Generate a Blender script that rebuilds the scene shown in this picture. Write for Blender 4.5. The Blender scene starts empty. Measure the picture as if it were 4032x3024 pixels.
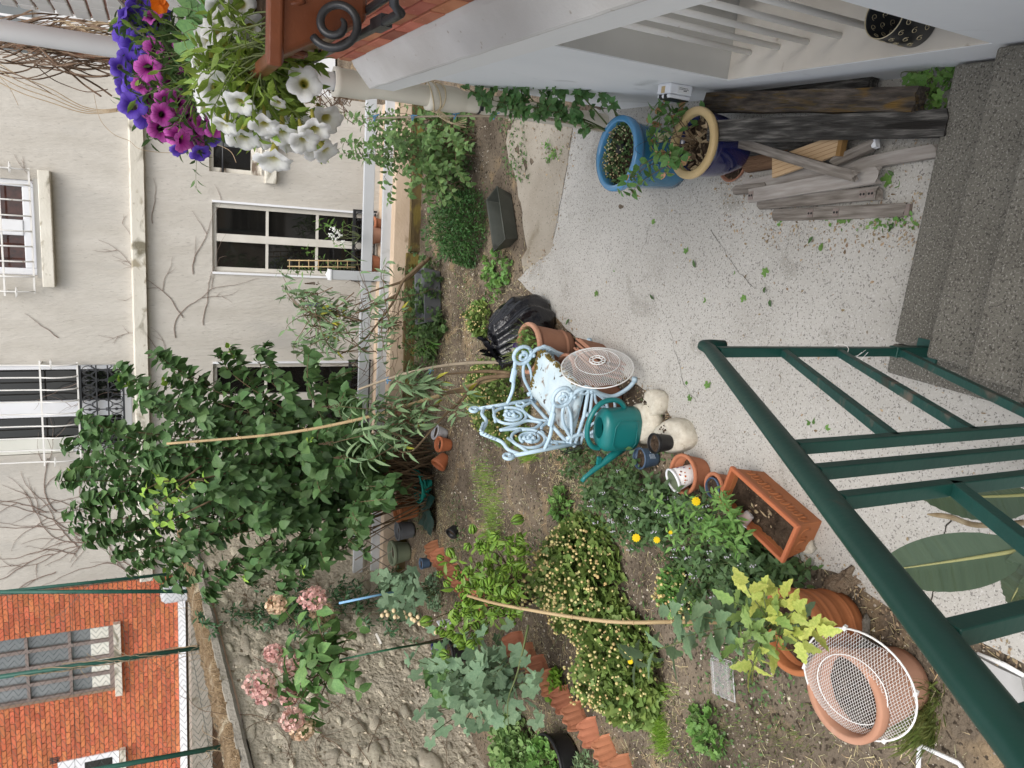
import bpy, math, random
import numpy as np
from mathutils import Vector, Matrix, noise
random.seed(7)
RNG = np.random.default_rng(11)
scene = bpy.context.scene
COL = scene.collection

# ---------------------------------------------------------------- camera (held sideways: world up is picture left)
EYE = Vector((0.0, 0.0, 2.7))
CR = Vector((0.96642921, 0.25615122, -0.02002854))    # towards picture top
CU = Vector((-0.09397302, 0.42494631, 0.90032755))    # towards picture left
CF = Vector((-0.23913105, 0.8682207, -0.43475183))    # viewing direction
FPX = 2962.0
cam = bpy.data.cameras.new("camera")
cam.sensor_width = 36.0
cam.lens = 36.0 * FPX / 4032.0
cam.clip_start = 0.02
cam.clip_end = 400.0
camo = bpy.data.objects.new("camera", cam)
mx = Matrix.Identity(4)
for i in range(3):
    mx[i][0] = -CU[i]; mx[i][1] = CR[i]; mx[i][2] = -CF[i]; mx[i][3] = EYE[i]
camo.matrix_world = mx
COL.objects.link(camo)
scene.camera = camo

# ---------------------------------------------------------------- light: bright overcast sky
world = bpy.data.worlds.new("World")
scene.world = world
world.use_nodes = True
wn = world.node_tree
for n in list(wn.nodes): wn.nodes.remove(n)
sky = wn.nodes.new("ShaderNodeTexSky"); sky.sky_type = 'NISHITA'; sky.sun_disc = False
SUN_EL, SUN_AZ = math.radians(60), math.radians(158)
sky.sun_elevation = SUN_EL; sky.sun_rotation = SUN_AZ
sky.air_density = 1.0; sky.dust_density = 3.0; sky.ozone_density = 1.0
hs = wn.nodes.new("ShaderNodeHueSaturation"); hs.inputs['Saturation'].default_value = 0.30
bg = wn.nodes.new("ShaderNodeBackground"); bg.inputs['Strength'].default_value = 0.15
wo = wn.nodes.new("ShaderNodeOutputWorld")
wn.links.new(sky.outputs[0], hs.inputs['Color']); wn.links.new(hs.outputs[0], bg.inputs['Color']); wn.links.new(bg.outputs[0], wo.inputs[0])
sl = bpy.data.lights.new("sun", 'SUN'); sl.energy = 1.2; sl.angle = math.radians(40); sl.color = (1.0, 0.96, 0.9)
so = bpy.data.objects.new("sun", sl); COL.objects.link(so)
sd = Vector((math.sin(SUN_AZ) * math.cos(SUN_EL), math.cos(SUN_AZ) * math.cos(SUN_EL), math.sin(SUN_EL)))
so.rotation_euler = sd.to_track_quat('Z', 'Y').to_euler()
scene.view_settings.view_transform = 'Standard'
scene.view_settings.look = 'None'
scene.view_settings.exposure = 0.74
scene.view_settings.gamma = 1.0
scene.view_settings.use_curve_mapping = False
scene.render.engine = 'CYCLES'
scene.cycles.max_bounces = 8
scene.cycles.transparent_max_bounces = 12
scene.cycles.use_denoising = True

# ---------------------------------------------------------------- surveying helpers: a sight line meets a known real surface
def sight(px, py):
    return CR * (1512.0 - py) + CU * (2016.0 - px) + CF * FPX
def G(px, py, z=0.0):
    d = sight(px, py); return EYE + d * ((z - EYE.z) / d.z)
def onX(px, py, X):
    d = sight(px, py); return EYE + d * (X / d.x)
def onY(px, py, Y):
    d = sight(px, py); return EYE + d * (Y / d.y)
def far(px, py, dist):
    return EYE + sight(px, py) * (dist / FPX)
def onV(px, py, A, B):
    A = Vector((A[0], A[1], 0)); B = Vector((B[0], B[1], 0)); n = Vector((-(B - A).y, (B - A).x, 0))
    d = sight(px, py); return EYE + d * (((A - EYE).dot(n)) / d.dot(n))
def depth(p): return (Vector(p) - EYE).dot(CF)
def topz(base, px, py):
    best = None
    for k in range(400):
        z = base[2] + k * 0.01
        q = Vector((base[0], base[1], z)) - EYE
        x = 2016 - q.dot(CU) / q.dot(CF) * FPX; y = 1512 - q.dot(CR) / q.dot(CF) * FPX
        e = (x - px) ** 2 + (y - py) ** 2
        if best is None or e < best[0]: best = (e, z)
    return best[1]

# ---------------------------------------------------------------- materials
MATS = {}
def lin(h):
    if isinstance(h, (tuple, list)): return tuple(h)[:3]
    return tuple(h)
def pm(name, cols, scale=6.0, rough=0.8, bump=0.15, bscale=None, bdist=0.01, spec=0.3, metal=0.0, stretch=(1, 1, 1), detail=6.0,
       speck=None, speck2=None, trans=0.0, rand=0.0, coat=0.0, patch=None, alpha=None, transmission=0.0, world_co=False, ndist=0.0):
    """procedural material: noise between colours, optional speckles (colour, scale, amount), patches (colour, scale, amount), per-piece variation"""
    if name in MATS: return MATS[name]
    m = bpy.data.materials.new(name); m.use_nodes = True; MATS[name] = m
    nt = m.node_tree; N = nt.nodes; L = nt.links
    for n in list(N): N.remove(n)
    out = N.new("ShaderNodeOutputMaterial"); b = N.new("ShaderNodeBsdfPrincipled")
    tc = N.new("ShaderNodeTexCoord"); mp = N.new("ShaderNodeMapping"); mp.inputs['Scale'].default_value = stretch
    if world_co:
        geo0 = N.new("ShaderNodeNewGeometry"); L.new(geo0.outputs['Position'], mp.inputs['Vector'])
    else:
        L.new(tc.outputs['Object'], mp.inputs['Vector'])
    vec = mp.outputs[0]
    def noise_n(sc, det, dist=0.0):
        n = N.new("ShaderNodeTexNoise"); n.inputs['Scale'].default_value = sc; n.inputs['Detail'].default_value = det
        n.inputs['Distortion'].default_value = dist
        L.new(vec, n.inputs['Vector']); return n
    n1 = noise_n(scale, detail, ndist)
    rp = N.new("ShaderNodeValToRGB")
    k = len(cols); e = rp.color_ramp.elements
    while len(e) < k: e.new(0.5)
    for i, c in enumerate(cols):
        e[i].position = 0.28 + 0.44 * (i / max(1, k - 1)); e[i].color = (*c[:3], 1)
    L.new(n1.outputs['Fac'], rp.inputs['Fac']); col = rp.outputs['Color']
    def mixin(colsock, fac, c):
        mxn = N.new("ShaderNodeMix"); mxn.data_type = 'RGBA'
        L.new(fac, mxn.inputs[0]); L.new(colsock, mxn.inputs[6]); mxn.inputs[7].default_value = (*c[:3], 1); return mxn.outputs[2]
    def thr(sock, lo, hi):
        r = N.new("ShaderNodeMapRange"); r.inputs[1].default_value = lo; r.inputs[2].default_value = hi; r.clamp = True
        L.new(sock, r.inputs[0]); return r.outputs[0]
    if patch:
        for (c, sc, lo) in (patch if isinstance(patch, list) else [patch]):
            col = mixin(col, thr(noise_n(sc, 5, 0.6).outputs['Fac'], lo, lo + 0.12), c)
    for sp in (speck, speck2):
        if sp:
            c, sc, amt = sp
            col = mixin(col, thr(noise_n(sc, 2).outputs['Fac'], 1 - amt, 1 - amt + 0.06), c)
    if rand > 0:
        oi = N.new("ShaderNodeObjectInfo"); gi = N.new("ShaderNodeNewGeometry")
        ad = N.new("ShaderNodeMath"); ad.operation = 'ADD'; L.new(oi.outputs['Random'], ad.inputs[0]); L.new(gi.outputs['Random Per Island'], ad.inputs[1])
        fr = N.new("ShaderNodeMath"); fr.operation = 'FRACT'; L.new(ad.outputs[0], fr.inputs[0])
        mr = N.new("ShaderNodeMapRange"); mr.inputs[3].default_value = 1 - rand; mr.inputs[4].default_value = 1 + rand; L.new(fr.outputs[0], mr.inputs[0])
        h2 = N.new("ShaderNodeHueSaturation"); L.new(mr.outputs[0], h2.inputs['Value']); L.new(col, h2.inputs['Color'])
        hm = N.new("ShaderNodeMath"); hm.operation = 'MULTIPLY'; hm.inputs[1].default_value = 7.31; L.new(fr.outputs[0], hm.inputs[0])
        hf = N.new("ShaderNodeMath"); hf.operation = 'FRACT'; L.new(hm.outputs[0], hf.inputs[0])
        hr = N.new("ShaderNodeMapRange"); hr.inputs[3].default_value = 0.5 - 0.04 * rand; hr.inputs[4].default_value = 0.5 + 0.04 * rand; L.new(hf.outputs[0], hr.inputs[0])
        L.new(hr.outputs[0], h2.inputs['Hue'])
        col = h2.outputs['Color']
    L.new(col, b.inputs['Base Color'])
    b.inputs['Roughness'].default_value = rough; b.inputs['Metallic'].default_value = metal
    b.inputs['Specular IOR Level'].default_value = spec
    if coat: b.inputs['Coat Weight'].default_value = coat; b.inputs['Coat Roughness'].default_value = 0.1
    if alpha is not None: b.inputs['Alpha'].default_value = alpha
    if transmission: b.inputs['Transmission Weight'].default_value = transmission; b.inputs['IOR'].default_value = 1.2
    if bump:
        bn = noise_n(bscale or scale * 6, 5); bp = N.new("ShaderNodeBump"); bp.inputs['Strength'].default_value = min(1.0, bump); bp.inputs['Distance'].default_value = bdist
        L.new(bn.outputs['Fac'], bp.inputs['Height']); L.new(bp.outputs[0], b.inputs['Normal'])
    if trans > 0:
        t = N.new("ShaderNodeBsdfTranslucent"); L.new(col, t.inputs['Color']); ms = N.new("ShaderNodeMixShader"); ms.inputs[0].default_value = trans
        L.new(b.outputs[0], ms.inputs[1]); L.new(t.outputs[0], ms.inputs[2]); L.new(ms.outputs[0], out.inputs[0])
    else:
        L.new(b.outputs[0], out.inputs[0])
    return m
def leafmat(name, c1, c2, rough=0.5, trans=0.28, rand=0.28, scale=9, spec=0.35):
    k = 1.7
    c1 = tuple(min(v * k, 0.55) for v in c1); c2 = tuple(min(v * k, 0.6) for v in c2)
    return pm(name, [c1, c2], scale=scale, rough=rough, bump=0.25, bscale=60, bdist=0.003, trans=trans, rand=rand, spec=spec)

# ---------------------------------------------------------------- objects
def tag(o, label=None, cat=None, group=None, kind=None):
    if label: o['label'] = label
    if cat: o['category'] = cat
    if group: o['group'] = group
    if kind: o['kind'] = kind
    return o
def thing(name, label, cat, loc=(0, 0, 0), rotz=0.0, group=None):
    o = bpy.data.objects.new(name, None); o.empty_display_size = 0.1; COL.objects.link(o)
    o.location = loc; o.rotation_euler = (0, 0, rotz)
    return tag(o, label, cat, group)
def link(name, me, parent=None, M=None):
    o = bpy.data.objects.new(name, me); COL.objects.link(o)
    if parent: o.parent = parent
    if M is not None: o.matrix_local = M
    return o
def copy_tree(o, parent=None):
    c = o.copy(); COL.objects.link(c)
    if parent: c.parent = parent
    for ch in [x for x in o.children]: copy_tree(ch, c)
    return c

class MB:
    def __init__(s): s.v = []; s.f = []; s.mi = []; s.sm = []
    def add(s, vs, fs, M=None, mi=0, smooth=False):
        b = len(s.v)
        s.v += [tuple(M @ Vector(p)) if M is not None else tuple(p) for p in vs]
        for f in fs: s.f.append(tuple(b + i for i in f)); s.mi.append(mi); s.sm.append(smooth)
        return s
    def box(s, c, d, M=None, mi=0, taper=1.0):
        x, y, z = d[0] / 2, d[1] / 2, d[2] / 2; t = taper
        vs = [(c[0] + sx * x * k, c[1] + sy * y * k, c[2] + sz * z) for sz, k in ((-1, 1), (1, t)) for sx, sy in ((-1, -1), (1, -1), (1, 1), (-1, 1))]
        return s.add(vs, [(3, 2, 1, 0), (4, 5, 6, 7), (0, 1, 5, 4), (1, 2, 6, 5), (2, 3, 7, 6), (3, 0, 4, 7)], M, mi)
    def prism(s, poly, z0, z1, M=None, mi=0):
        n = len(poly); vs = [(p[0], p[1], z0) for p in poly] + [(p[0], p[1], z1) for p in poly]
        fs = [tuple(range(n - 1, -1, -1)), tuple(range(n, 2 * n))] + [(i, (i + 1) % n, n + (i + 1) % n, n + i) for i in range(n)]
        return s.add(vs, fs, M, mi)
    def lathe(s, prof, n=24, M=None, mi=0, smooth=True, c=(0, 0, 0), sq=1.0):
        vs = []; fs = []
        for r, z in prof:
            for k in range(n):
                a = 2 * math.pi * k / n; vs.append((c[0] + r * math.cos(a), c[1] + r * sq * math.sin(a), c[2] + z))
        for i in range(len(prof) - 1):
            for k in range(n):
                k2 = (k + 1) % n; fs.append((i * n + k, i * n + k2, (i + 1) * n + k2, (i + 1) * n + k))
        return s.add(vs, fs, M, mi, smooth)
    def disc(s, r, z, n=24, M=None, mi=0, c=(0, 0)):
        return s.add([(c[0] + r * math.cos(2 * math.pi * k / n), c[1] + r * math.sin(2 * math.pi * k / n), z) for k in range(n)], [tuple(range(n))], M, mi)
    def tube(s, pts, r, n=6, closed=False, caps=True, mi=0, smooth=True, flat=1.0, M=None):
        P = [Vector(p) for p in pts]; m = len(P)
        if m < 2: return s
        rs = list(r) if isinstance(r, (list, tuple, np.ndarray)) else [r] * m
        vs = []; fs = []; up = None
        for i in range(m):
            if closed: t = P[(i + 1) % m] - P[i - 1]
            else: t = P[min(i + 1, m - 1)] - P[max(i - 1, 0)]
            if t.length < 1e-9: t = Vector((0, 0, 1))
            t.normalize()
            if up is None:
                up = Vector((0, 0, 1)) if abs(t.z) < 0.9 else Vector((1, 0, 0))
            a = up - t * up.dot(t)
            if a.length < 1e-6: a = t.orthogonal()
            a.normalize(); b2 = t.cross(a); up = a
            for k in range(n):
                an = 2 * math.pi * k / n + (math.pi / n if n == 4 else 0)
                vs.append(P[i] + a * (rs[i] * math.cos(an) * flat) + b2 * (rs[i] * math.sin(an)))
        for i in range(m if closed else m - 1):
            j = (i + 1) % m
            for k in range(n):
                k2 = (k + 1) % n; fs.append((i * n + k, i * n + k2, j * n + k2, j * n + k))
        if caps and not closed:
            fs.append(tuple(range(n - 1, -1, -1))); fs.append(tuple((m - 1) * n + k for k in range(n)))
        return s.add(vs, fs, M, mi, smooth and n > 4)
    def mesh(s, name, mats):
        me = bpy.data.meshes.new(name); me.from_pydata(s.v, [], s.f)
        for m in (mats if isinstance(mats, (list, tuple)) else [mats]): me.materials.append(m)
        me.polygons.foreach_set('material_index', s.mi); me.polygons.foreach_set('use_smooth', s.sm); me.update()
        return me
    def build(s, name, mats, parent=None, bevel=0.0, M=None, seg=2):
        o = link(name, s.mesh(name, mats), parent, M)
        if bevel:
            b = o.modifiers.new('bevel', 'BEVEL'); b.width = bevel; b.segments = seg; b.limit_method = 'ANGLE'; b.angle_limit = math.radians(40)
        return o
def R(axis, deg): return Matrix.Rotation(math.radians(deg), 4, axis)
def T(*p): return Matrix.Translation(Vector(p if len(p) == 3 else p[0]))
def S3(x, y=None, z=None):
    y = x if y is None else y; z = x if z is None else z
    return Matrix.Diagonal((x, y, z, 1))
def frame(o, ydir, zdir=(0, 0, 1)):
    """matrix with origin o, Y along ydir, Z near zdir"""
    y = Vector(ydir).normalized(); z = Vector(zdir); z = z - y * z.dot(y)
    if z.length < 1e-5: z = y.orthogonal()
    z.normalize(); x = y.cross(z)
    m = Matrix.Identity(4)
    for i in range(3): m[i][0] = x[i]; m[i][1] = y[i]; m[i][2] = z[i]; m[i][3] = o[i]
    return m
def spline(pts, n=8):
    P = [Vector(p) for p in pts]; out = []
    for i in range(len(P) - 1):
        p0 = P[max(i - 1, 0)]; p1 = P[i]; p2 = P[i + 1]; p3 = P[min(i + 2, len(P) - 1)]
        for k in range(n):
            t = k / n
            out.append(0.5 * ((2 * p1) + (p2 - p0) * t + (2 * p0 - 5 * p1 + 4 * p2 - p3) * t * t + (3 * p1 - p0 - 3 * p2 + p3) * t ** 3))
    out.append(P[-1]); return out
def rock_mesh(name, mat, seed, squash=(1, 1, 0.6), n=8, m=6, amp=0.25, cut=None):
    mb = MB(); vs = []; fs = []
    for i in range(m + 1):
        th = math.pi * i / m
        for k in range(n):
            ph = 2 * math.pi * k / n
            p = Vector((math.sin(th) * math.cos(ph), math.sin(th) * math.sin(ph), math.cos(th)))
            d = 1 + amp * noise.noise(p * 1.6 + Vector((seed * 3.1, 0, 0))) * 2 + amp * 0.5 * noise.noise(p * 4 + Vector((seed, 5, 0)))
            q = p * d; q = Vector((q.x * squash[0], q.y * squash[1], q.z * squash[2]))
            if cut is not None: q.z = min(q.z, cut + 0.06 * noise.noise(q * 3))
            vs.append(q)
    for i in range(m):
        for k in range(n):
            k2 = (k + 1) % n; fs.append((i * n + k, (i + 1) * n + k, (i + 1) * n + k2, i * n + k2))
    mb.add(vs, fs, smooth=True)
    return mb.mesh(name, mat)
def rough_board(L, W, H, seg=10, seed=0, amp=0.004, ends=0.02):
    """weathered plank along Y from 0 to L with slightly uneven faces and ragged ends"""
    vs = []; fs = []; nx = 4
    ring = [(-1, -1), (-0.35, -1), (0.35, -1), (1, -1), (1, 1), (0.35, 1), (-0.35, 1), (-1, 1)]
    for i in range(seg + 1):
        for j, (a, b) in enumerate(ring):
            y = L * i / seg
            if i in (0, seg): y += (random.random() - 0.5) * ends
            p = Vector((a * W / 2, y, b * H / 2 + H / 2))
            q = Vector((p.x * 12 + seed * 7.7, p.y * 4, p.z * 12))
            p.x += amp * noise.noise(q) * (1 if abs(a) == 1 else 0.3); p.z += amp * 0.8 * noise.noise(q + Vector((9, 0, 0)))
            vs.append(p)
    n = len(ring)
    for i in range(seg):
        for k in range(n): fs.append((i * n + k, (i + 1) * n + k, (i + 1) * n + (k + 1) % n, i * n + (k + 1) % n))
    fs.append(tuple(range(n))); fs.append(tuple(seg * n + k for k in range(n - 1, -1, -1)))
    return vs, fs

# ---------------------------------------------------------------- leaves
def leaf_tpl(w=0.5, kind='ovate', fold=0.25, curl=0.25, nseg=5, serr=0.0, stalk=0.0):
    """leaf of length 1 along +Y, normal +Z; returns verts, faces"""
    vs = []; fs = []
    for i in range(nseg + 1):
        t = i / nseg
        if kind == 'ovate': h = math.sin(math.pi * t ** 0.7) ** 0.8 if 0 < t < 1 else 0
        elif kind == 'lance': h = math.sin(math.pi * t ** 0.85) if 0 < t < 1 else 0
        elif kind == 'heart': h = (0.75 + 0.25 * math.sin(math.pi * min(1, t * 2))) * math.cos(t * math.pi / 2) ** 0.7 if t < 1 else 0
        elif kind == 'round': h = math.sqrt(max(0, 1 - (2 * t - 1) ** 2))
        else: h = math.sin(math.pi * t)
        h = max(h, 0.02) * w / 2
        if serr: h *= 1 + serr * (1 if i % 2 else -1)
        z = -curl * t * t
        vs += [(-h, t, z + fold * h * 1.2), (0, t, z), (h, t, z + fold * h * 1.2)]
    for i in range(nseg):
        a = 3 * i; fs += [(a, a + 1, a + 4, a + 3), (a + 1, a + 2, a + 5, a + 4)]
    return np.array(vs, float), fs
def lobed_tpl(lobes=5, depth_=0.35, cup=0.15, sub=2):
    """rounded lobed leaf (mallow, geranium, chrysanthemum) of length 1 along +Y"""
    vs = [(0, 0.25, 0)]; n = lobes * 2 * sub; fs = []
    for k in range(n + 1):
        a = math.radians(-150 + 300 * k / n); r = 0.62 * (1 - depth_ * 0.5 * (1 + math.cos(2 * math.pi * lobes * k / n)) ) * (1 - 0.12 * abs(a) / 2.6)
        vs.append((r * math.sin(a), 0.25 + r * math.cos(a), cup * r * r * 2 * (1 if k % 2 else 0.6)))
    for k in range(n): fs.append((0, k + 2, k + 1))
    return np.array(vs, float), fs
def place_mats(P, Y, Z, Sx):
    """N x 4 x 4 leaf matrices"""
    P = np.asarray(P, float); Y = np.asarray(Y, float); Z = np.asarray(Z, float); Sx = np.asarray(Sx, float)
    Y = Y / (np.linalg.norm(Y, axis=1, keepdims=True) + 1e-9)
    Z = Z - Y * (Z * Y).sum(1, keepdims=True); Z = Z / (np.linalg.norm(Z, axis=1, keepdims=True) + 1e-9)
    X = np.cross(Y, Z); m = np.zeros((len(P), 4, 4)); s = Sx[:, None]
    m[:, :3, 0] = X * s; m[:, :3, 1] = Y * s; m[:, :3, 2] = Z * s; m[:, :3, 3] = P; m[:, 3, 3] = 1
    return m
def mesh_from_tpl(name, tpl, mats4, mat, smooth=True):
    tv, tf = tpl; N = len(mats4); nv = len(tv)
    h = np.c_[tv, np.ones(nv)]
    V = np.einsum('nij,vj->nvi', mats4, h)[:, :, :3].reshape(-1, 3)
    lens = np.array([len(f) for f in tf]); flat = np.concatenate([np.array(f) for f in tf])
    loops = (flat[None, :] + (np.arange(N) * nv)[:, None]).reshape(-1)
    tot = np.tile(lens, N); start = np.concatenate([[0], np.cumsum(tot)[:-1]])
    me = bpy.data.meshes.new(name); me.vertices.add(len(V)); me.vertices.foreach_set('co', V.reshape(-1))
    me.loops.add(len(loops)); me.loops.foreach_set('vertex_index', loops.astype(np.int32))
    me.polygons.add(len(tot)); me.polygons.foreach_set('loop_start', start.astype(np.int32)); me.polygons.foreach_set('loop_total', tot.astype(np.int32))
    me.update(calc_edges=True)
    if smooth: me.polygons.foreach_set('use_smooth', np.ones(len(tot), bool))
    me.materials.append(mat); me.update(); return me
EYEV = np.array(EYE); CFV = np.array(CF)
TPLMESH = {}
def foliage(root, key, tpl, M4, mat, singles=0, part='foliage', single='leaf'):
    """leaves of a plant: the ones that show largest are parts of their own, the rest one part"""
    base = np.array(root.location); M4 = np.array(M4); 
    if len(M4) == 0: return
    if singles:
        P = M4[:, :3, 3]; s = np.linalg.norm(M4[:, :3, 0], axis=1); d = (P - EYEV) @ CFV
        nz = M4[:, :3, 2] / s[:, None]; vd = (EYEV - P); vd /= np.linalg.norm(vd, axis=1, keepdims=True)
        sc = s / np.maximum(d, 0.3) ** 2 * (0.3 + np.abs((nz * vd).sum(1)))
        order = np.argsort(-sc); pick = order[:singles]; rest = order[singles:]
        if key not in TPLMESH:
            TPLMESH[key] = mesh_from_tpl(single, tpl, np.eye(4)[None], mat)
        off = np.eye(4); off[:3, 3] = -base
        for i in pick:
            o = bpy.data.objects.new(single, TPLMESH[key]); COL.objects.link(o); o.parent = root
            o.matrix_local = Matrix((off @ M4[i]).tolist())
    else: rest = np.arange(len(M4))
    if len(rest):
        m = M4[rest].copy(); m[:, :3, 3] -= base
        o = link(part, mesh_from_tpl(part, tpl, m, mat), root); o['kind'] = 'stuff'
def rnd_dirs(n, up=0.3):
    d = RNG.normal(size=(n, 3)); d[:, 2] += up; return d / np.linalg.norm(d, axis=1, keepdims=True)
def stems(root, paths, r, mat, name='stem', n=5):
    base = root.location; mb = MB()
    for p in paths:
        q = [Vector(x) - base for x in p]; m = len(q)
        mb.tube(q, [max(r * (1 - 0.75 * i / max(1, m - 1)), r * 0.2) for i in range(m)], n=n)
    return mb.build(name, mat, root)

# ================================================================ MATERIALS
m_patio = pm("patio_concrete", [(0.38, 0.362, 0.328), (0.48, 0.462, 0.425)], scale=1.6, rough=0.92, bump=0.35, bscale=70, bdist=0.006,
             speck=((0.20, 0.19, 0.175), 120, 0.42), speck2=((0.52, 0.505, 0.48), 140, 0.40), patch=[((0.30, 0.285, 0.25), 2.6, 0.60), ((0.27, 0.265, 0.2), 7, 0.70)])
m_patio_old = pm("old_concrete", [(0.27, 0.235, 0.185), (0.40, 0.36, 0.30)], scale=2.2, rough=0.95, bump=0.4, bscale=60, bdist=0.007,
                 speck=((0.16, 0.14, 0.11), 60, 0.36), speck2=((0.5, 0.47, 0.42), 90, 0.32), patch=((0.2, 0.17, 0.12), 3.5, 0.6))
m_step = pm("step_concrete", [(0.115, 0.107, 0.09), (0.185, 0.175, 0.15)], scale=2.4, rough=0.95, bump=0.5, bscale=80, bdist=0.006,
            speck=((0.075, 0.07, 0.06), 130, 0.44), speck2=((0.27, 0.26, 0.23), 150, 0.42))
m_soil = pm("soil", [(0.075, 0.058, 0.043), (0.15, 0.12, 0.09), (0.23, 0.185, 0.135)], scale=2.2, rough=1.0, bump=0.9, bscale=45, bdist=0.02, spec=0.05,
            speck=((0.06, 0.047, 0.035), 40, 0.42), speck2=((0.40, 0.36, 0.29), 90, 0.30), patch=[((0.27, 0.20, 0.125), 3.5, 0.56), ((0.06, 0.045, 0.033), 1.6, 0.60)])
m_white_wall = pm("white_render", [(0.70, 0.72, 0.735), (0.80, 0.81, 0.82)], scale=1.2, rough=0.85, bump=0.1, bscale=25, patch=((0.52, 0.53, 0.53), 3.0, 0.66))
m_fascia = pm("white_fascia", [(0.70, 0.70, 0.69), (0.80, 0.80, 0.79)], scale=1.5, rough=0.7, bump=0.08, bscale=40, stretch=(1, 0.3, 1))
m_coping = pm("coping_concrete", [(0.50, 0.48, 0.45), (0.66, 0.645, 0.62)], scale=3, rough=0.95, bump=0.5, bscale=90, bdist=0.004, speck=((0.42, 0.38, 0.33), 30, 0.32), stretch=(1, 0.8, 1))
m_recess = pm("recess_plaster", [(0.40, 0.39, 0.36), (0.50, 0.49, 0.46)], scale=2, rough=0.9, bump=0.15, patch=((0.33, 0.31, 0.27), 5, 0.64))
m_sill = pm("sill_plaster", [(0.56, 0.51, 0.44), (0.66, 0.62, 0.55)], scale=3, rough=0.9, bump=0.2, speck=((0.42, 0.36, 0.28), 14, 0.31))
m_mortar = pm("mortar", [(0.42, 0.33, 0.24), (0.55, 0.45, 0.35)], scale=8, rough=1, bump=0.4)
m_pink = pm("pink_mortar", [(0.55, 0.30, 0.24), (0.62, 0.38, 0.31)], scale=8, rough=1, bump=0.3)
m_brick = pm("red_brick", [(0.36, 0.115, 0.065), (0.50, 0.19, 0.115)], scale=6, rough=0.9, bump=0.3, bscale=50, bdist=0.004, rand=0.32, speck=((0.55, 0.28, 0.2), 60, 0.3), patch=((0.45, 0.25, 0.15), 6, 0.6))
m_brick_white = pm("white_glazed_brick", [(0.62, 0.60, 0.57), (0.74, 0.71, 0.68)], scale=5, rough=0.45, bump=0.15, rand=0.08, spec=0.5)
m_pipe = pm("cream_pipe", [(0.60, 0.555, 0.46), (0.72, 0.68, 0.59)], scale=3, rough=0.6, bump=0.1, patch=((0.42, 0.34, 0.24), 5, 0.66), stretch=(1, 1, 0.5))
m_pipe_white = pm("white_pipe", [(0.72, 0.72, 0.72), (0.8, 0.8, 0.8)], scale=3, rough=0.4, bump=0.03)
m_dirt = pm("dark_gap", [(0.03, 0.027, 0.022), (0.06, 0.05, 0.04)], scale=10, rough=1, bump=0.4)
m_crepi = pm("crepi_render", [(0.46, 0.43, 0.38), (0.55, 0.52, 0.47)], scale=3, rough=0.95, bump=0.8, bscale=22, bdist=0.012, stretch=(1.6, 1.6, 0.45), speck=((0.41, 0.385, 0.345), 34, 0.36), patch=((0.44, 0.42, 0.385), 0.9, 0.58))
m_string = pm("dirty_stone_trim", [(0.56, 0.52, 0.44), (0.70, 0.67, 0.59)], scale=4, rough=0.95, bump=0.3, bscale=40, patch=[((0.20, 0.18, 0.13), 4.5, 0.56), ((0.34, 0.30, 0.22), 11, 0.58)], stretch=(0.7, 1, 1))
m_glass = pm("dark_glass", [(0.006, 0.006, 0.006), (0.014, 0.013, 0.011)], scale=3, rough=0.04, bump=0, spec=0.6)
m_glass_grey = pm("grey_glass", [(0.13, 0.145, 0.15), (0.2, 0.215, 0.22)], scale=2, rough=0.12, bump=0, spec=0.7)
m_blind = pm("pale_blind", [(0.62, 0.62, 0.55), (0.7, 0.7, 0.64)], scale=2, rough=0.6, bump=0)
m_frame_cream = pm("cream_window_paint", [(0.58, 0.55, 0.49), (0.68, 0.65, 0.59)], scale=5, rough=0.5, bump=0.1)
m_frame_white = pm("white_upvc", [(0.74, 0.75, 0.78), (0.80, 0.81, 0.83)], scale=3, rough=0.35, bump=0.02)
m_frame_peel = pm("peeling_paint", [(0.62, 0.58, 0.50), (0.7, 0.67, 0.6)], scale=8, rough=0.8, bump=0.4, patch=((0.16, 0.12, 0.09), 9, 0.52), stretch=(0.4, 1, 1))
m_frame_brown = pm("taupe_window_paint", [(0.19, 0.155, 0.14), (0.25, 0.205, 0.185)], scale=4, rough=0.5, bump=0.05)
m_grille = pm("white_iron", [(0.72, 0.70, 0.67), (0.8, 0.79, 0.76)], scale=6, rough=0.5, bump=0.05, patch=((0.30, 0.17, 0.09), 14, 0.68))
m_iron = pm("black_iron", [(0.018, 0.019, 0.021), (0.035, 0.036, 0.04)], scale=8, rough=0.4, bump=0.1, spec=0.5)
m_pvc = pm("grey_pvc_fence", [(0.46, 0.475, 0.49), (0.52, 0.535, 0.55)], scale=2, rough=0.55, bump=0.03, patch=((0.40, 0.41, 0.41), 5, 0.66))
m_lowwall = pm("tan_render", [(0.50, 0.38, 0.27), (0.62, 0.49, 0.37)], scale=3, rough=0.95, bump=0.4, bscale=40, patch=((0.36, 0.27, 0.18), 5, 0.6))
m_moss_board = pm("mossy_board", [(0.055, 0.038, 0.022), (0.13, 0.095, 0.04)], scale=5, rough=1, bump=0.8, bscale=40, patch=((0.17, 0.13, 0.035), 7, 0.5), stretch=(0.5, 1, 1))
m_stone_mortar = pm("lime_mortar", [(0.42, 0.37, 0.28), (0.56, 0.50, 0.40)], scale=4, rough=1, bump=0.9, bscale=24, bdist=0.03, speck=((0.19, 0.15, 0.10), 16, 0.36), speck2=((0.5, 0.45, 0.36), 20, 0.34))
m_stone = pm("limestone", [(0.56, 0.49, 0.37), (0.76, 0.70, 0.56)], scale=5, rough=0.95, bump=0.8, bscale=24, bdist=0.02, rand=0.22, patch=((0.36, 0.29, 0.19), 7, 0.60), speck=((0.2, 0.155, 0.1), 26, 0.32))
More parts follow.
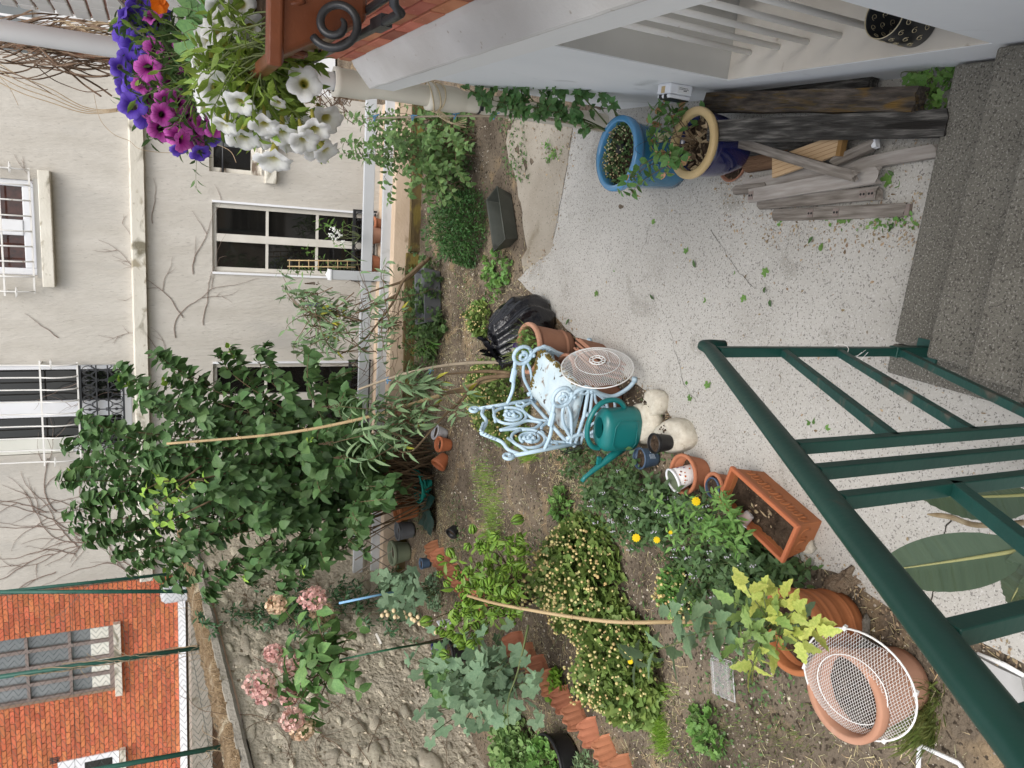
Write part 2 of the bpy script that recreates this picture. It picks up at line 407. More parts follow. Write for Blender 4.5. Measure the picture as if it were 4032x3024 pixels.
m_cap = pm("wall_cap_concrete", [(0.25, 0.225, 0.185), (0.37, 0.34, 0.29)], scale=5, rough=1, bump=0.7, bscale=40, bdist=0.015, speck=((0.15, 0.13, 0.1), 40, 0.36), patch=((0.17, 0.15, 0.11), 4, 0.58))
m_thatch = pm("dead_moss", [(0.15, 0.095, 0.05), (0.30, 0.215, 0.125)], scale=18, rough=1, bump=1.0, bscale=60, bdist=0.03, speck=((0.5, 0.42, 0.3), 50, 0.32), patch=((0.45, 0.38, 0.27), 3, 0.58))
m_brick_far = pm("orange_brick", [(0.47, 0.125, 0.055), (0.58, 0.19, 0.09)], scale=4, rough=0.9, bump=0.15, rand=0.2)
m_joint_far = pm("pale_joint", [(0.42, 0.30, 0.22), (0.5, 0.37, 0.28)], scale=4, rough=1, bump=0.1)
m_green_post = pm("green_post", [(0.02, 0.085, 0.062), (0.035, 0.12, 0.09)], scale=6, rough=0.45, bump=0.05)
m_net = pm("green_wire", [(0.012, 0.03, 0.025), (0.02, 0.045, 0.037)], scale=6, rough=0.5, bump=0)
m_rail = pm("green_rail_paint", [(0.006, 0.048, 0.038), (0.012, 0.068, 0.054)], scale=5, rough=0.42, bump=0.22, bscale=45, bdist=0.004, spec=0.5, speck=((0.025, 0.07, 0.055), 60, 0.3), patch=((0.09, 0.055, 0.032), 9, 0.72))
m_rail_worn = pm("worn_green_paint", [(0.008, 0.06, 0.05), (0.014, 0.085, 0.07)], scale=5, rough=0.5, bump=0.2, bscale=40, spec=0.5, patch=[((0.17, 0.14, 0.11), 12, 0.60), ((0.05, 0.04, 0.03), 6, 0.6)])
m_twine = pm("twine", [(0.45, 0.36, 0.22), (0.58, 0.48, 0.32)], scale=30, rough=1, bump=0.4)
m_vine = pm("dry_vine", [(0.09, 0.055, 0.035), (0.2, 0.135, 0.09)], scale=14, rough=1, bump=0.4)
m_vine_pale = pm("pale_dry_vine", [(0.30, 0.22, 0.14), (0.42, 0.33, 0.22)], scale=14, rough=1, bump=0.4)
m_creeper = pm("creeper_stem", [(0.17, 0.115, 0.09), (0.27, 0.2, 0.165)], scale=20, rough=1, bump=0.3)

def WB(mb, name, mat, root=None, bevel=0.0, seg=2):
    """build from world coordinates under a root"""
    me = mb.mesh(name, mat)
    if root is not None:
        me.transform(Matrix.Rotation(-root.rotation_euler.z, 4, 'Z') @ Matrix.Translation(-root.location))
    o = link(name, me, root)
    if bevel:
        b = o.modifiers.new('bevel', 'BEVEL'); b.width = bevel; b.segments = seg; b.limit_method = 'ANGLE'; b.angle_limit = math.radians(40)
    return o

# ================================================================ GROUND
def gnoise(x, y): return 0.018 * noise.noise(Vector((x * 1.3, y * 1.3, 0))) + 0.010 * noise.noise(Vector((x * 5, y * 5, 3))) + 0.006 * noise.noise(Vector((x * 16, y * 16, 7)))
def gz(x, y): return -0.012 + gnoise(x, y)
def build_ground():
    x0, x1, y0, y1, st = -6.4, 2.0, -0.4, 9.0, 0.045
    nx = int((x1 - x0) / st); ny = int((y1 - y0) / st); vs = []; fs = []
    for j in range(ny + 1):
        for i in range(nx + 1):
            x = x0 + (x1 - x0) * i / nx; y = y0 + (y1 - y0) * j / ny; vs.append((x, y, gz(x, y)))
    for j in range(ny):
        for i in range(nx): a = j * (nx + 1) + i; fs.append((a, a + 1, a + nx + 2, a + nx + 1))
    b = len(vs); big = 90
    vs += [(-big, -big, -0.03), (big, -big, -0.03), (big, big, -0.03), (-big, big, -0.03), (x0, y0, -0.035), (x1, y0, -0.035), (x1, y1, -0.035), (x0, y1, -0.035)]
    for k in range(4): fs.append((b + k, b + (k + 1) % 4, b + 4 + (k + 1) % 4, b + 4 + k))
    mb = MB(); mb.add(vs, fs, smooth=True)
    return tag(mb.build("ground", m_soil), kind='structure')
build_ground()

def slab(name, pts, z, th, mat, jit=0.012, parent=None, kind='structure'):
    P = []
    for i in range(len(pts)):
        a = Vector(pts[i]); b = Vector(pts[(i + 1) % len(pts)]); n = max(1, int((b - a).length / 0.07))
        for k in range(n):
            q = a.lerp(b, k / n); j = jit if k else 0
            P.append((q.x + random.uniform(-j, j), q.y + random.uniform(-j, j)))
    mb = MB(); mb.prism(P, z - th, z)
    o = mb.build(name, mat, parent)
    if kind: o['kind'] = kind
    return o
def xy(p): return (p.x, p.y)
def g2(px, py, z=0.0): p = G(px, py, z); return (p.x, p.y, 0)
edge = [g2(*p) for p in ((2259, 512), (2223, 717), (2169, 993), (2090, 1050), (2040, 1100), (2120, 1180), (2235, 1300), (2330, 1380), (2440, 1455), (2545, 1540), (2650, 1650), (2700, 1800), (2790, 1890), (2960, 2060), (3130, 2190), (3330, 2270), (3470, 2370), (3600, 2455), (3740, 2505), (3870, 2530), (4032, 2610))]
slab("patio", [(0.62, G(2259, 430).y, 0)] + edge + [(edge[-1][0] - 0.15, 0.6, 0), (-1.2, -0.6, 0), (0.62, -0.6, 0)], 0.004, 0.08, m_patio)
oe = [g2(*p) for p in ((2262, 512), (2226, 717), (2172, 993), (2120, 1035), (2060, 1075), (2052, 1020), (2075, 980), (2060, 900), (2050, 800), (2030, 700), (2004, 640), (1992, 560), (2000, 470))]
slab("old_patio_strip", [(0.62, G(2262, 430).y + 0.005, 0)] + oe + [(0.62, 4.75, 0)], -0.002, 0.08, m_patio_old, jit=0.02)
pv = tag(slab("paving_slab", [g2(*p) for p in ((3760, 2540), (4032, 2665), (4150, 3100), (3870, 2830), (3735, 2625))], 0.02, 0.07, pm("smooth_grey_slab", [(0.34, 0.34, 0.33), (0.44, 0.435, 0.425)], scale=2.5, rough=0.85, bump=0.15, patch=((0.28, 0.275, 0.26), 3, 0.6)), jit=0.008, kind=None),
         "smooth pale grey paving slab with a white painted edge by the green railing", "paving slab")
mb = MB(); mb.tube([G(3850, 2572, 0.022), G(3960, 2620, 0.024), G(4032, 2660, 0.022)], [0.006, 0.011, 0.009], n=5, flat=0.5); mb.build("paint_edge", pm("white_paint", [(0.72, 0.72, 0.7), (0.8, 0.8, 0.78)], scale=9, rough=0.7), pv)
# hairline cracks and dark joint of the concrete
def crack(pts, w=0.004, z=0.0075):
    mb = MB(); P = []
    for i in range(len(pts) - 1):
        a, b = G(*pts[i]), G(*pts[i + 1])
        for k in range(6):
            q = a.lerp(b, k / 6); P.append(Vector((q.x + random.uniform(-.008, .008), q.y + random.uniform(-.008, .008), z)))
    vs = []; fs = []
    for i, p in enumerate(P):
        t = (P[min(i + 1, len(P) - 1)] - P[max(i - 1, 0)]).normalized(); n = Vector((-t.y, t.x, 0)) * w * random.uniform(0.4, 1.2)
        vs += [p - n, p + n]
    for i in range(len(P) - 1): fs.append((2 * i, 2 * i + 1, 2 * i + 3, 2 * i + 2))
    mb.add(vs, fs); o = mb.build("crack", m_dirt, bpy.data.objects["patio"]); return o
for c in (((3765, 2010), (3700, 2140), (3690, 2310), (3660, 2440)), ((2560, 880), (2545, 950), (2520, 1010)), ((2640, 1300), (2700, 1520), (2760, 1600)), ((2800, 900), (2900, 1060), (2990, 1150))): crack(c, 0.0012 if c[0][0] < 3700 else 0.003)
crack(((2262, 470), (2226, 717), (2172, 993)), 0.003, 0.0065)

# ================================================================ STEPS AND RAILING
steps = thing("concrete_steps", "dark speckled concrete steps rising from the patio towards the landing", "steps", (0.1, 1.9, 0))
for k in range(6):
    mb = MB(); y1 = 1.90 - 0.25 * k; z = 0.16 * (k + 1)
    y0 = y1 - 0.25 if k < 5 else -0.8
    mb.box((0.1, (y1 + y0) / 2, z / 2 - 0.02), (0.985, y1 - y0 - 0.001, z + 0.04)); WB(mb, "step", m_step, steps, bevel=0.012, seg=3)
mb = MB(); mb.box((-0.455, 1.66, 0.068), (0.115, 0.50, 0.17)); WB(mb, "side_curb", m_step, steps, bevel=0.012, seg=3)
mb = MB(); mb.box((-0.44, 1.30, 0.06), (0.15, 0.2, 0.16)); WB(mb, "side_block", pm("dark_concrete", [(0.03, 0.028, 0.024), (0.06, 0.055, 0.048)], scale=6, rough=0.9, bump=0.5), steps, bevel=0.006)  # near-black block past the near end of the side curb
mb = MB(); mb.box((-0.50, 0.6, 0.05), (0.2, 1.2, 0.1)); WB(mb, "side_base", m_step, steps, bevel=0.006)

RX = -0.396
def rl(px, py): return onX(px, py, RX)
rail = thing("stair_railing", "dark green painted metal stair railing with square bars beside the steps", "railing", (RX, 1.75, 0.16))
mb = MB(); hp = [rl(2792, 1372), rl(3085, 1745), rl(3600, 2400), rl(4010, 2925)]
d0 = (hp[2] - hp[0]).normalized()
hs_ = hp[0]; line = [hs_ + d0 * (k * 0.1) for k in range(0, 26)]
curl = [hs_ + Vector((0, 0.045, -0.10)), hs_ + Vector((0, 0.058, -0.06)), hs_ + Vector((0, 0.05, -0.025)), hs_ + Vector((0, 0.028, -0.006))]
mb.tube(curl + line, 0.0235, n=14, flat=0.72); WB(mb, "handrail", m_rail, rail)
def bar(a, b, w, name, mat):
    mb = MB(); mb.tube([a, b], w * 0.7071, n=4); return WB(mb, name, mat, rail, bevel=0.002)
def railz(y): return hs_.z + d0.z * (hs_.y - y) / (-d0.y) - 0.02
def steptop(y): return 0.16 * max(1, min(6, int((1.9 - y) / 0.25) + 1))
bar(Vector((RX, 1.755, 0.02)), Vector((RX, 1.755, railz(1.755) - 0.005)), 0.030, "post", m_rail)
bar(Vector((RX, 1.755, 0.06)), Vector((RX, 1.755, 0.345)), 0.037, "post_sleeve", m_rail)
mb = MB(); mb.box((RX, 1.755, 0.162), (0.085, 0.085, 0.01)); WB(mb, "base_plate", m_rail, rail)
for px, py in ((3085, 1765), (3150, 1865), (3240, 1980)):
    y = rl(px, py).y; bar(Vector((RX, y, steptop(y) - 0.05)), Vector((RX, y, railz(y))), 0.0235, "post", m_rail)
for y in (0.42, 0.30, 0.19): bar(Vector((RX, y, 0.9)), Vector((RX, y, railz(y))), 0.0235, "post", m_rail)
sl_ = d0.z / -d0.y
p2y = rl(3085, 1765).y
for (px, py) in ((3082, 1385), (3300, 1385), (3545, 1385)):
    z = rl(px, py).z; bar(Vector((RX, 1.755, z)), Vector((RX, p2y, z + sl_ * (1.755 - p2y))), 0.0235, "sloped_bar", m_rail_worn)
p4y = rl(3240, 1980).y; a4 = rl(3750, 1915)
bar(Vector((RX, p4y, a4.z)), Vector((RX, 0.42, a4.z + sl_ * (p4y - 0.42))), 0.0235, "sloped_bar", m_rail_worn)
tie = thing("wire_tie", "loop of thin white wire tied round the lowest railing post", "wire", rl(3310, 1375))
mb = MB(); c = rl(3310, 1385)
mb.tube([c + Vector((0.026 * math.cos(a), 0.026 * math.sin(a), 0.01 * math.sin(2 * a))) for a in np.linspace(0, 6.28, 14)], 0.0016, n=5, closed=True)
for k in range(5): mb.tube(spline([c + Vector((-0.02, -0.02, 0)), c + Vector((random.uniform(-.05, 0), random.uniform(-.05, -.01), -0.03)), c + Vector((random.uniform(-.06, .02), random.uniform(-.06, 0), -0.06))], 4), 0.0008, n=4)
WB(mb, "wire_loop", m_grille, tie)

# ================================================================ NEAR HOUSE (right of the patio)
W = 0.60; HY = 4.28
house = thing("brick_house", "brick house with white base, sloping ledge and barred basement opening beside the patio", "house", (W, 2.2, 0))
oy0, oy1, oz0, oz1 = 1.655, 2.87, 0.335, 1.46
mb = MB()
mb.box((0.8, 1.0 + HY / 2 - 1.0 + 0.0, 0.12), (0.4, HY + 0.0, 0.43))                     # under the opening
mb.box((0.8, (oy1 + HY) / 2, (oz0 + oz1) / 2), (0.4, HY - oy1, oz1 - oz0))
mb.box((0.8, (oy0 - 1.0) / 2, (oz0 + oz1) / 2), (0.4, oy0 + 1.0, oz1 - oz0))
WB(mb, "base_wall", m_white_wall, house)
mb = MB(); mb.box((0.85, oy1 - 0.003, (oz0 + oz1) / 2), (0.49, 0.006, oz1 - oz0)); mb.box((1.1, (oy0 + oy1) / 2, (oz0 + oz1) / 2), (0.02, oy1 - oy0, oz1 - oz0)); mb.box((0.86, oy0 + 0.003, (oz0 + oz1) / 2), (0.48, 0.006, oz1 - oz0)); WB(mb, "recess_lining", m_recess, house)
mb = MB(); mb.box((0.80, (oy0 + oy1) / 2, oz0 + 0.001), (0.396, oy1 - oy0 - 0.014, 0.012)); sill = WB(mb, "recess_sill", m_sill, house, bevel=0.003)
for c in (((2960, 215), (2962, 250), (2975, 290)), ((3210, 200), (3190, 230), (3200, 262)), ((3420, 130), (3410, 175), (3405, 230)), ((3130, 210), (3120, 255), (3128, 290)), ((3575, 165), (3572, 215))):
    mb = MB(); mb.tube([G(*p, oz0 + 0.0075) for p in c], 0.0014, n=4); WB(mb, "crack", m_mortar, sill)
for (px, py) in ((2958, 208), (3071, 187), (3185, 166), (3312, 142), (3456, 114)):
    q = G(px, py, oz0); mb = MB(); mb.tube([(q.x, q.y, oz0), (q.x, q.y, 1.47)], 0.0125, n=10); WB(mb, "window_bar", m_grille, house)
wf = MB(); wf.box((1.0, 2.25, 0.75), (0.06, 1.1, 0.05)); wf.box((0.96, 2.25, 0.62), (0.05, 1.16, 0.05)); wf.box((1.03, 2.25, 0.87), (0.04, 1.06, 0.05)); wf.box((0.98, 2.25, 0.48), (0.08, 1.19, 0.05)); bw = WB(wf, "basement_window", m_frame_white, house, bevel=0.004)
mb = MB(); mb.box((1.06, 2.25, 1.17), (0.02, 1.05, 0.55)); WB(mb, "pane", m_glass, bw)
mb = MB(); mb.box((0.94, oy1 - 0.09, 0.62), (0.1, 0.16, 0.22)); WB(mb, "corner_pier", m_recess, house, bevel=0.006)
# sloping coping + fascia
mb = MB(); yA, yB = -1.0, HY - 0.015
prof = [(0.64, 1.585), (0.497, 1.585), (0.497, 1.592), (0.50, 1.60), (0.60, 1.687), (0.625, 1.70), (0.64, 1.70)]
for i in range(len(prof)): pass
n = len(prof); ys = np.linspace(yA, yB, 60); vs = []; fs = []
for j, y in enumerate(ys):
    e = 0.008 * noise.noise(Vector((0, y * 6, 0)))
    for (x, z) in prof: vs.append((x + (e * 0.5 if x < 0.6 else 0), y + (random.uniform(-.012, .006) if j == len(ys) - 1 else 0), z + (0.004 * noise.noise(Vector((x * 20, y * 9, 1))))))
for j in range(len(ys) - 1):
    for k in range(n): fs.append((j * n + k, (j + 1) * n + k, (j + 1) * n + (k + 1) % n, j * n + (k + 1) % n))
fs.append(tuple(range(n))); fs.append(tuple((len(ys) - 1) * n + k for k in range(n - 1, -1, -1)))
mb.add(vs, fs); WB(mb, "ledge", m_coping, house)
mb = MB(); mb.box((0.571, (yA + yB) / 2 - 0.012, 1.523), (0.139, yB - yA, 0.124)); WB(mb, "fascia", m_fascia, house, bevel=0.004)
# brickwork above
mb = MB(); mb.box((0.83, (HY - 1) / 2, 2.75), (0.395, HY + 0.98, 2.1)); WB(mb, "brick_core", m_mortar, house)
mb = MB(); mb.box((0.815, (HY + 2.4) / 2 + 0.003, 3.02), (0.372, HY - 2.4 + 0.004, 1.64)); WB(mb, "pink_core", m_pink, house)
bl, bh, gap = 0.215, 0.060, 0.011
def bm_(l, name, mat):
    q = MB(); ch = 0.003; vs = []; 
    for (x, i) in ((0, 0), (-0.011, 0), (-0.014, ch)):
        vs += [(x, -l / 2 + i, -bh / 2 + i), (x, l / 2 - i, -bh / 2 + i), (x, l / 2 - i, bh / 2 - i), (x, -l / 2 + i, bh / 2 - i)]
    fs = [(8, 11, 10, 9)]
    for r in range(2):
        for k in range(4): fs.append((r * 4 + k, (r + 1) * 4 + k, (r + 1) * 4 + (k + 1) % 4, r * 4 + (k + 1) % 4))
    q.add(vs, fs); return q.mesh(name, mat)
BM = {(l, w): bm_(l, "brick", m_brick_white if w else m_brick) for l in (bl, bl / 2 - gap / 2) for w in (0, 1)}
for r in range(27):
    z = 1.70 + bh / 2 + r * (bh + gap); w = 1 if z > 2.20 else 0
    y = HY - (0.0 if r % 2 else (bl + gap) / 2)
    if r % 2 == 0:
        link("brick", BM[(bl / 2 - gap / 2, w)], house, T(0.634 - W - (0.008 if w else 0), HY - bl / 4 - 2.2, z))
    while y > 2.0:
        yc = y - bl / 2
        if not (z < 1.95 and yc < 2.2):
            o = link("brick", BM[(bl, w)], house, T(0.634 - W - (0.008 if w else 0) + random.uniform(-.002, .002), yc - 2.2, z) @ R('X', random.uniform(-.5, .5)))
        y -= bl + gap

# ---- rain pipe at the house corner
pb = Vector((0.525, 4.42, 0)); pr = 0.058
pipe = thing("rain_pipe", "cream cement rain pipe with socket joints at the house corner", "pipe", pb)
def seg_(z0, z1, mat, r, name="pipe_section"):
    mb = MB(); mb.lathe([(r * 0.9, z0), (r, z0 + 0.005), (r, z1)], 20); return mb.build(name, mat, pipe)
seg_(0.0, 1.12, m_pipe, pr); seg_(1.02, 1.72, m_pipe, pr); seg_(1.6, 4.2, m_pipe_white, pr * 0.82)
for z in (1.08, 1.62):
    mb = MB(); mb.lathe([(pr, z - 0.10), (pr * 1.06, z - 0.08), (pr * 1.28, z - 0.04), (pr * 1.30, z + 0.10), (pr * 1.36, z + 0.105), (pr * 1.36, z + 0.135), (pr * 0.95, z + 0.135)], 20); mb.build("socket_collar", m_pipe, pipe)
mb = MB(); mb.lathe([(pr * 1.02, 0.885), (pr * 1.06, 0.887), (pr * 1.06, 0.897), (pr * 1.02, 0.9)], 20); mb.box((0.06, -0.01, 0.892), (0.1, 0.012, 0.012)); mb.box((-0.03, -0.06, 0.892), (0.03, 0.012, 0.02)); mb.build("bracket", m_iron, pipe)
tw = thing("twine_tie", "frayed twine tied round the cream rain pipe joint", "twine", pb + Vector((0, 0, 1.16)))
mb = MB()
for k in range(3): mb.tube([Vector((1.42 * pr * math.cos(a), 1.42 * pr * math.sin(a), 0.02 * k + 0.03 * math.sin(a + k))) for a in np.linspace(0, 6.28, 20)], 0.004, n=5, closed=True)
for k in range(6): mb.tube(spline([(-0.07, -0.05, 0), (-0.11, -0.07, -0.03 * k * 0.4), (-0.14, -0.09 + random.uniform(-.03, .03), -0.08), (-0.13 + random.uniform(-.03, .03), -0.1, -0.16)], 4), 0.0022, n=4)
mb.build("twine_loop", m_twine, tw)

# ================================================================ FAR HOUSE
FY = 9.4; FA_ = math.radians(3); FD = Vector((math.cos(FA_), math.sin(FA_), 0)); FO = Vector((0, FY, 0))
def fs_(px, py):
    p = onV(px, py, FO, FO + FD); return ((p - FO).dot(FD), p.z)
fh = thing("rendered_house", "far house with beige roughcast wall, string course and barred windows", "house", FO, FA_)
def frect(a, b):
    s0, z0 = fs_(*a); s1, z1 = fs_(*b); return (min(s0, s1), max(s0, s1), min(z0, z1), max(z0, z1))
fw = frect((835, 797), (1505, 1095)); fw = (fw[0], fw[1], 0.10, fw[3])
sw = frect((823, 535), (1000, 690)); sw = (sw[0], sw[0] + 0.46, fs_(1030, 690)[1], sw[3])
uw = frect((0, 700), (140, 1085)); uw = (uw[0], uw[1], fs_(140, 900)[1], 5.2)
bw_ = frect((60, 1438), (515, 1770)); bw_ = (bw_[0], bw_[1], fs_(517, 1500)[1], 5.2)
dw = (fs_(1040, 1700)[0], fs_(1040, 1432)[0], 0.10, fw[3])
holes = [fw, sw, uw, bw_, dw]
S0, S1 = fs_(0, 2340)[0], fs_(300, 238)[0]
def wall_grid(mb, s0, s1, z0, z1, holes, rev=0.14, y=0.0):
    ss = sorted({s0, s1, *[h[0] for h in holes], *[h[1] for h in holes]}); zz = sorted({z0, z1, *[h[2] for h in holes], *[h[3] for h in holes]})
    ss = [v for v in ss if s0 <= v <= s1]; zz = [v for v in zz if z0 <= v <= z1]
    for i in range(len(ss) - 1):
        for j in range(len(zz) - 1):
            c = ((ss[i] + ss[i + 1]) / 2, (zz[j] + zz[j + 1]) / 2)
            if any(h[0] < c[0] < h[1] and h[2] < c[1] < h[3] for h in holes): continue
            mb.add([(ss[i], y, zz[j]), (ss[i + 1], y, zz[j]), (ss[i + 1], y, zz[j + 1]), (ss[i], y, zz[j + 1])], [(0, 1, 2, 3)])
    for h in holes:
        a, b, c, d = h
        v = [(a, y, c), (b, y, c), (b, y, d), (a, y, d), (a, y + rev, c), (b, y + rev, c), (b, y + rev, d), (a, y + rev, d)]
        mb.add(v, [(0, 4, 5, 1), (1, 5, 6, 2), (2, 6, 7, 3), (3, 7, 4, 0)])
    return mb
mb = wall_grid(MB(), S0, S1, -0.1, 5.6, holes)
mb.box(((S0 + S1) / 2, 1.6, 2.75), (S1 - S0 - 0.002, 2.9, 5.7)); mb.add([(S0, 0, -.1), (S0, .2, -.1), (S0, .2, 5.6), (S0, 0, 5.6)], [(0, 3, 2, 1)]); mb.add([(S1, 0, -.1), (S1, .2, -.1), (S1, .2, 5.6), (S1, 0, 5.6)], [(0, 1, 2, 3)])
mb.build("wall", m_crepi, fh)
zs_ = fs_(545, 1000)[1]
mb = MB(); vs = []; fs = []
ys = np.linspace(S0 - 0.02, S1, 90)
for s in ys:
    e = 0.004 * noise.noise(Vector((s * 7, 0, 0)))
    for (y, z) in ((0.02, zs_ + 0.075), (-0.075 + e, zs_ + 0.07), (-0.085 + e, zs_ + 0.055), (-0.08 + e, zs_ - 0.07), (-0.06, zs_ - 0.075), (0.02, zs_ - 0.078)): vs.append((s, y, z + e * 0.6))
for i in range(len(ys) - 1):
    for k in range(5): fs.append((i * 6 + k, i * 6 + k + 1, (i + 1) * 6 + k + 1, (i + 1) * 6 + k))
mb.add(vs, [f[::-1] for f in fs]); mb.build("string_course", m_string, fh)
mb = MB(); mb.box(((S0 + S1) / 2, -0.07, -0.02), (S1 - S0, 0.16, 0.20)); mb.build("plinth_ledge", m_lowwall, fh, bevel=0.006)

def fbox(mb, s0, s1, z0, z1, y, d): mb.box(((s0 + s1) / 2, y, (z0 + z1) / 2), (s1 - s0, d, z1 - z0)); return mb
def french(h, rows, name="french_window"):
    a, b, c, d = h; mb = MB(); t = 0.05; mid = (a + b) / 2; y = 0.07
    fbox(mb, a, a + t, c, d, y, 0.06); fbox(mb, b - t, b, c, d, y, 0.06); fbox(mb, a + t, b - t, d - t, d, y, 0.06); fbox(mb, a + t, b - t, c, c + t, y, 0.06); fbox(mb, mid - 0.045, mid + 0.045, c + t, d - t, y - 0.005, 0.075)
    w = mb.build(name, m_frame_cream, fh, bevel=0.006)
    mb = MB()
    for z in rows: fbox(mb, a + t, mid - 0.045, z - 0.014, z + 0.014, y, 0.04); fbox(mb, mid + 0.045, b - t, z - 0.014, z + 0.014, y, 0.04)
    mb.build("glazing_bar", m_frame_cream, w)
    zr = [c + t] + sorted(rows) + [d - t]
    for i in range(len(zr) - 1):
        for (p, q) in ((a + t, mid - 0.045), (mid + 0.045, b - t)):
            mb = MB(); fbox(mb, p, q, zr[i] + 0.014, zr[i + 1] - 0.014, y + 0.012, 0.008); mb.build("pane", m_glass, w)
    mb = MB()
    for s in (a - 0.018, b + 0.018): fbox(mb, s - 0.012, s + 0.012, c, d, -0.008, 0.03)
    mb.build("shutter_guide", m_frame_white, w)
    return w
zr1, zr2 = fs_(1055, 900)[1], fs_(1253, 900)[1]
french(fw, [zr1, zr2]); french(dw, [zr1, zr2])
# low iron guard of the french windows: two rails with rings
def guard(h, ztop, name="iron_guard"):
    a, b = h[0] - 0.02, h[1] + 0.02; mb = MB(); y = -0.05
    fbox(mb, a - 0.02, b + 0.02, ztop - 0.03, ztop, y, 0.03); fbox(mb, a - 0.02, b + 0.02, ztop - 0.155, ztop - 0.14, y, 0.02); fbox(mb, a, b, 0.13, 0.145, y, 0.02)
    n = 9
    for k in range(n):
        s = a + (b - a) * (k + 0.5) / n; mb.tube([(s + 0.045 * math.cos(t), y, ztop - 0.085 + 0.05 * math.sin(t)) for t in np.linspace(0, 6.28, 14)], 0.006, n=4, closed=True)
        fbox(mb, s - 0.006, s + 0.006, 0.14, ztop - 0.15, y, 0.012)
    for s in (a - 0.02, b + 0.02): fbox(mb, s - 0.012, s + 0.012, 0.12, ztop, y, 0.024); fbox(mb, s - 0.01, s + 0.01, ztop - 0.12, ztop - 0.1, 0.0, 0.1)
    return mb.build(name, m_iron, fh)
guard(fw, fs_(1385, 900)[1]); guard(dw, fs_(1385, 900)[1])
# small window with one bar and a stone sill
a, b, c, d = sw; mb = MB(); y = 0.08; t = 0.05
fbox(mb, a, a + t, c, d, y, 0.05); fbox(mb, b - t, b, c, d, y, 0.05); fbox(mb, a + t, b - t, d - t, d, y, 0.05); fbox(mb, a + t, b - t, c, c + 0.11, y, 0.05)
w = mb.build("small_window", m_frame_peel, fh, bevel=0.004)
mb = MB(); zb = d - 0.145; mb.tube([(a - 0.01, 0.02, zb), (b + 0.01, 0.02, zb)], 0.012, n=6); mb.build("security_bar", m_iron, w)
mb = MB(); fbox(mb, a + t, b - t, c + 0.11, d - t, y + 0.012, 0.008); mb.build("pane", m_glass, w)
mb = MB(); fbox(mb, b - 0.17, b - t, c + 0.11, d - t, y + 0.004, 0.006); mb.build("inner_blind", m_glass_grey, w)
mb = MB(); fbox(mb, a - 0.08, b + 0.08, c - 0.155, c - 0.03, -0.035, 0.12); mb.build("window_sill", m_string, fh, bevel=0.006)
mb = MB(); fbox(mb, a, b, c - 0.03, c + 0.001, 0.05, 0.1); mb.build("sill_board", m_frame_peel, fh)
# upper barred window
a, b, c, d = uw; mb = MB(); y = 0.07; mid = (a + b) / 2; t = 0.07
fbox(mb, a, a + t, c, d, y, 0.07); fbox(mb, b - t, b, c, d, y, 0.07); fbox(mb, a + t, b - t, c, c + 0.11, y, 0.07); fbox(mb, mid - 0.08, mid + 0.08, c + 0.11, d, y - 0.006, 0.08)
w = mb.build("upper_window", m_frame_white, fh, bevel=0.01)
m_refl_glass = pm("brown_reflection_glass", [(0.02, 0.008, 0.006), (0.075, 0.025, 0.017)], scale=14, rough=0.05, bump=0, spec=0.6)  # mottled brown reflection painted into the pane colour
for (p, q) in ((a + t, mid - 0.08), (mid + 0.08, b - t)):
    mb = MB(); fbox(mb, p, q, c + 0.11, d, y + 0.012, 0.008); mb.build("pane", m_refl_glass, w)
mb = MB(); fbox(mb, a - 0.11, b + 0.11, c - 0.16, c - 0.05, -0.04, 0.13); mb.build("window_sill", m_string, fh, bevel=0.008)
mb = MB(); fbox(mb, a - 0.02, b + 0.02, c - 0.05, c + 0.0, 0.03, 0.12); mb.build("sill_board", m_recess, fh)
def bowed(a, b, zb, zt, nb, zcross, name="window_grille", bow=0.10):
    mb = MB(); y0 = -0.06
    for k in range(nb):
        s = a + (b - a) * k / (nb - 1)
        pts = [(s, y0, zb), (s, y0 - bow * 0.6, zb + 0.05), (s, y0 - bow, zb + 0.22), (s, y0 - bow * 0.6, zb + 0.5), (s, y0 - bow * 0.45, zt)]
        mb.tube(spline(pts, 4), 0.0085, n=5)
    mb.tube([(a - 0.02, y0, zb), (b + 0.02, y0, zb)], 0.012, n=4)
    for z in zcross: mb.tube([(a - 0.05, y0 - bow * 0.62, z), (b + 0.05, y0 - bow * 0.62, z)], 0.012, n=4)
    for s in (a - 0.01, b + 0.01):
        for z in zcross: mb.box((s, -0.05, z), (0.02, 0.12, 0.02)); mb.tube([(s + 0.05 * math.cos(t), y0 - 0.06 + 0.045 * math.sin(t), z - 0.1) for t in np.linspace(0, 6.28, 12)], 0.007, n=4, closed=True)
    return mb.build(name, m_grille, fh)
bowed(uw[0] - 0.16, uw[1] + 0.10, fs_(127, 900)[1], 5.0, 9, [fs_(12, 900)[1]])
# balcony door upper left: white frames, white bowed bars, black cast guard
a, b, c, d = bw_; mb = MB(); mid = (a + b) / 2; t = 0.06
fbox(mb, a, a + t, c, d, y, 0.07); fbox(mb, b - t, b, c, d, y, 0.07); fbox(mb, a + t, b - t, c, c + 0.11, y, 0.07); fbox(mb, mid - 0.09, mid + 0.09, c + 0.11, d, y - 0.006, 0.08)
w = mb.build("balcony_door", m_frame_white, fh, bevel=0.01)
for (p, q) in ((a + t, mid - 0.09), (mid + 0.09, b - t)):
    mb = MB(); fbox(mb, p, q, c + 0.11, d, y + 0.012, 0.008); mb.build("pane", m_glass, w)
mb = MB(); fbox(mb, a + 0.005, a + 0.17, c + 0.6, d, y - 0.045, 0.01); mb.build("curtain", m_blind, w)
zt_ = fs_(308, 1500)[1]
bowed(a - 0.05, b + 0.02, zt_, 5.2, 9, [fs_(165, 1500)[1]])
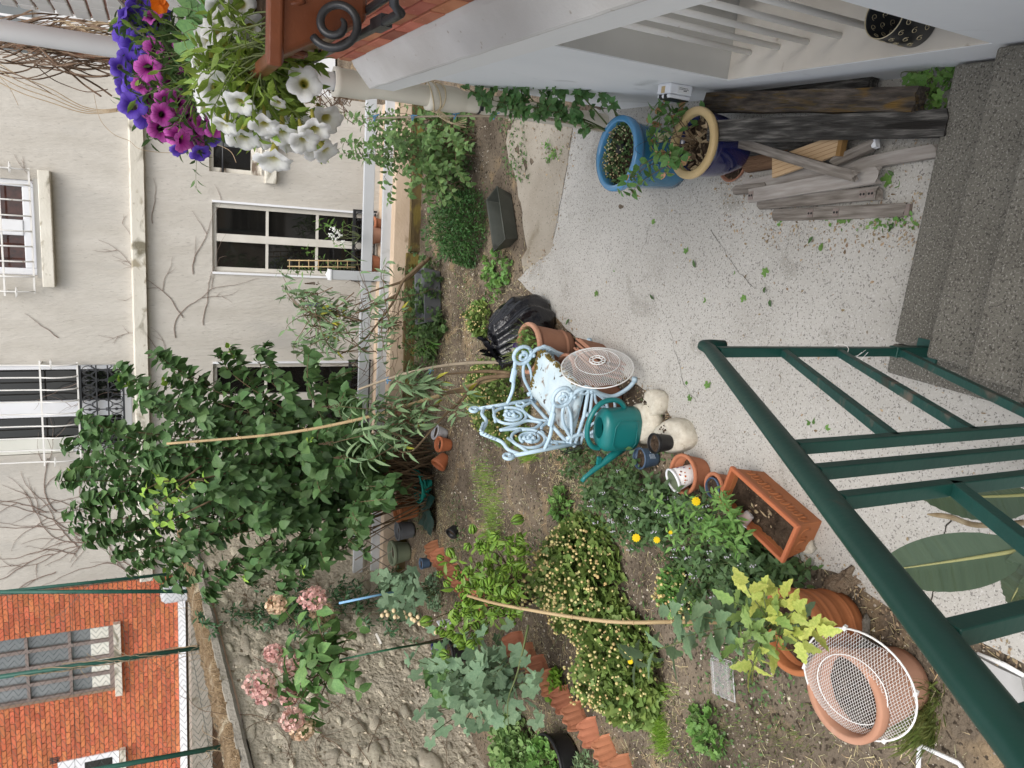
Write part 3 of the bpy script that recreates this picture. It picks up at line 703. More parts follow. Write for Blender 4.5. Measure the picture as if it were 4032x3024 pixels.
mb = MB(); yq = -0.045; zt2 = zt_ - 0.02; zb2 = c + 0.08
fbox(mb, a, b, zt2 - 0.012, zt2 + 0.012, yq, 0.03); fbox(mb, a, b, zb2 - 0.01, zb2 + 0.01, yq, 0.02); fbox(mb, a, b, zb2 + 0.145, zb2 + 0.16, yq, 0.02); fbox(mb, a, b, zt2 - 0.165, zt2 - 0.15, yq, 0.02)
nn = 9
for k in range(nn):
    s = a + (b - a) * (k + 0.5) / nn; r_ = (b - a) / nn / 2
    for zc in (zb2 + 0.075, zt2 - 0.085):
        mb.tube([(s + r_ * 0.92 * math.cos(t), yq, zc + 0.066 * math.sin(t)) for t in np.linspace(0, 6.28, 14)], 0.006, n=4, closed=True)
        mb.tube([(s, yq, zc - 0.06), (s, yq, zc + 0.06)], 0.006, n=4); mb.lathe([(0.0, -0.03), (0.018, 0), (0.0, 0.035)], 6, T(s, yq, zc))
    mb.tube([(s, yq, zb2), (s, yq, zt2)], 0.007, n=4)
    zc = (zb2 + zt2) / 2
    for sg in (-1, 1):
        for sz in (-1, 1): mb.tube([(s + sg * (0.012 + 0.022 * (1 - math.cos(t))), yq, zc + sz * (0.03 + 0.035 * math.sin(t) + 0.02 * t)) for t in np.linspace(0, 3.6, 9)], 0.0055, n=4)
mb.build("cast_guard", m_iron, fh)
# pots on the ledge behind the fence
m_terra = pm("terracotta", [(0.36, 0.13, 0.065), (0.48, 0.2, 0.11)], scale=5, rough=0.8, bump=0.15, bscale=40, patch=((0.5, 0.33, 0.24), 5, 0.66))
m_terra_plain = pm("plastic_terracotta", [(0.42, 0.13, 0.055), (0.50, 0.17, 0.08)], scale=3, rough=0.5, bump=0.05)

# ================================================================ PALE BUILDING BEYOND (glimpsed at the upper right)
FB = Vector((2.2, 12.5, 0))
wb = thing("white_house", "white house glimpsed past the roughcast corner behind dry vines", "house", FB)
mb = MB(); mb.box((0, 1.0, 2.6), (5.5, 1.9, 5.2)); mb.build("wall", m_white_wall, wb)
q0, q1 = onY(10, 120, 12.4), onY(300, 190, 12.4)
mb = MB(); mb.box((q1.x - FB.x - 0.1, 0.02, (q0.z + 4.2) / 2), (1.5, 0.12, max(0.6, q0.z - 4.2) * 0.9)); pw = mb.build("window", m_glass_grey, wb)
mb = MB(); 
for k in range(5): mb.box((q1.x - FB.x - 0.8 + 0.36 * k, -0.05, (q0.z + 4.2) / 2), (0.03, 0.02, 1.2))
mb.build("window_bar", m_frame_white, pw)
mb = MB(); mb.box((onY(262, 200, 12.2).x - FB.x, -0.3, onY(262, 200, 12.2).z), (0.12, 0.1, 1.3)); mb.build("timber_post", pm("brown_timber", [(0.16, 0.07, 0.04), (0.22, 0.1, 0.06)], scale=9, rough=0.8), wb)
lp = onY(185, 165, 12.0)
lt = thing("wall_lamp", "cream ribbed wall lamp seen through the dry vines", "lamp", lp)
mb = MB(); mb.lathe([(0.0, -0.13), (0.08, -0.12), (0.12, -0.06), (0.125, 0.02), (0.1, 0.1), (0.05, 0.14), (0.0, 0.145)], 16, R('Y', 90)); mb.build("lamp_shade", pm("cream_glass", [(0.6, 0.58, 0.42), (0.7, 0.68, 0.54)], scale=4, rough=0.3), lt)
mb = MB(); mb.box((0, 0.2, -0.05), (0.05, 0.35, 0.05)); mb.build("lamp_arm", m_frame_white, lt)

# ================================================================ LOW WALL, MOSSY BOARDS AND RAIL FENCE
LY = 8.15; LA = math.radians(4); LD = Vector((math.cos(LA), math.sin(LA), 0)); LO = Vector((0, LY, 0))
def ls_(px, py):
    p = onV(px, py, LO, LO + LD); return ((p - LO).dot(LD), p.z)
lw = thing("garden_wall", "low tan rendered garden wall under the grey rail fence", "wall", LO, LA)
mb = MB(); mb.box((-1.85, 0.09, 0.05), (5.7, 0.16, 0.40)); mb.build("wall", m_lowwall, lw, bevel=0.01)
edging = thing("timber_edging", "mossy dark timber edging along the foot of the tan garden wall", "edging", LO + LD * -1.8 + Vector((0.02, -0.06, 0)), LA)
x = -2.7
for k, L_ in enumerate((0.9, 1.0, 0.85, 1.05, 0.9, 0.75)):
    vs, fs = rough_board(L_ - 0.02, 0.045, 0.13 + 0.02 * (k % 2), 8, k, 0.008, 0.03)
    mb = MB(); mb.add(vs, fs, M=R('Z', -90) @ T(0, 0, 0)); mb.build("board", m_moss_board, edging, M=T(x, random.uniform(-.015, .015), -0.03) @ R('X', random.uniform(-6, 6))); x += L_
rf = thing("rail_fence", "pale grey two-rail plastic fence on the low tan wall", "fence", LO + Vector((-1.0, 0.10, 0.25)), LA)
z1a, z1b = ls_(1446, 700)[1], ls_(1489, 700)[1]; z2a, z2b = ls_(1524, 700)[1], ls_(1571, 700)[1]
xp_ = ls_(1480, 1095)[0] + 1.0
tilt = 0.0
for (za, zb) in ((z1a, z1b), (z2a, z2b)):
    for (s0, s1) in ((-3.65, xp_ - 0.055), (xp_ + 0.055, 2.2)):
        mb = MB(); mb.box(((s0 + s1) / 2, -0.02, (za + zb) / 2 - 0.25), (s1 - s0, 0.04, za - zb)); mb.build("rail", m_pvc, rf, bevel=0.006)
for s in (xp_, -3.70):
    zt = ls_(1378, 1090)[1]
    mb = MB(); mb.box((s, -0.03, (zt + 0.0) / 2 - 0.14), (0.1, 0.1, zt + 0.15)); pp = mb.build("post", m_pvc, rf, bevel=0.006)
    mb = MB(); mb.box((s, -0.03, zt - 0.06), (0.118, 0.118, 0.02)); mb.add([(s - .05, -.08, zt - .05), (s + .05, -.08, zt - .05), (s + .05, .02, zt - .05), (s - .05, .02, zt - .05), (s, -.03, zt - .015)], [(0, 1, 4), (1, 2, 4), (2, 3, 4), (3, 0, 4)]); mb.build("post_cap", m_frame_white, pp)

# ================================================================ STONE WALL
SA, SB = Vector((-5.05, 5.24, 0)), Vector((-4.54, 7.66, 0)); SD = (SB - SA).normalized(); SN = Vector((SD.y, -SD.x, 0))   # SN points into the garden
def ss_(px, py):
    p = onV(px, py, SA, SB); return ((p - SA).dot(SD), p.z)
swl = thing("stone_wall", "rubble stone garden wall with a rough cement cap overgrown with dead moss", "wall", SA, math.atan2(SD.y, SD.x) - math.pi / 2)
# local axes: x = away to the garden side, y = along wall, z up
def captop(y): return 2.02 + (y - 0.8) * 0.088 * 0.95
L0, L1 = -2.6, 4.35
mb = MB(); ny, nz = 140, 36; vs = []; fs = []
for j in range(ny + 1):
    y = L0 + (L1 - L0) * j / ny
    for k in range(nz + 1):
        z = -0.1 + (captop(y) + 0.05) * k / nz
        vs.append((0.018 * noise.noise(Vector((y * 6, z * 6, 1))) + 0.012 * noise.noise(Vector((y * 17, z * 17, 4))), y, z))
for j in range(ny):
    for k in range(nz): a = j * (nz + 1) + k; fs.append((a, a + nz + 1, a + nz + 2, a + 1))
mb.add(vs, fs, smooth=True); mb.box((-0.22, (L0 + L1) / 2, 0.93), (0.36, L1 - L0, 2.05)); mb.build("mortar_body", m_stone_mortar, swl)
ST = [rock_mesh("stone", m_stone, 3 + k * 1.7, (0.36, 1.0, random.uniform(0.5, 0.85)), 9, 6, 0.33) for k in range(10)]
# stones sit within the picture part of the wall; poisson-like fill
pts = []; tries = 0; rng = random.Random(5)
while len(pts) < 298 and tries < 9000:
    tries += 1
    y = rng.uniform(-0.5, 4.2); z = rng.uniform(0.05, 2.15)
    if z > captop(y) - 0.07: continue
    r = rng.choice((0.035, 0.045, 0.055, 0.07, 0.09, 0.11))
    if any(((y - a) / 1.15) ** 2 + (z - b) ** 2 * 1.3 < (r * 0.88 + q * 0.88) ** 2 for a, b, q in pts): continue
    pts.append((y, z, r))
for (y, z, r) in pts:
    link("stone", rng.choice(ST), swl, T(-0.008 + rng.uniform(-.012, .006), y, z) @ R('X', rng.uniform(-25, 25)) @ S3(min(r, 0.06) * 1.3, r * rng.uniform(1.0, 1.3), r * 1.1))
ch_ = pm("small_stone_mix", [(0.46, 0.40, 0.30), (0.64, 0.57, 0.45)], scale=8, rough=1, bump=0.5, rand=0.3)
tpl = (np.array([v.co[:] for v in rock_mesh("chip", ch_, 2, (0.5, 1, 0.7), 6, 4, 0.3).vertices]), [tuple(p.vertices) for p in bpy.data.meshes["chip"].polygons])
n = 900; P = np.c_[np.full(n, -0.004), RNG.uniform(-1.0, 4.3, n), RNG.uniform(0.02, 2.2, n)]
P = P[[p[2] < captop(p[1]) - 0.06 for p in P]]
o = link("chipped_stone", mesh_from_tpl("chipped_stone", tpl, place_mats(P, np.c_[np.zeros(len(P)), np.cos(RNG.uniform(0, 6, len(P))), np.sin(RNG.uniform(0, 6, len(P)))], np.tile([0.3, 0.2, 1.0], (len(P), 1)), RNG.uniform(0.01, 0.028, len(P))), ch_), swl); o['kind'] = 'stuff'
# cap: overhanging cement slab, dead moss lying on it
mb = MB(); vs = []; fs = []; ys = np.linspace(L0, L1, 90)
for y in ys:
    zt = captop(y); e = 0.02 * noise.noise(Vector((y * 5, 0, 3))) + 0.01 * noise.noise(Vector((y * 14, 0, 9)))
    for (x, z) in ((0.035 + e, zt - 0.03), (0.05 + e, zt), (0.035 + e, zt + 0.06), (-0.06 + e, zt + 0.085), (-0.40, zt + 0.09), (-0.42, zt - 0.03)): vs.append((x, y, z + e * 0.5))
for i in range(len(ys) - 1):
    for k in range(6): fs.append((i * 6 + k, (i + 1) * 6 + k, (i + 1) * 6 + (k + 1) % 6, i * 6 + (k + 1) % 6))
fs.append(tuple(range(6))); fs.append(tuple((len(ys) - 1) * 6 + k for k in range(5, -1, -1)))
mb.add(vs, fs); mb.build("cap", m_cap, swl)
mb = MB(); vs = []; fs = []; nn = 16; ys = np.linspace(L0, L1, 200)
for y in ys:
    for k in range(nn + 1):
        t = k / nn; x = -0.44 + 0.47 * t
        hgt = 0.085 + 0.055 * math.sin(math.pi * t) ** 0.6 + (0.03 * noise.noise(Vector((x * 9, y * 9, 0))) + 0.022 * noise.noise(Vector((x * 26, y * 26, 2)))) * math.sin(math.pi * t)
        if k == nn: hgt = 0.05
        vs.append((x + 0.045 * noise.noise(Vector((y * 4, 1, 0))) * t + (0.02 * noise.noise(Vector((y * 22, 1, 5))) if k > nn - 4 else 0), y, captop(y) + hgt + 0.004))
for i in range(len(ys) - 1):
    for k in range(nn): a = i * (nn + 1) + k; fs.append((a, a + nn + 1, a + nn + 2, a + 1))
mb.add(vs, fs, smooth=True); tag(mb.build("dead_moss", m_thatch, swl), kind='stuff')

# dry twigs creeping over the wall top and face
tw_ = thing("wall_twigs", "bare pale twigs clinging to the top of the stone wall", "dry creeper", SA + SD * 1.2, math.atan2(SD.y, SD.x) - math.pi / 2)
mb = MB()
for k in range(46):
    y = random.uniform(-1.2, 1.9); z0 = captop(y + 1.2) + 0.08; x = random.uniform(-0.2, 0.05)
    a = random.uniform(-1, 1); L_ = random.uniform(0.12, 0.5)
    pts = [(x, y, z0)]
    for i in range(5):
        a += random.uniform(-.6, .6); p = pts[-1]; pts.append((p[0] + random.uniform(0, .03), p[1] + L_ / 5 * math.sin(a), p[2] + L_ / 5 * math.cos(a) * random.choice((1, 1, 0.2, -0.3))))
    mb.tube(spline(pts, 3), [0.0045] + [0.003] * 13 + [0.0012] * 2, n=4)
tw_o = mb.build("twig", m_vine_pale, tw_); 
def creeper(name, label, root_p, rz, to_local, starts, mat, rad, seedn, rough_=0.02, x_off=0.012):
    """stems crawling over a wall face: starts = [(s, z, heading, length)] in wall coordinates"""
    t = thing(name, label, "dry creeper", root_p, rz); rg = random.Random(seedn); mb = MB()
    def grow(s, z, h, L_, r, lev):
        pts = [(s, z)]; n = max(4, int(L_ / 0.05))
        for i in range(n):
            h += rg.uniform(-.28, .28); s += math.sin(h) * L_ / n; z += math.cos(h) * L_ / n; pts.append((s, z))
            if lev < 2 and rg.random() < 0.13: grow(s, z, h + rg.choice((-1, 1)) * rg.uniform(0.4, 0.9), L_ * rg.uniform(0.25, 0.5) * (1 - i / n * 0.5), r * 0.7, lev + 1)
        mb.tube([to_local(a, b) for a, b in pts], [max(r * (1 - 0.7 * i / n), r * 0.25) for i in range(n + 1)], n=4)
    for st in starts: grow(*st, rad, 0)
    mb.build("stem", mat, t); return t
creeper("wall_creeper", "leafless dark creeper stems spread over the stone wall face", SA + SD * 0.5 + SN * 0.0, math.atan2(SD.y, SD.x) - math.pi / 2, lambda s, z: (0.022 + 0.01 * noise.noise(Vector((s * 5, z * 5, 0))), s - 0.5, z),
        [(random.uniform(-.6, 2.4), random.uniform(0.4, 2.0), random.choice((-1, 1)) * random.uniform(0.8, 2.2), random.uniform(0.6, 1.5)) for k in range(34)], m_vine, 0.004, 3)
fcl = lambda s, z: (s + 1.0, -0.008, z)
def fstart(px, py, h, L_): s, z = fs_(px, py); return (s, z, h, L_)
creeper("facade_creeper", "thin bare creeper stems branching over the lower roughcast facade of the far house", FO + FD * -1.0, FA_, fcl,
        [fstart(560, 1560, 0.5, 0.9), fstart(700, 1500, 1.1, 1.5), fstart(690, 1330, 1.6, 1.3), fstart(720, 1250, 1.3, 1.2), fstart(800, 1280, 1.4, 1.1), fstart(760, 1080, 1.5, 0.9), fstart(580, 1080, 1.0, 0.6), fstart(230, 1330, 0.9, 0.4), fstart(205, 820, 1.0, 0.6), fstart(320, 1500, -0.3, 0.5), fstart(600, 880, 1.2, 0.5)], m_creeper, 0.0045, 8)
creeper("facade_creeper", "dense fan of bare creeper stems on the far facade beside the green fence post", FO + FD * -4.0, FA_, lambda s, z: (s + 4.0, -0.008, z),
        [fstart(420 + random.uniform(-250, 200), random.uniform(1950, 2300), random.uniform(-.6, .9), random.uniform(0.7, 1.5)) for k in range(20)], m_creeper, 0.0055, 4)

# ================================================================ CHAIN-LINK FENCE ON THE STONE WALL
cf = thing("chain_link_fence", "green wire mesh fence with green steel posts standing on the stone wall", "fence", SA + SD * 2.0, math.atan2(SD.y, SD.x) - math.pi / 2)
def fpost(p, q, name="post", r=0.022):
    (s0, z0), (s1, z1) = ss_(*p), ss_(*q); mb = MB(); mb.tube([(-0.2, s0 - 2.0, z0 - 0.15), (-0.2, s1 - 2.0 + (s1 - s0) * 0.25, z1 + (z1 - z0) * 0.25)], r, n=8); return mb.build(name, m_green_post, cf)
fpost((680, 2280), (0, 2274)); fpost((735, 2500), (0, 2602)); fpost((800, 2895), (180, 3000)); fpost((605, 2212), (0, 2272), "brace", 0.018)
mb = MB(); y0, y1, zl, zh = -1.4, 1.45, 2.12, 4.6; cw, chh = 0.075, 0.075
ncol = int((y1 - y0) / cw)
for c in range(ncol):
    yc = y0 + c * cw; nrow = int((zh - zl) / chh); 
    pts = [(-0.2 + (0.004 if k % 2 else -0.004), yc + (cw if k % 2 else 0.0) , zl + 0.1 * (yc + 1.4) * 0.9 + k * chh / 1.6) for k in range(int(nrow * 1.6))]
    mb.tube(pts, 0.0027, n=3, caps=False)
o = mb.build("mesh_wire", m_net, cf); o['kind'] = 'stuff'
mb = MB()
for z in (2.25, 3.3, 4.2): mb.tube([(-0.205, y0, z), (-0.205, y1, z + 0.2)], 0.0022, n=4)
mb.build("tension_wire", m_net, cf)
# dry vine wound round the middle post
dv = thing("post_vine", "bare vine stems wound around the middle green fence post", "dry creeper", SA + SD * ss_(735, 2500)[0] + Vector((0, 0, 2.4)), math.atan2(SD.y, SD.x) - math.pi / 2)
(s0, z0), (s1, z1) = ss_(735, 2500), ss_(0, 2602); mb = MB()
for k in range(4):
    pts = []
    for i in range(26):
        t = i / 25 * (1 - 0.12 * k); a = t * (5 + k) + k; pts.append((-0.2 + 0.032 * math.cos(a), (s1 - s0) * t + 0.032 * math.sin(a) + random.uniform(-.01, .01), (z1 - z0) * t + z0 - 2.5))
    mb.tube(pts, 0.006 - 0.001 * k, n=4)
for k in range(16):
    t = random.uniform(0, .6); p = Vector((-0.2, (s1 - s0) * t, (z1 - z0) * t + z0 - 2.4)); d = Vector((0, random.uniform(-1, 1), random.uniform(-.5, .8))) * 0.2
    mb.tube(spline([p, p + d * 0.5 + Vector((0.02, 0, .03)), p + d], 3), 0.0025, n=4)
mb.build("stem", m_vine_pale, dv)

# ================================================================ BRICK BUILDING BEHIND THE STONE WALL
BY = 12.6; BO = Vector((-7.0, BY + math.tan(FA_) * -7.0, 0))
bb = thing("brick_building", "orange brick building with a grey many-paned window behind the mesh fence", "building", BO, FA_)
def bs_(px, py):
    p = onV(px, py, BO, BO + FD); return ((p - BO).dot(FD), p.z)
bx1 = bs_(300, 2312)[0]; bz0 = bs_(702, 2500)[1]
s0, zt = bs_(0, 2795); s1, zb = bs_(445, 2461)
wh = (s0, s1, zb, 6.2)
w2 = (bs_(300, 3010)[0] - 1.0, bs_(300, 3010)[0] + 0.12, bs_(470, 3000)[1], bs_(300, 3024)[1] + 0.25)
mb = wall_grid(MB(), -5.2, bx1 - 0.004, bz0, 6.4, [wh], rev=0.16, y=0.004)
mb.box(((bx1 - 5.2) / 2, 1.3, 3.1), (bx1 + 5.19, 2.2, 6.4)); mb.build("joint_wall", m_joint_far, bb)
mb = MB(); mb.box(((bx1 - 5.2) / 2, -0.03, bz0 - 0.055), (bx1 + 5.2, 0.1, 0.11)); mb.build("base_band", m_frame_white, bb)
mb = MB(); mb.box(((bx1 - 5.2) / 2, -0.5, bz0 - 0.3), (bx1 + 5.2, 1.0, 0.3)); mb.build("outbuilding_roof", m_cap, bb)
mb = MB(); qb = bs_(650, 2330); mb.lathe([(0.16, -0.4), (0.17, 0.0), (0.12, 0.06), (0.0, 0.08)], 14, T(qb[0] + 0.1, -0.25, qb[1])); mb.build("vent_cowl", m_pvc, bb)
def bmesh_b(l, h):
    q = MB(); q.box((0, 0, 0), (l, 0.02, h)); return q.mesh("brick", m_brick_far)
BL, BH, GP = 0.205, 0.055, 0.012
mF, mH = bmesh_b(BL, BH), bmesh_b(BL / 2 - GP / 2, BH)
cand = []
r = 0; z = bz0 + BH / 2 + 0.006
while z < 6.3:
    x = bx1; k = 0
    while x > -5.1:
        l = BL if (k > 0 or r % 2) else BL / 2 - GP / 2
        a, b = x - l, x
        if z - BH / 2 < wh[3] and z + BH / 2 > wh[2] and b > wh[0] and a < wh[1]:
            if a < wh[0] - 0.05: cand.append((a, wh[0] - 0.004, z))
            if b > wh[1] + 0.05: cand.append((wh[1] + 0.004, b, z))
        else: cand.append((a, b, z))
        x -= l + GP; k += 1
    z += BH + GP; r += 1
def seen(c):
    p = BO + FD * ((c[0] + c[1]) / 2) + Vector((0, 0, c[2])); q = p - EYE; dz = q.dot(CF)
    px = 2016 - q.dot(CU) / dz * FPX; py = 1512 - q.dot(CR) / dz * FPX
    return -10 < px < 700 and 2270 < py < 3040
vis = [c for c in cand if seen(c)]; vis.sort(key=lambda c: abs(c[0] + 1.0) + abs(c[2] - 3.2)); pick = set(vis[:300]); rest = MB()
for c in cand:
    l = c[1] - c[0]; m = T((c[0] + c[1]) / 2, -0.003 + random.uniform(-.002, .002), c[2])
    if c in pick: link("brick", mF, bb, m @ S3(l / BL, 1, 1))
    else: rest.box((0, 0, 0), (l, 0.02, BH), m)
o = rest.build("brickwork", m_brick_far, bb); o['kind'] = 'stuff'
a, b, c, d = wh; mb = MB(); y = 0.1
for k in range(5): s = a + (b - a) * k / 4; w_ = 0.045 if k in (0, 4) else 0.028; fbox(mb, s - w_, s + w_, c, d, y, 0.06)
w = mb.build("window", m_frame_brown, bb); mb = MB(); zr = [c + 0.05, c + 0.62, c + 1.2, c + 1.75, c + 2.3]
for z in zr: fbox(mb, a, b, z - 0.022 - (0.03 if z == zr[0] else 0), z + 0.022, y - 0.004, 0.05)
mb.build("glazing_bar", m_frame_brown, w)
for k in range(4):
    for i in range(4):
        mb = MB(); fbox(mb, a + (b - a) * k / 4 + 0.03, a + (b - a) * (k + 1) / 4 - 0.03, zr[i] + 0.022, zr[i + 1] - 0.022, y + 0.02, 0.008); mb.build("pane", m_glass_grey, w)
    mb = MB(); fbox(mb, a + (b - a) * k / 4 + 0.03, a + (b - a) * (k + 1) / 4 - 0.03, zr[0] + 0.022, zr[0] + 0.28, y + 0.012, 0.006); mb.build("paper_sheet", m_blind, w)
mb = MB(); fbox(mb, a - 0.06, b + 0.06, c - 0.11, c - 0.005, -0.03, 0.16); mb.build("window_sill", m_string, bb, bevel=0.006)
a, b, c, d = w2; mb = MB(); fbox(mb, a, b, c, d, -0.012, 0.05); w = mb.build("white_window", m_frame_white, bb, bevel=0.006)
mb = MB(); fbox(mb, b - 0.36, b - 0.09, c + 0.1, c + 0.5, -0.035, 0.01); mb.build("pane", m_glass, w)
mb = MB(); fbox(mb, a, b + 0.03, c - 0.1, c - 0.01, -0.03, 0.12); mb.build("window_sill", m_string, bb)
sv, zv = bs_(215, 2990); mb = MB()
for k in range(4): fbox(mb, sv - 0.06 + 0.03 * k, sv - 0.045 + 0.03 * k, zv - 0.07, zv + 0.07, -0.016, 0.012)
mb.build("vent_grille", m_iron, bb)

# ================================================================ DRY VINE TANGLE AT THE HOUSE CORNER
vt = thing("vine_tangle", "tangle of leafless brown vines hanging beside the white brick corner", "dry vine", (0.62, 4.7, 2.2))
mb = MB(); rg = random.Random(21); base = Vector((0.62, 4.7, 2.2))
def vpt(px, py, d): return far(px, py, d) - base
for k in range(105):
    d = rg.uniform(4.6, 5.6); x0 = rg.uniform(-250, 260); y0 = rg.uniform(60, 250) + x0 * 0.06
    pts = [(x0, y0)]; h = rg.uniform(-.25, .5); n = rg.randint(5, 9); st = rg.uniform(50, 95)
    for i in range(n):
        h += rg.uniform(-.35, .35); h *= 0.9; x, y = pts[-1]
        tgt = 120 + max(x, 0) * 0.22
        h += (tgt - y) / 900
        pts.append((x + st * math.cos(h), y + st * math.sin(h)))
    r = rg.choice((0.0028, 0.0035, 0.0045, 0.006)); mb.tube(spline([vpt(a, b, d + 0.12 * math.sin(i * 1.3 + k)) for i, (a, b) in enumerate(pts)], 4), r, n=4)
mb.build("stem", m_vine, vt)
mb = MB()
for k in range(4): mb.tube(spline([vpt(-120, 170 + 30 * k, 5.0), vpt(60, 290 + 22 * k, 5.0), vpt(200, 350 + 18 * k, 5.05), vpt(330, 420 + 8 * k, 5.1), vpt(440, 430 + 4 * k, 5.1), vpt(560, 400 + 6 * k, 5.0)], 8), 0.0032, n=4)
mb.tube(spline([vpt(370, 370, 5), vpt(380, 420, 5), vpt(400, 480, 5.02), vpt(450, 530, 5.05), vpt(510, 555, 5.1), vpt(560, 590, 5.1), vpt(700, 600, 5.2), vpt(800, 560, 5.2), vpt(900, 590, 5.2), vpt(930, 640, 5.2)], 5), 0.0022, n=4)
mb.tube(spline([vpt(0, 305, 5), vpt(40, 350, 5), vpt(72, 415, 5)], 5), 0.0022, n=4)
for k in range(14): mb.tube(spline([vpt(rg.uniform(200, 500), rg.uniform(80, 130), 4.7), vpt(rg.uniform(250, 560), rg.uniform(90, 150), 4.75), vpt(rg.uniform(300, 600), rg.uniform(80, 160), 4.8)], 4), 0.003, n=4)
mb.build("stem", m_vine_pale, vt)
mb = MB()
for k in range(40):
    p = vpt(rg.uniform(1190, 1370), rg.uniform(330, 420), 5.0); pts = [p]
    for i in range(4): pts.append(pts[-1] + Vector((rg.uniform(-.06, .06), rg.uniform(-.04, .04), rg.uniform(-.07, .05))))
    mb.tube(spline(pts, 3), 0.0028, n=4)
mb.build("pipe_twig", m_vine, vt)

# ================================================================ POTS AND CONTAINERS
m_blueglaze = pm("blue_glaze", [(0.02, 0.115, 0.20), (0.035, 0.165, 0.28)], scale=3, rough=0.18, bump=0.05, spec=0.6, coat=0.4)
m_bluerim = pm("blue_rim_glaze", [(0.055, 0.21, 0.40), (0.09, 0.28, 0.5)], scale=4, rough=0.15, bump=0.05, spec=0.6, coat=0.5)
m_navy = pm("navy_glaze", [(0.006, 0.008, 0.05), (0.012, 0.018, 0.10)], scale=3, rough=0.15, bump=0.05, spec=0.6, coat=0.5)
m_creamrim = pm("cream_glaze", [(0.48, 0.35, 0.17), (0.58, 0.44, 0.24)], scale=4, rough=0.35, bump=0.08)
m_pale_terra = pm("pale_terracotta", [(0.40, 0.20, 0.125), (0.52, 0.29, 0.2)], scale=4, rough=0.85, bump=0.15, patch=((0.55, 0.38, 0.3), 4, 0.62))
m_old_terra = pm("weathered_terracotta", [(0.27, 0.13, 0.08), (0.36, 0.18, 0.115)], scale=4, rough=0.9, bump=0.2, patch=((0.16, 0.1, 0.06), 5, 0.6))
m_big_terra = pm("brown_terracotta", [(0.33, 0.115, 0.042), (0.46, 0.17, 0.07)], scale=3, rough=0.6, bump=0.1, patch=((0.2, 0.075, 0.035), 3.5, 0.58))
m_potsoil = pm("potting_soil", [(0.03, 0.021, 0.015), (0.085, 0.06, 0.042)], scale=22, rough=1, bump=1.0, bscale=50, bdist=0.02, spec=0.05, speck=((0.2, 0.14, 0.09), 70, 0.33))
m_black_pl = pm("black_plastic", [(0.012, 0.012, 0.013), (0.025, 0.025, 0.026)], scale=6, rough=0.45, bump=0.05)
m_grey_pl = pm("grey_plastic", [(0.10, 0.105, 0.115), (0.15, 0.155, 0.165)], scale=6, rough=0.5, bump=0.04)
m_bluegrey_pl = pm("blue_grey_plastic", [(0.05, 0.085, 0.14), (0.07, 0.11, 0.175)], scale=6, rough=0.5, bump=0.04)
m_teal = pm("teal_plastic", [(0.006, 0.135, 0.135), (0.01, 0.17, 0.165)], scale=3, rough=0.35, bump=0.06, bscale=160, spec=0.5)
m_sage = pm("sage_plastic", [(0.14, 0.17, 0.11), (0.19, 0.22, 0.15)], scale=5, rough=0.5)
m_wire_black = pm("black_wire", [(0.012, 0.012, 0.012), (0.02, 0.02, 0.02)], scale=9, rough=0.5)
m_litter = pm("dry_leaf_litter", [(0.22, 0.15, 0.085), (0.42, 0.33, 0.22)], scale=30, rough=1, rand=0.4, trans=0.1)

def pot(name, label, base, r0, r1, h, mat, cat="plant pot", rim=0.02, riml=0.04, soil=0.8, rimmat=None, bands=(), bulge=0.0, group=None, soilmat=None, tilt=None, n=32, wall=0.012):
    t = thing(name, label, cat, base, 0, group)
    if tilt is not None: t.rotation_euler = tilt
    prof = [(r0 * 0.9, 0.0), (r0, 0.006)]
    hb = h - riml; steps_ = 7
    for i in range(1, steps_ + 1):
        f = i / steps_; prof.append((r0 + (r1 - r0) * f + bulge * math.sin(math.pi * f), hb * f))
    for (f, w_) in bands:
        rr = r0 + (r1 - r0) * f + bulge * math.sin(math.pi * f); prof += [(rr, hb * f - 0.012), (rr + w_, hb * f - 0.006), (rr + w_, hb * f + 0.006), (rr, hb * f + 0.012)]
    prof.sort(key=lambda q: q[1])
    zs_in = h * soil
    mb = MB(); mb.lathe(prof + [(r1 - wall, hb + 0.001), (r1 - wall - (r1 - r0) * (1 - soil) * 0.9, zs_in - 0.03)], n); b = mb.build("body", mat, t)
    mb = MB(); mb.lathe([(r1 - 0.001, hb - 0.001), (r1 + rim * 0.85, hb + 0.002), (r1 + rim, hb + riml * 0.3), (r1 + rim, h - 0.006), (r1 + rim - 0.005, h), (r1 - wall * 0.6, h), (r1 - wall, h - 0.005), (r1 - wall - 0.001, hb - 0.002)], n); mb.build("rim", rimmat or mat, t)
    if soil < 1:
        rs = r1 - wall - (r1 - r0) * (1 - soil) * 0.6; mb = MB(); vs = [(0, 0, zs_in + 0.01)]; fs = []
        for q in range(1, 6):
            for k in range(24):
                a = 2 * math.pi * k / 24; x, y = rs * q / 5 * math.cos(a), rs * q / 5 * math.sin(a); vs.append((x, y, zs_in + 0.012 * noise.noise(Vector((x * 40 + base[0] * 9, y * 40, 0)))))
        for k in range(24): fs.append((0, 1 + k, 1 + (k + 1) % 24))
        for q in range(4):
            for k in range(24): a_ = 1 + q * 24; fs.append((a_ + k, a_ + 24 + k, a_ + 24 + (k + 1) % 24, a_ + (k + 1) % 24))
        mb.add(vs, fs, smooth=True); mb.build("soil", soilmat or m_potsoil, t)
    return t
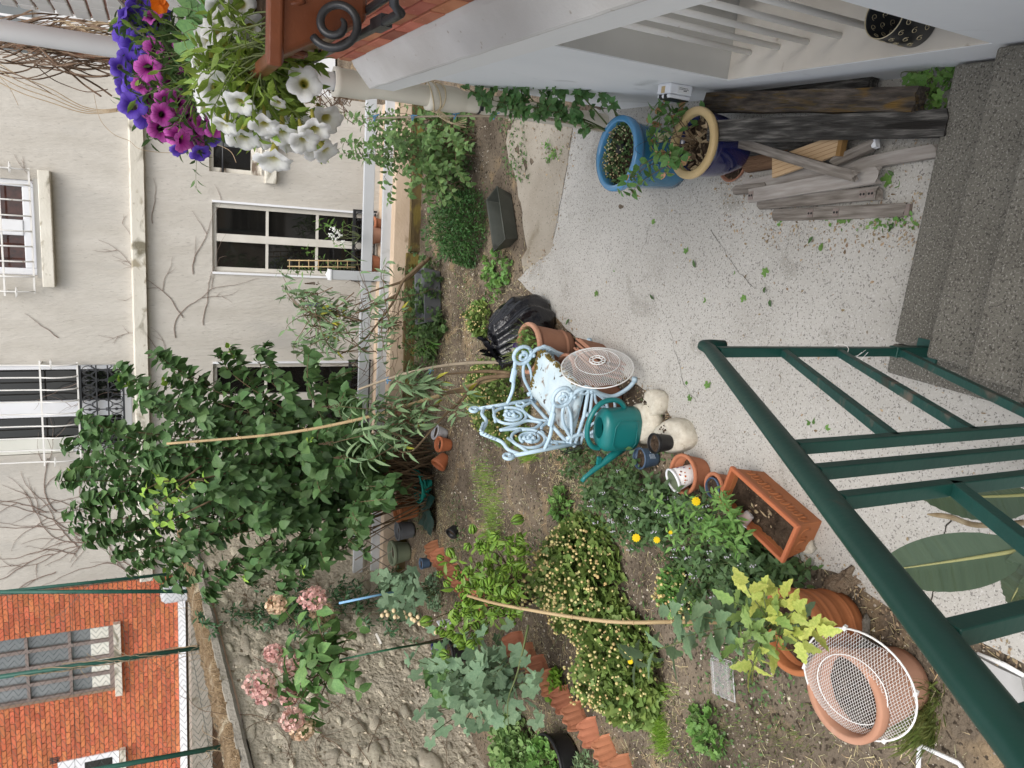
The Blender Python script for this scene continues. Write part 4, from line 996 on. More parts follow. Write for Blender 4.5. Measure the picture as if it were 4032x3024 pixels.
def litter(root, n, r, z, size=0.02, seed=1, mat=None, name="dry_leaf"):
    rg = random.Random(seed); tpl = leaf_tpl(0.5, 'ovate', 0.5, -0.5, 4); M = []
    for k in range(n):
        a = rg.uniform(0, 6.28); q = r * math.sqrt(rg.random()); d = rg.uniform(0, 6.28)
        M.append(np.array(frame(Vector((q * math.cos(a), q * math.sin(a), z + rg.uniform(0, .012))) + root.location, (math.cos(d), math.sin(d), rg.uniform(-.3, .5)), (rg.uniform(-.6, .6), rg.uniform(-.6, .6), 1)) @ S3(size * rg.uniform(.5, 1.4))))
    foliage(root, name + root.name, tpl, M, mat or m_litter, part=name)

pBlue = Vector((0.285, 3.62, 0))
blue_pot = pot("flower_pot", "large bright blue glazed pot holding the tall rose by the house wall", pBlue, 0.15, 0.178, 0.40, m_blueglaze, rim=0.022, riml=0.05, soil=0.86, rimmat=m_bluerim, n=40)
mb = MB()
for (cx, cz, fl) in ((0.05, 0.24, 1), (-0.05, 0.24, -1)):
    pts = []
    for t in np.linspace(0, 5.2, 22):
        rr = 0.045 - 0.0065 * t; a = -2.1 + (cx + fl * rr * math.cos(t)) / 0.172; z = cz + rr * math.sin(t) * 0.9; R_ = 0.15 + 0.028 * z / 0.35 + 0.002; pts.append((R_ * math.cos(a), R_ * math.sin(a), z))
    mb.tube(pts, 0.006, n=6)
mb.build("scroll_relief", m_blueglaze, blue_pot)
cup = thing("black_cup", "small black plastic lid pushed into the soil of the bright blue pot", "lid", G(2455, 585, 0.36)); mb = MB(); mb.lathe([(0.0, 0.035), (0.028, 0.035), (0.033, 0.03), (0.033, 0), (0.03, -0.02)], 18); mb.build("lid", m_black_pl, cup)

pCream = Vector((0.335, 3.06, 0.03))
cream_pot = pot("flower_pot", "round navy glazed pot with a wide cream rim and dead leaves inside", pCream, 0.095, 0.150, 0.31, m_navy, rim=0.018, riml=0.03, soil=0.80, rimmat=m_creamrim, bulge=0.018, n=40, wall=0.02)
litter(cream_pot, 70, 0.11, 0.255, 0.035, 3)
sau = thing("pot_saucer", "small terracotta saucer of soil beside the navy pot foot", "saucer", G(2900, 640, 0.0)); mb = MB(); mb.lathe([(0.0, 0.005), (0.075, 0.005), (0.09, 0.03), (0.098, 0.034), (0.1, 0.03), (0.082, 0.0)], 26); mb.build("dish", m_old_terra, sau); mb = MB(); mb.disc(0.085, 0.02, 24); mb.build("soil", m_potsoil, sau)

pTB = Vector((-1.00, 4.56, 0))
terra_bag = pot("flower_pot", "weathered terracotta pot of grass between the bin bag and the iron chair", pTB, 0.115, 0.165, 0.33, m_old_terra, rim=0.016, riml=0.035, soil=0.9, rimmat=m_pale_terra, bands=((0.22, 0.005),))

pBT = G(3320, 2425)
big_pot = pot("flower_pot", "large brown terracotta pot with ribbed bands holding the tall serrated plant", Vector((-1.655, 1.985, 0)), 0.135, 0.165, 0.30, m_big_terra, rim=0.014, riml=0.05, soil=0.72, bands=((0.3, 0.004), (0.55, 0.004), (0.8, 0.006)), n=44)
salmon = pot("flower_pot", "pale salmon terracotta pot covered by a white fan guard", Vector((-1.72, 1.655, 0)), 0.125, 0.160, 0.34, m_pale_terra, rim=0.016, riml=0.05, soil=0.7, n=44)

# small pots on and beside the stones
pStoneC, pStoneA, pStoneB = G(2650, 1715, 0.05), G(2530, 1665, 0.05), G(2570, 1590, 0.05)
m_ivory = pm("ivory_stone", [(0.52, 0.47, 0.38), (0.66, 0.62, 0.53)], scale=4, rough=0.95, bump=0.6, bscale=20, bdist=0.01, patch=[((0.36, 0.29, 0.19), 5, 0.62)], speck=((0.45, 0.37, 0.26), 26, 0.34))
for (p, sx, sy, h, lab, sd) in ((pStoneC, 0.10, 0.155, 0.095, "flat ivory stone slab carrying the small black pot", 2), (pStoneA, 0.12, 0.155, 0.10, "ivory stone slab under the teal watering can", 5), (pStoneB, 0.075, 0.10, 0.085, "small ivory stone half hidden behind the watering can slab", 9)):
    s = thing("stone_slab", lab, "stone", (p.x, p.y, 0)); o = link("rock", rock_mesh("rock", m_ivory, sd, (1, 1, 1.1), 22, 12, 0.08, cut=0.60), s, T(0, 0, h * 0.35) @ R('Z', 12 + sd * 4) @ S3(sx, sy, h))
    mb = MB(); rg = random.Random(sd)
    for k in range(26):
        mb.lathe([(0.0, 0.003), (0.004, 0.002), (0.006, -0.002)], 5, T(rg.gauss(0.0, 0.02), rg.gauss(0.04, 0.02), h * 1.0) @ S3(rg.uniform(.4, 1.3)))
    o = mb.build("soil_crumb", m_potsoil, s); o['kind'] = 'stuff'
pot("nursery_pot", "small black nursery pot of dry soil on the flat ivory stone", Vector((G(2636, 1742, 0.09).x, G(2636, 1742, 0.09).y, 0.088)), 0.042, 0.055, 0.115, m_black_pl, rim=0.004, riml=0.012, soil=0.8, n=26, wall=0.003)
bg_ = pot("nursery_pot", "blue grey plastic pot with a paper label beside the ivory stones", Vector((G(2580, 1800, 0.0).x, G(2580, 1800, 0).y, 0.0)), 0.05, 0.062, 0.12, m_bluegrey_pl, rim=0.004, riml=0.014, soil=0.75, n=26, wall=0.003)
mb = MB()
for k in range(5): mb.box((0.059, -0.022, 0.05 + 0.008 * k), (0.002, 0.03, 0.003), R('Z', -42))
mb.box((0.061, 0.008, 0.06), (0.002, 0.014, 0.02), R('Z', -42)); mb.build("printed_label", pm("label_ink", [(0.3, 0.36, 0.44), (0.36, 0.42, 0.5)], scale=5, rough=0.6), bg_)
pW = G(2765, 1860)
tw1 = pot("flower_pot", "terracotta pot with the spotted white bucket leaning inside", Vector((pW.x, pW.y, 0)), 0.075, 0.105, 0.14, m_terra, rim=0.006, riml=0.02, soil=0.5, n=32)
m_bucket = pm("white_printed_bucket", [(0.66, 0.64, 0.63), (0.74, 0.72, 0.71)], scale=3, rough=0.35, bump=0.0)
bk = thing("printed_bucket", "white bucket printed with coloured spots, leaning in a terracotta pot", "bucket", Vector((pW.x + 0.005, pW.y + 0.0, 0.06)))
bk.rotation_euler = (math.radians(-6), math.radians(-20), 0)
mb = MB(); mb.lathe([(0.0, 0.0), (0.046, 0.0), (0.048, 0.004), (0.064, 0.13), (0.061, 0.13), (0.046, 0.01), (0.0, 0.008)], 30); mb.build("body", m_bucket, bk)
mb = MB(); mb.lathe([(0.062, 0.118), (0.067, 0.12), (0.069, 0.132), (0.064, 0.136), (0.06, 0.13)], 30); mb.build("rim", m_frame_white, bk)
mb = MB(); mb.lathe([(0.0595, 0.126), (0.050, 0.04)], 30); mb.build("lining", m_sage, bk)
rg = random.Random(3)
for (cname, c) in (("orange", (0.5, 0.13, 0.03)), ("violet", (0.09, 0.02, 0.16)), ("brown", (0.25, 0.1, 0.05))):
    mb = MB()
    for k in range(9):
        a = rg.uniform(-1.6, 2.2); z = rg.uniform(0.03, 0.105); r = 0.048 + 0.016 * z / 0.13 + 0.0006; s = rg.uniform(0.003, 0.006)
        mb.add([((r + 0.0004) * math.cos(a + s / r * math.cos(t)), (r + 0.0004) * math.sin(a + s / r * math.cos(t)), z + s * math.sin(t)) for t in np.linspace(0, 2 * math.pi, 9)[:-1]], [tuple(range(8))])
    o = mb.build("spot_print", pm("print_" + cname, [c, c], rough=0.4, bump=0), bk); o['kind'] = 'stuff'
mb = MB()
for row in range(4):
    for k in range(7):
        a = -0.2 + 0.085 * k + 0.02 * (row % 2); z = 0.045 + row * 0.009; r = 0.048 + 0.016 * z / 0.13 + 0.001; s = 0.0022
        mb.tube([(r * math.cos(a), r * math.sin(a), z), (r * math.cos(a + 0.03), r * math.sin(a + 0.03), z + (0.004 if k % 3 else 0.0))], 0.0006, n=4)
o = mb.build("lettering", m_grey_pl, bk); o['kind'] = 'stuff'
pS = G(2870, 1905)
pot("flower_pot", "small terracotta pot with a blue pot nested inside, against the long planter", Vector((pS.x, pS.y, 0)), 0.045, 0.062, 0.11, m_terra, rim=0.007, riml=0.02, soil=1, n=28)
pot("nursery_pot", "dark blue nursery pot of soil nested in the small terracotta pot", Vector((pS.x - 0.006, pS.y - 0.012, 0.02)), 0.038, 0.050, 0.105, m_bluegrey_pl, rim=0.004, riml=0.012, soil=0.85, n=24, wall=0.003)

# long planter with moulded flanks
A_, B_, C_, D_ = (Vector((-1.15, 2.58, 0)), Vector((-1.25, 2.13, 0)), Vector((-1.45, 2.19, 0)), Vector((-1.34, 2.63, 0)))
pc = (A_ + B_ + C_ + D_) / 4; pl_d = ((B_ - A_) + (C_ - D_)).normalized(); rz = math.atan2(pl_d.y, pl_d.x)
plt = thing("window_box", "long terracotta planter with moulded sides and bare soil on the patio edge", "planter", pc, rz)
Lp, Wp, Hp = 0.47, 0.205, 0.20
def ring(l, w, z): return [(-l / 2, -w / 2, z), (l / 2, -w / 2, z), (l / 2, w / 2, z), (-l / 2, w / 2, z)]
mb = MB(); rings = [ring(Lp * 0.84, Wp * 0.76, 0), ring(Lp * 0.95, Wp * 0.93, Hp - 0.03), ring(Lp * 0.91, Wp * 0.80, Hp - 0.03), ring(Lp * 0.84, Wp * 0.7, 0.03)]
vs = [p for r in rings for p in r]; fs = [(3, 2, 1, 0)]
for i in range(3):
    for k in range(4): fs.append((i * 4 + k, i * 4 + (k + 1) % 4, (i + 1) * 4 + (k + 1) % 4, (i + 1) * 4 + k))
mb.add(vs, fs); mb.build("body", m_big_terra, plt, bevel=0.008)
mb = MB(); rings = [ring(Lp * 0.95, Wp * 0.93, Hp - 0.032), ring(Lp, Wp, Hp - 0.026), ring(Lp, Wp, Hp - 0.003), ring(Lp - 0.036, Wp - 0.036, Hp), ring(Lp - 0.04, Wp - 0.04, Hp - 0.033)]
vs = [p for r in rings for p in r]; fs = []
for i in range(4):
    for k in range(4): fs.append((i * 4 + k, i * 4 + (k + 1) % 4, (i + 1) * 4 + (k + 1) % 4, (i + 1) * 4 + k))
mb.add(vs, fs); mb.build("rim", m_terra_plain, plt, bevel=0.005)
mb = MB(); nx, ny = 30, 14; vs = []; fs = []
for i in range(nx + 1):
    for j in range(ny + 1):
        x = (Lp - 0.045) * (i / nx - 0.5); y = (Wp - 0.045) * (j / ny - 0.5); vs.append((x, y, Hp - 0.055 + 0.016 * noise.noise(Vector((x * 22, y * 22, 0))) + 0.008 * noise.noise(Vector((x * 70, y * 70, 0)))))
for i in range(nx):
    for j in range(ny): a = i * (ny + 1) + j; fs.append((a, a + ny + 1, a + ny + 2, a + 1))
mb.add(vs, fs, smooth=True); mb.build("soil", m_potsoil, plt)
mb = MB()
for sgn, half in ((-1, 0), (1, 0)):
    for k in range(5):
        x0 = -0.16 + 0.08 * k; yb = sgn * (Wp * 0.435)
        for fl in (-1, 1):
            mb.tube([(x0 + fl * (0.008 + 0.026 * (1 - math.cos(t)) * 0.5), yb, 0.10 + 0.034 * math.sin(t)) for t in np.linspace(-0.6, 3.6, 9)], [0.008, 0.007, 0.0065, 0.006, 0.006, 0.005, 0.005, 0.004, 0.003], n=5)
for sgn in (-1, 1):
    for fl in (-1, 1): mb.tube([(sgn * Lp * 0.455, fl * (0.008 + 0.026 * (1 - math.cos(t))), 0.10 + 0.034 * math.sin(t)) for t in np.linspace(-0.6, 3.6, 9)], 0.006, n=5)
mb.build("moulded_relief", m_big_terra, plt)
litter(plt, 16, 0.09, Hp - 0.045, 0.03, 8)
cp = thing("plastic_cup", "clear plastic dessert cup lying on the soil of the long planter", "cup", G(2400 + 1365 / 2.458, 1600 + 1040 / 2.458, 0.185))
m_clear = pm("clear_plastic", [(0.8, 0.8, 0.8), (0.85, 0.85, 0.85)], rough=0.12, bump=0.0, alpha=0.38, spec=0.6)
mb = MB(); mb.lathe([(0.0, 0.0), (0.022, 0.0), (0.024, 0.004), (0.031, 0.055), (0.036, 0.056), (0.036, 0.06), (0.0305, 0.058)], 24); mb.build("cup", m_clear, cp); mb = MB(); mb.lathe([(0.025, 0.012), (0.0295, 0.045)], 24); mb.build("paper_band", m_terra, cp); mb = MB(); mb.lathe([(0.0325, 0.0555), (0.0365, 0.056), (0.0365, 0.06), (0.033, 0.0605)], 24); mb.build("rim", m_frame_white, cp)
cp.rotation_euler = (math.radians(62), 0, math.radians(-112))

# ---- rectangular metal trough, black bag
m_tin = pm("dull_tin", [(0.055, 0.06, 0.05), (0.10, 0.105, 0.09)], scale=4, rough=0.45, bump=0.15, metal=0.3, patch=((0.035, 0.035, 0.03), 4, 0.55))
ta, tb = Vector((0.05, 5.73, 0)), Vector((-0.30, 5.52, 0)); tc_ = (ta + tb) / 2 + Vector((-0.055, 0.085, 0)); td = (tb - ta).normalized()
tr = thing("metal_trough", "empty dark tin trough with sloping sides on the patio before the bushy green shrub", "trough", tc_, math.atan2(td.y, td.x))
l0, w0, l1, w1, hh = 0.40, 0.16, 0.47, 0.23, 0.135
rings = [ring(l0, w0, 0.0), ring(l1, w1, hh), ring(l1 - 0.012, w1 - 0.012, hh), ring(l0 - 0.012, w0 - 0.012, 0.012)]
mb = MB(); vs = [p for r in rings for p in r]; fs = [(3, 2, 1, 0), (12, 13, 14, 15)]
for i in range(3):
    for k in range(4): fs.append((i * 4 + k, i * 4 + (k + 1) % 4, (i + 1) * 4 + (k + 1) % 4, (i + 1) * 4 + k))
mb.add(vs, fs); mb.build("body", m_tin, tr, bevel=0.004)
mb = MB(); mb.tube([Vector(p) for p in ring(l1, w1, hh)], 0.005, n=6, closed=True); mb.build("rolled_rim", m_tin, tr)
mb = MB(); mb.lathe([(0.0, 0.0), (0.02, 0.0), (0.022, 0.03), (0.0, 0.035)], 10, T(0.05, 0.03, 0.014)); mb.build("green_cap", m_teal, tr)

m_bag = pm("black_bin_bag", [(0.006, 0.006, 0.008), (0.012, 0.012, 0.015)], scale=4, rough=0.22, bump=0.8, bscale=9, bdist=0.03, spec=0.6, ndist=1.5)
bagp = Vector((-0.93, 4.92, 0))
bag = thing("bin_bag", "shiny black bin bag slumped on the patio edge beside the terracotta pot", "bin bag", bagp)
mb = MB(); nu, nv = 72, 36; vs = []; fs = []
for j in range(nv + 1):
    t = j / nv
    for i in range(nu):
        a = 2 * math.pi * i / nu; ca, sa = math.cos(a), math.sin(a)
        if t < 0.25: r = 0.235 * (0.85 + 0.6 * t) ; z = 0.02 + 0.32 * t
        r = 0.215 * (0.96 + 0.15 * math.sin(t * 3.0)) * (1 - 0.25 * max(0, t - 0.6) / 0.4)
        z = 0.46 * t
        if t < 0.12: r *= 0.72 + 0.28 * math.sin(t / 0.12 * math.pi / 2); z = 0.46 * 0.12 * (1 - math.cos(t / 0.12 * math.pi / 2)) + 0.003
        fold = 0.020 * math.sin(a * 13 + 4 * noise.noise(Vector((ca, sa, t * 1.6))) ) * (0.25 + t) + 0.03 * noise.noise(Vector((ca * 2.2, sa * 2.2, t * 3))) + 0.02 * noise.noise(Vector((ca * 5, sa * 5, t * 2.2 + 4)))
        r += fold; x, y = r * ca, r * sa * 0.92
        lean = Vector((-0.20, 0.03, 0)) * (max(0, t - 0.45) ** 1.4) * 1.6
        zz = z - 0.14 * max(0, t - 0.7) / 0.3 * (0.5 + 0.5 * math.cos(a - 2.6)) + 0.03 * noise.noise(Vector((ca * 3, sa * 3, 7))) * t
        vs.append((x + lean.x, y + lean.y, max(0.002, zz)))
b0 = len(vs)
for j in range(1, 6):       # folded-in mouth
    for i in range(nu):
        p = vs[(nv) * nu + i]; c = (-0.14, 0.02, 0.25); f = j / 6; a = 2 * math.pi * i / nu
        vs.append((p[0] * (1 - f) + c[0] * f, p[1] * (1 - f) + c[1] * f, p[2] * (1 - f) + (0.22 if f > 0.5 else 0.38) * f + 0.03 * math.sin(a * 9 + j * 2)))
for j in range(nv + 5):
    for i in range(nu): i2 = (i + 1) % nu; fs.append((j * nu + i, j * nu + i2, (j + 1) * nu + i2, (j + 1) * nu + i))
mb.add(vs, fs, smooth=True); mb.build("sack", m_bag, bag)
for (px, py, sc) in ((1895, 1385, 1.0), (1900, 1330, 0.8), (1980, 1400, 0.9)):
    q = far(px, py, 5.45) - bagp; c0 = Vector((-0.20, -0.02, 0.40)); mb = MB(); nn = 12; vs = []; fs = []
    for j in range(nn + 1):
        t = j / nn; p = c0.lerp(q, t)
        for k in range(7):
            u = k / 6 - 0.5; vs.append(p + Vector((0.03 * u, 0.22 * u * (1 - 0.35 * t) * sc, 0.035 * noise.noise(Vector((u * 5 + sc * 9, t * 4, px * 0.01))) + 0.03 * math.sin(u * 14 + t * 3 + px))))
    for j in range(nn):
        for k in range(6): a = j * 7 + k; fs.append((a, a + 7, a + 8, a + 1))
    mb.add(vs, fs, smooth=True); mb.build("loose_flap", m_bag, bag)

# ---- paper windmill stuck in the pot of grass
wm = thing("toy_windmill", "small multicoloured toy windmill stuck beside the pot of grass", "toy", G(2030, 1372, 0.34))
for k, (c, a) in enumerate((((0.03, 0.16, 0.5), 60), ((0.02, 0.35, 0.33), 105), ((0.55, 0.52, 0.40), 190), ((0.55, 0.22, 0.16), 250), ((0.05, 0.02, 0.12), 0))):
    mb = MB(); tv, tf = leaf_tpl(0.75, 'ovate', 0.6, 0.5, 6); mb.add(tv, tf, frame((0, 0, 0), (math.cos(math.radians(a)) * 0.3, math.sin(math.radians(a)), 0.2 * math.sin(a)), (0.7, -0.6, 0.6)) @ S3(0.055), smooth=True); mb.build("sail", pm("sail_%d" % k, [c, c], rough=0.35, bump=0, trans=0.3), wm)
mb = MB(); mb.tube([(0, 0, 0), (0.03, 0.03, -0.2)], 0.003, n=6); mb.build("stick", m_frame_white, wm)

# ================================================================ CAST IRON CHAIR
m_castblue = pm("pale_blue_cast_iron", [(0.42, 0.56, 0.66), (0.52, 0.66, 0.76)], scale=8, rough=0.5, bump=0.25, bscale=50, bdist=0.003, patch=[((0.24, 0.14, 0.08), 22, 0.70)], spec=0.4)
m_peelwood = pm("peeling_blue_wood", [(0.46, 0.58, 0.64), (0.62, 0.70, 0.72)], scale=9, rough=0.9, bump=0.9, bscale=30, bdist=0.01, patch=[((0.10, 0.065, 0.04), 6.5, 0.60), ((0.28, 0.19, 0.12), 12, 0.62)], speck=((0.06, 0.04, 0.03), 24, 0.33))
m_mossy = pm("olive_moss", [(0.10, 0.075, 0.015), (0.22, 0.165, 0.05)], scale=30, rough=1, bump=1.0, bscale=80, bdist=0.01)
CO = Vector((-0.985, 3.985, 0)); cyaw = math.atan2(-0.215, 0.977)
ch = thing("garden_chair", "pale blue ornate cast iron armchair with a peeling wooden seat", "chair", CO, cyaw)   # local x forward, y lateral
hw = 0.29
def scr(cx, cz, r, turns=1.6, start=0.0, d=1, n=22, shrink=0.75):
    return [(cx + (r * (1 - shrink * i / n)) * math.cos(start + d * turns * 2 * math.pi * i / n), cz + (r * (1 - shrink * i / n)) * math.sin(start + d * turns * 2 * math.pi * i / n)) for i in range(n + 1)]
def side(y):
    mb = MB()
    def tb_(pts, r=0.0115): mb.tube([(x, y, z) for x, z in pts], r, n=7)
    def sp(pts, n=5): return [(p.x, p.y) for p in spline([(a, b, 0) for a, b in pts], n)]
    tb_(sp([(0.03, 0.015), (-0.02, 0.05), (-0.07, 0.14), (-0.05, 0.24), (-0.01, 0.33), (-0.02, 0.40), (-0.055, 0.44)]), 0.014)          # front leg
    tb_([(0.0 + 0.03, 0.015), (0.055, 0.02)], 0.018)
    tb_(sp([(-0.46, 0.015), (-0.40, 0.08), (-0.36, 0.18), (-0.33, 0.30), (-0.36, 0.40)]), 0.014)                                           # rear leg
    tb_(scr(-0.065, 0.50, 0.062, 1.0, -0.9, 1, 18, 0.0), 0.0125); tb_(scr(-0.075, 0.495, 0.035, 1.2, 0.4, -1, 12, 0.6), 0.011)              # arm ring
    tb_(sp([(-0.11, 0.545), (-0.20, 0.535), (-0.32, 0.52), (-0.43, 0.54)]), 0.012)                                                        # arm rest
    for k in range(12):                                                                                                                   # twisted wrap on the arm
        x = -0.17 - 0.008 * k; mb.tube([(x + 0.006 * math.cos(t), y + 0.016 * math.sin(t), 0.536 + 0.016 * math.cos(t)) for t in np.linspace(0, 6.28, 9)], 0.005, n=4, closed=True)
    tb_(sp([(-0.055, 0.44), (-0.13, 0.475), (-0.22, 0.46), (-0.30, 0.41), (-0.36, 0.36)]), 0.0105)
    tb_(sp([(-0.10, 0.47), (-0.17, 0.42), (-0.27, 0.385), (-0.40, 0.36)]), 0.010)
    tb_([(-0.03, 0.33), (-0.20, 0.315), (-0.42, 0.33)], 0.012)                                                                             # seat rail
    tb_([(-0.04, 0.30), (-0.20, 0.275), (-0.40, 0.29)], 0.010)
    tb_(sp([(-0.03, 0.30), (-0.09, 0.20), (-0.19, 0.15), (-0.29, 0.19), (-0.35, 0.28)]), 0.011)                                           # round apron
    tb_(sp([(-0.05, 0.28), (-0.12, 0.24), (-0.19, 0.10), (-0.26, 0.24), (-0.33, 0.27)]), 0.009)
    tb_([(-0.19, 0.10), (-0.19, 0.30)], 0.010); tb_(sp([(-0.07, 0.14), (-0.19, 0.10), (-0.36, 0.17)]), 0.010)
    tb_(scr(-0.02, 0.355, 0.03, 1.1, 1.6, 1, 12, 0.4), 0.010); tb_(scr(-0.47, 0.05, 0.03, 1.0, 0, 1, 12, 0.5), 0.009)
    for (x, z) in ((-0.19, 0.10), (-0.03, 0.31), (-0.065, 0.42), (-0.36, 0.37), (-0.19, 0.30)): mb.lathe([(0, -0.016), (0.016, -0.008), (0.018, 0.004), (0.0, 0.018)], 8, T(x, y, z))
    return mb.build("side_frame", m_castblue, ch)
side(-hw); side(hw)
# back: leaning panel of scrolls between two uprights
bk_ = MB(); lean = lambda z: -0.40 - (z - 0.35) * 0.14
def bt(pts, r=0.011): bk_.tube([(lean(z), y, z) for y, z in pts], r, n=7)
def sp2(pts, n=5): return [(p.x, p.y) for p in spline([(a, b, 0) for a, b in pts], n)]
for sg in (-1, 1):
    bt([(sg * hw, 0.30), (sg * hw, 0.55), (sg * hw, 0.74)], 0.013)
    bt(scr(sg * (hw - 0.005), 0.775, 0.034, 1.3, -math.pi / 2, sg, 16, 0.6), 0.011)
    bt(sp2([(sg * hw, 0.70), (sg * 0.22, 0.745), (sg * 0.13, 0.75), (sg * 0.05, 0.80), (0, 0.835)]), 0.012)
    bt([(sg * hw, 0.64), (sg * 0.10, 0.70)], 0.010)
    bt(scr(sg * 0.145, 0.58, 0.105, 1.0, 0, 1, 22, 0.0), 0.0105); bt(scr(sg * 0.145, 0.565, 0.07, 1.35, 2.0, sg, 20, 0.5), 0.010)
    bt(sp2([(sg * 0.26, 0.38), (sg * 0.20, 0.47), (sg * 0.06, 0.45), (sg * 0.01, 0.38)]), 0.0105); bt(sp2([(0, 0.71), (sg * 0.02, 0.60), (sg * 0.05, 0.50), (0, 0.42)]), 0.0105)
    bt(scr(sg * 0.255, 0.46, 0.035, 1.1, 0, -sg, 14, 0.5), 0.010)
    for (y, z) in ((sg * 0.15, 0.585), (sg * 0.13, 0.56), (sg * 0.165, 0.555), (sg * 0.15, 0.61), (sg * 0.19, 0.585)):
        bk_.lathe([(0, -0.014), (0.02, -0.006), (0.014, 0.006), (0.0, 0.016)], 7, T(lean(z) + 0.008, y, z) @ R('Y', 90))
    for k in range(5): bk_.lathe([(0, -0.012), (0.013, 0), (0.0, 0.012)], 6, T(lean(0.79) + 0.01, sg * (0.015 + 0.02 * k), 0.835 - 0.012 * k))
bt([(-hw, 0.37), (hw, 0.37)], 0.013); bt([(-hw, 0.31), (hw, 0.31)], 0.010)
bk_.build("backrest", m_castblue, ch)
mb = MB(); nx, ny = 8, 26; top = []; 
def seatpt(i, j, up):
    x = -0.02 - 0.33 * i / nx + 0.012 * noise.noise(Vector((j * 0.5, i, 2))) * (1 if i in (0, nx) else 0); y = -hw + 0.01 + (2 * hw - 0.02) * j / ny
    z = 0.345 + (0.05 if up else 0) + (0.006 * noise.noise(Vector((x * 18, y * 18, 0))) if up else 0) - (0.014 if up and i in (0, nx) else 0)
    return (x, y, z)
vs = [seatpt(i, j, 1) for i in range(nx + 1) for j in range(ny + 1)] + [seatpt(i, j, 0) for i in range(nx + 1) for j in range(ny + 1)]
N_ = (nx + 1) * (ny + 1); fs = []
for i in range(nx):
    for j in range(ny): a = i * (ny + 1) + j; fs.append((a, a + 1, a + ny + 2, a + ny + 1)); fs.append((N_ + a, N_ + a + ny + 1, N_ + a + ny + 2, N_ + a + 1))
for i in range(nx):
    for j in (0, ny): a = i * (ny + 1) + j; b = a + ny + 1; fs.append((a, b, N_ + b, N_ + a) if j == 0 else (b, a, N_ + a, N_ + b))
for j in range(ny):
    for i in (0, nx): a = i * (ny + 1) + j; b = a + 1; fs.append((b, a, N_ + a, N_ + b) if i == 0 else (a, b, N_ + b, N_ + a))
mb.add(vs, fs, smooth=True); mb.build("seat", m_peelwood, ch)
ms = MB()
for k in range(260):
    j = random.random(); e = random.random() < 0.62
    if e: p = (-0.018 - abs(random.gauss(0, 0.006)), -hw + 0.02 + (2 * hw - 0.04) * j ** 0.7, 0.39 - random.uniform(0, .03))
    else: p = (random.uniform(-0.3, -0.03), hw - 0.012 - abs(random.gauss(0, 0.016)), 0.396)
    ms.lathe([(0.008, -0.004), (0.007, 0.004), (0.0, 0.008)], 5, T(*p) @ S3(random.uniform(.5, 1.3)))
o = ms.build("moss", m_mossy, ch); o['kind'] = 'stuff'

# pots stacked under the chair
uc = Matrix.Translation(CO) @ Matrix.Rotation(cyaw, 4, 'Z')
for k, (x, y, lab) in enumerate(((-0.12, 0.14, "terracotta pot under the far half of the iron chair seat"), (-0.17, -0.13, "terracotta pot under the near half of the iron chair seat"))):
    q = uc @ Vector((x, y, 0)); pot("flower_pot", lab, Vector((q.x, q.y, 0)), 0.085, 0.115, 0.25, m_old_terra, rim=0.012, riml=0.04, soil=0.75)
q = uc @ Vector((-0.28, -0.02, 0)); 
sp_ = thing("shell_dish", "orange terracotta dish beneath the iron chair seat", "dish", Vector((q.x, q.y, 0.12)))
mb = MB(); mb.lathe([(0.0, 0.0), (0.06, 0.0), (0.1, 0.03), (0.105, 0.03), (0.065, -0.008), (0.0, -0.008)], 20); mb.build("dish", m_terra_plain, sp_)
rs_ = thing("roof_tile_stack", "stack of old ribbed terracotta tiles leaning before the iron chair", "tiles", uc @ Vector((0.03, 0.02, 0)), cyaw)
for k in range(7):
    mb = MB(); mb.box((0, 0, 0.10), (0.014, 0.30, 0.2)); mb.build("tile", m_old_terra, rs_, bevel=0.003, M=T(-0.06 + 0.017 * k, 0.04 * (k % 2) - 0.02, 0) @ R('Y', 14 + random.uniform(-2, 2)) @ R('X', random.uniform(-2, 2)))

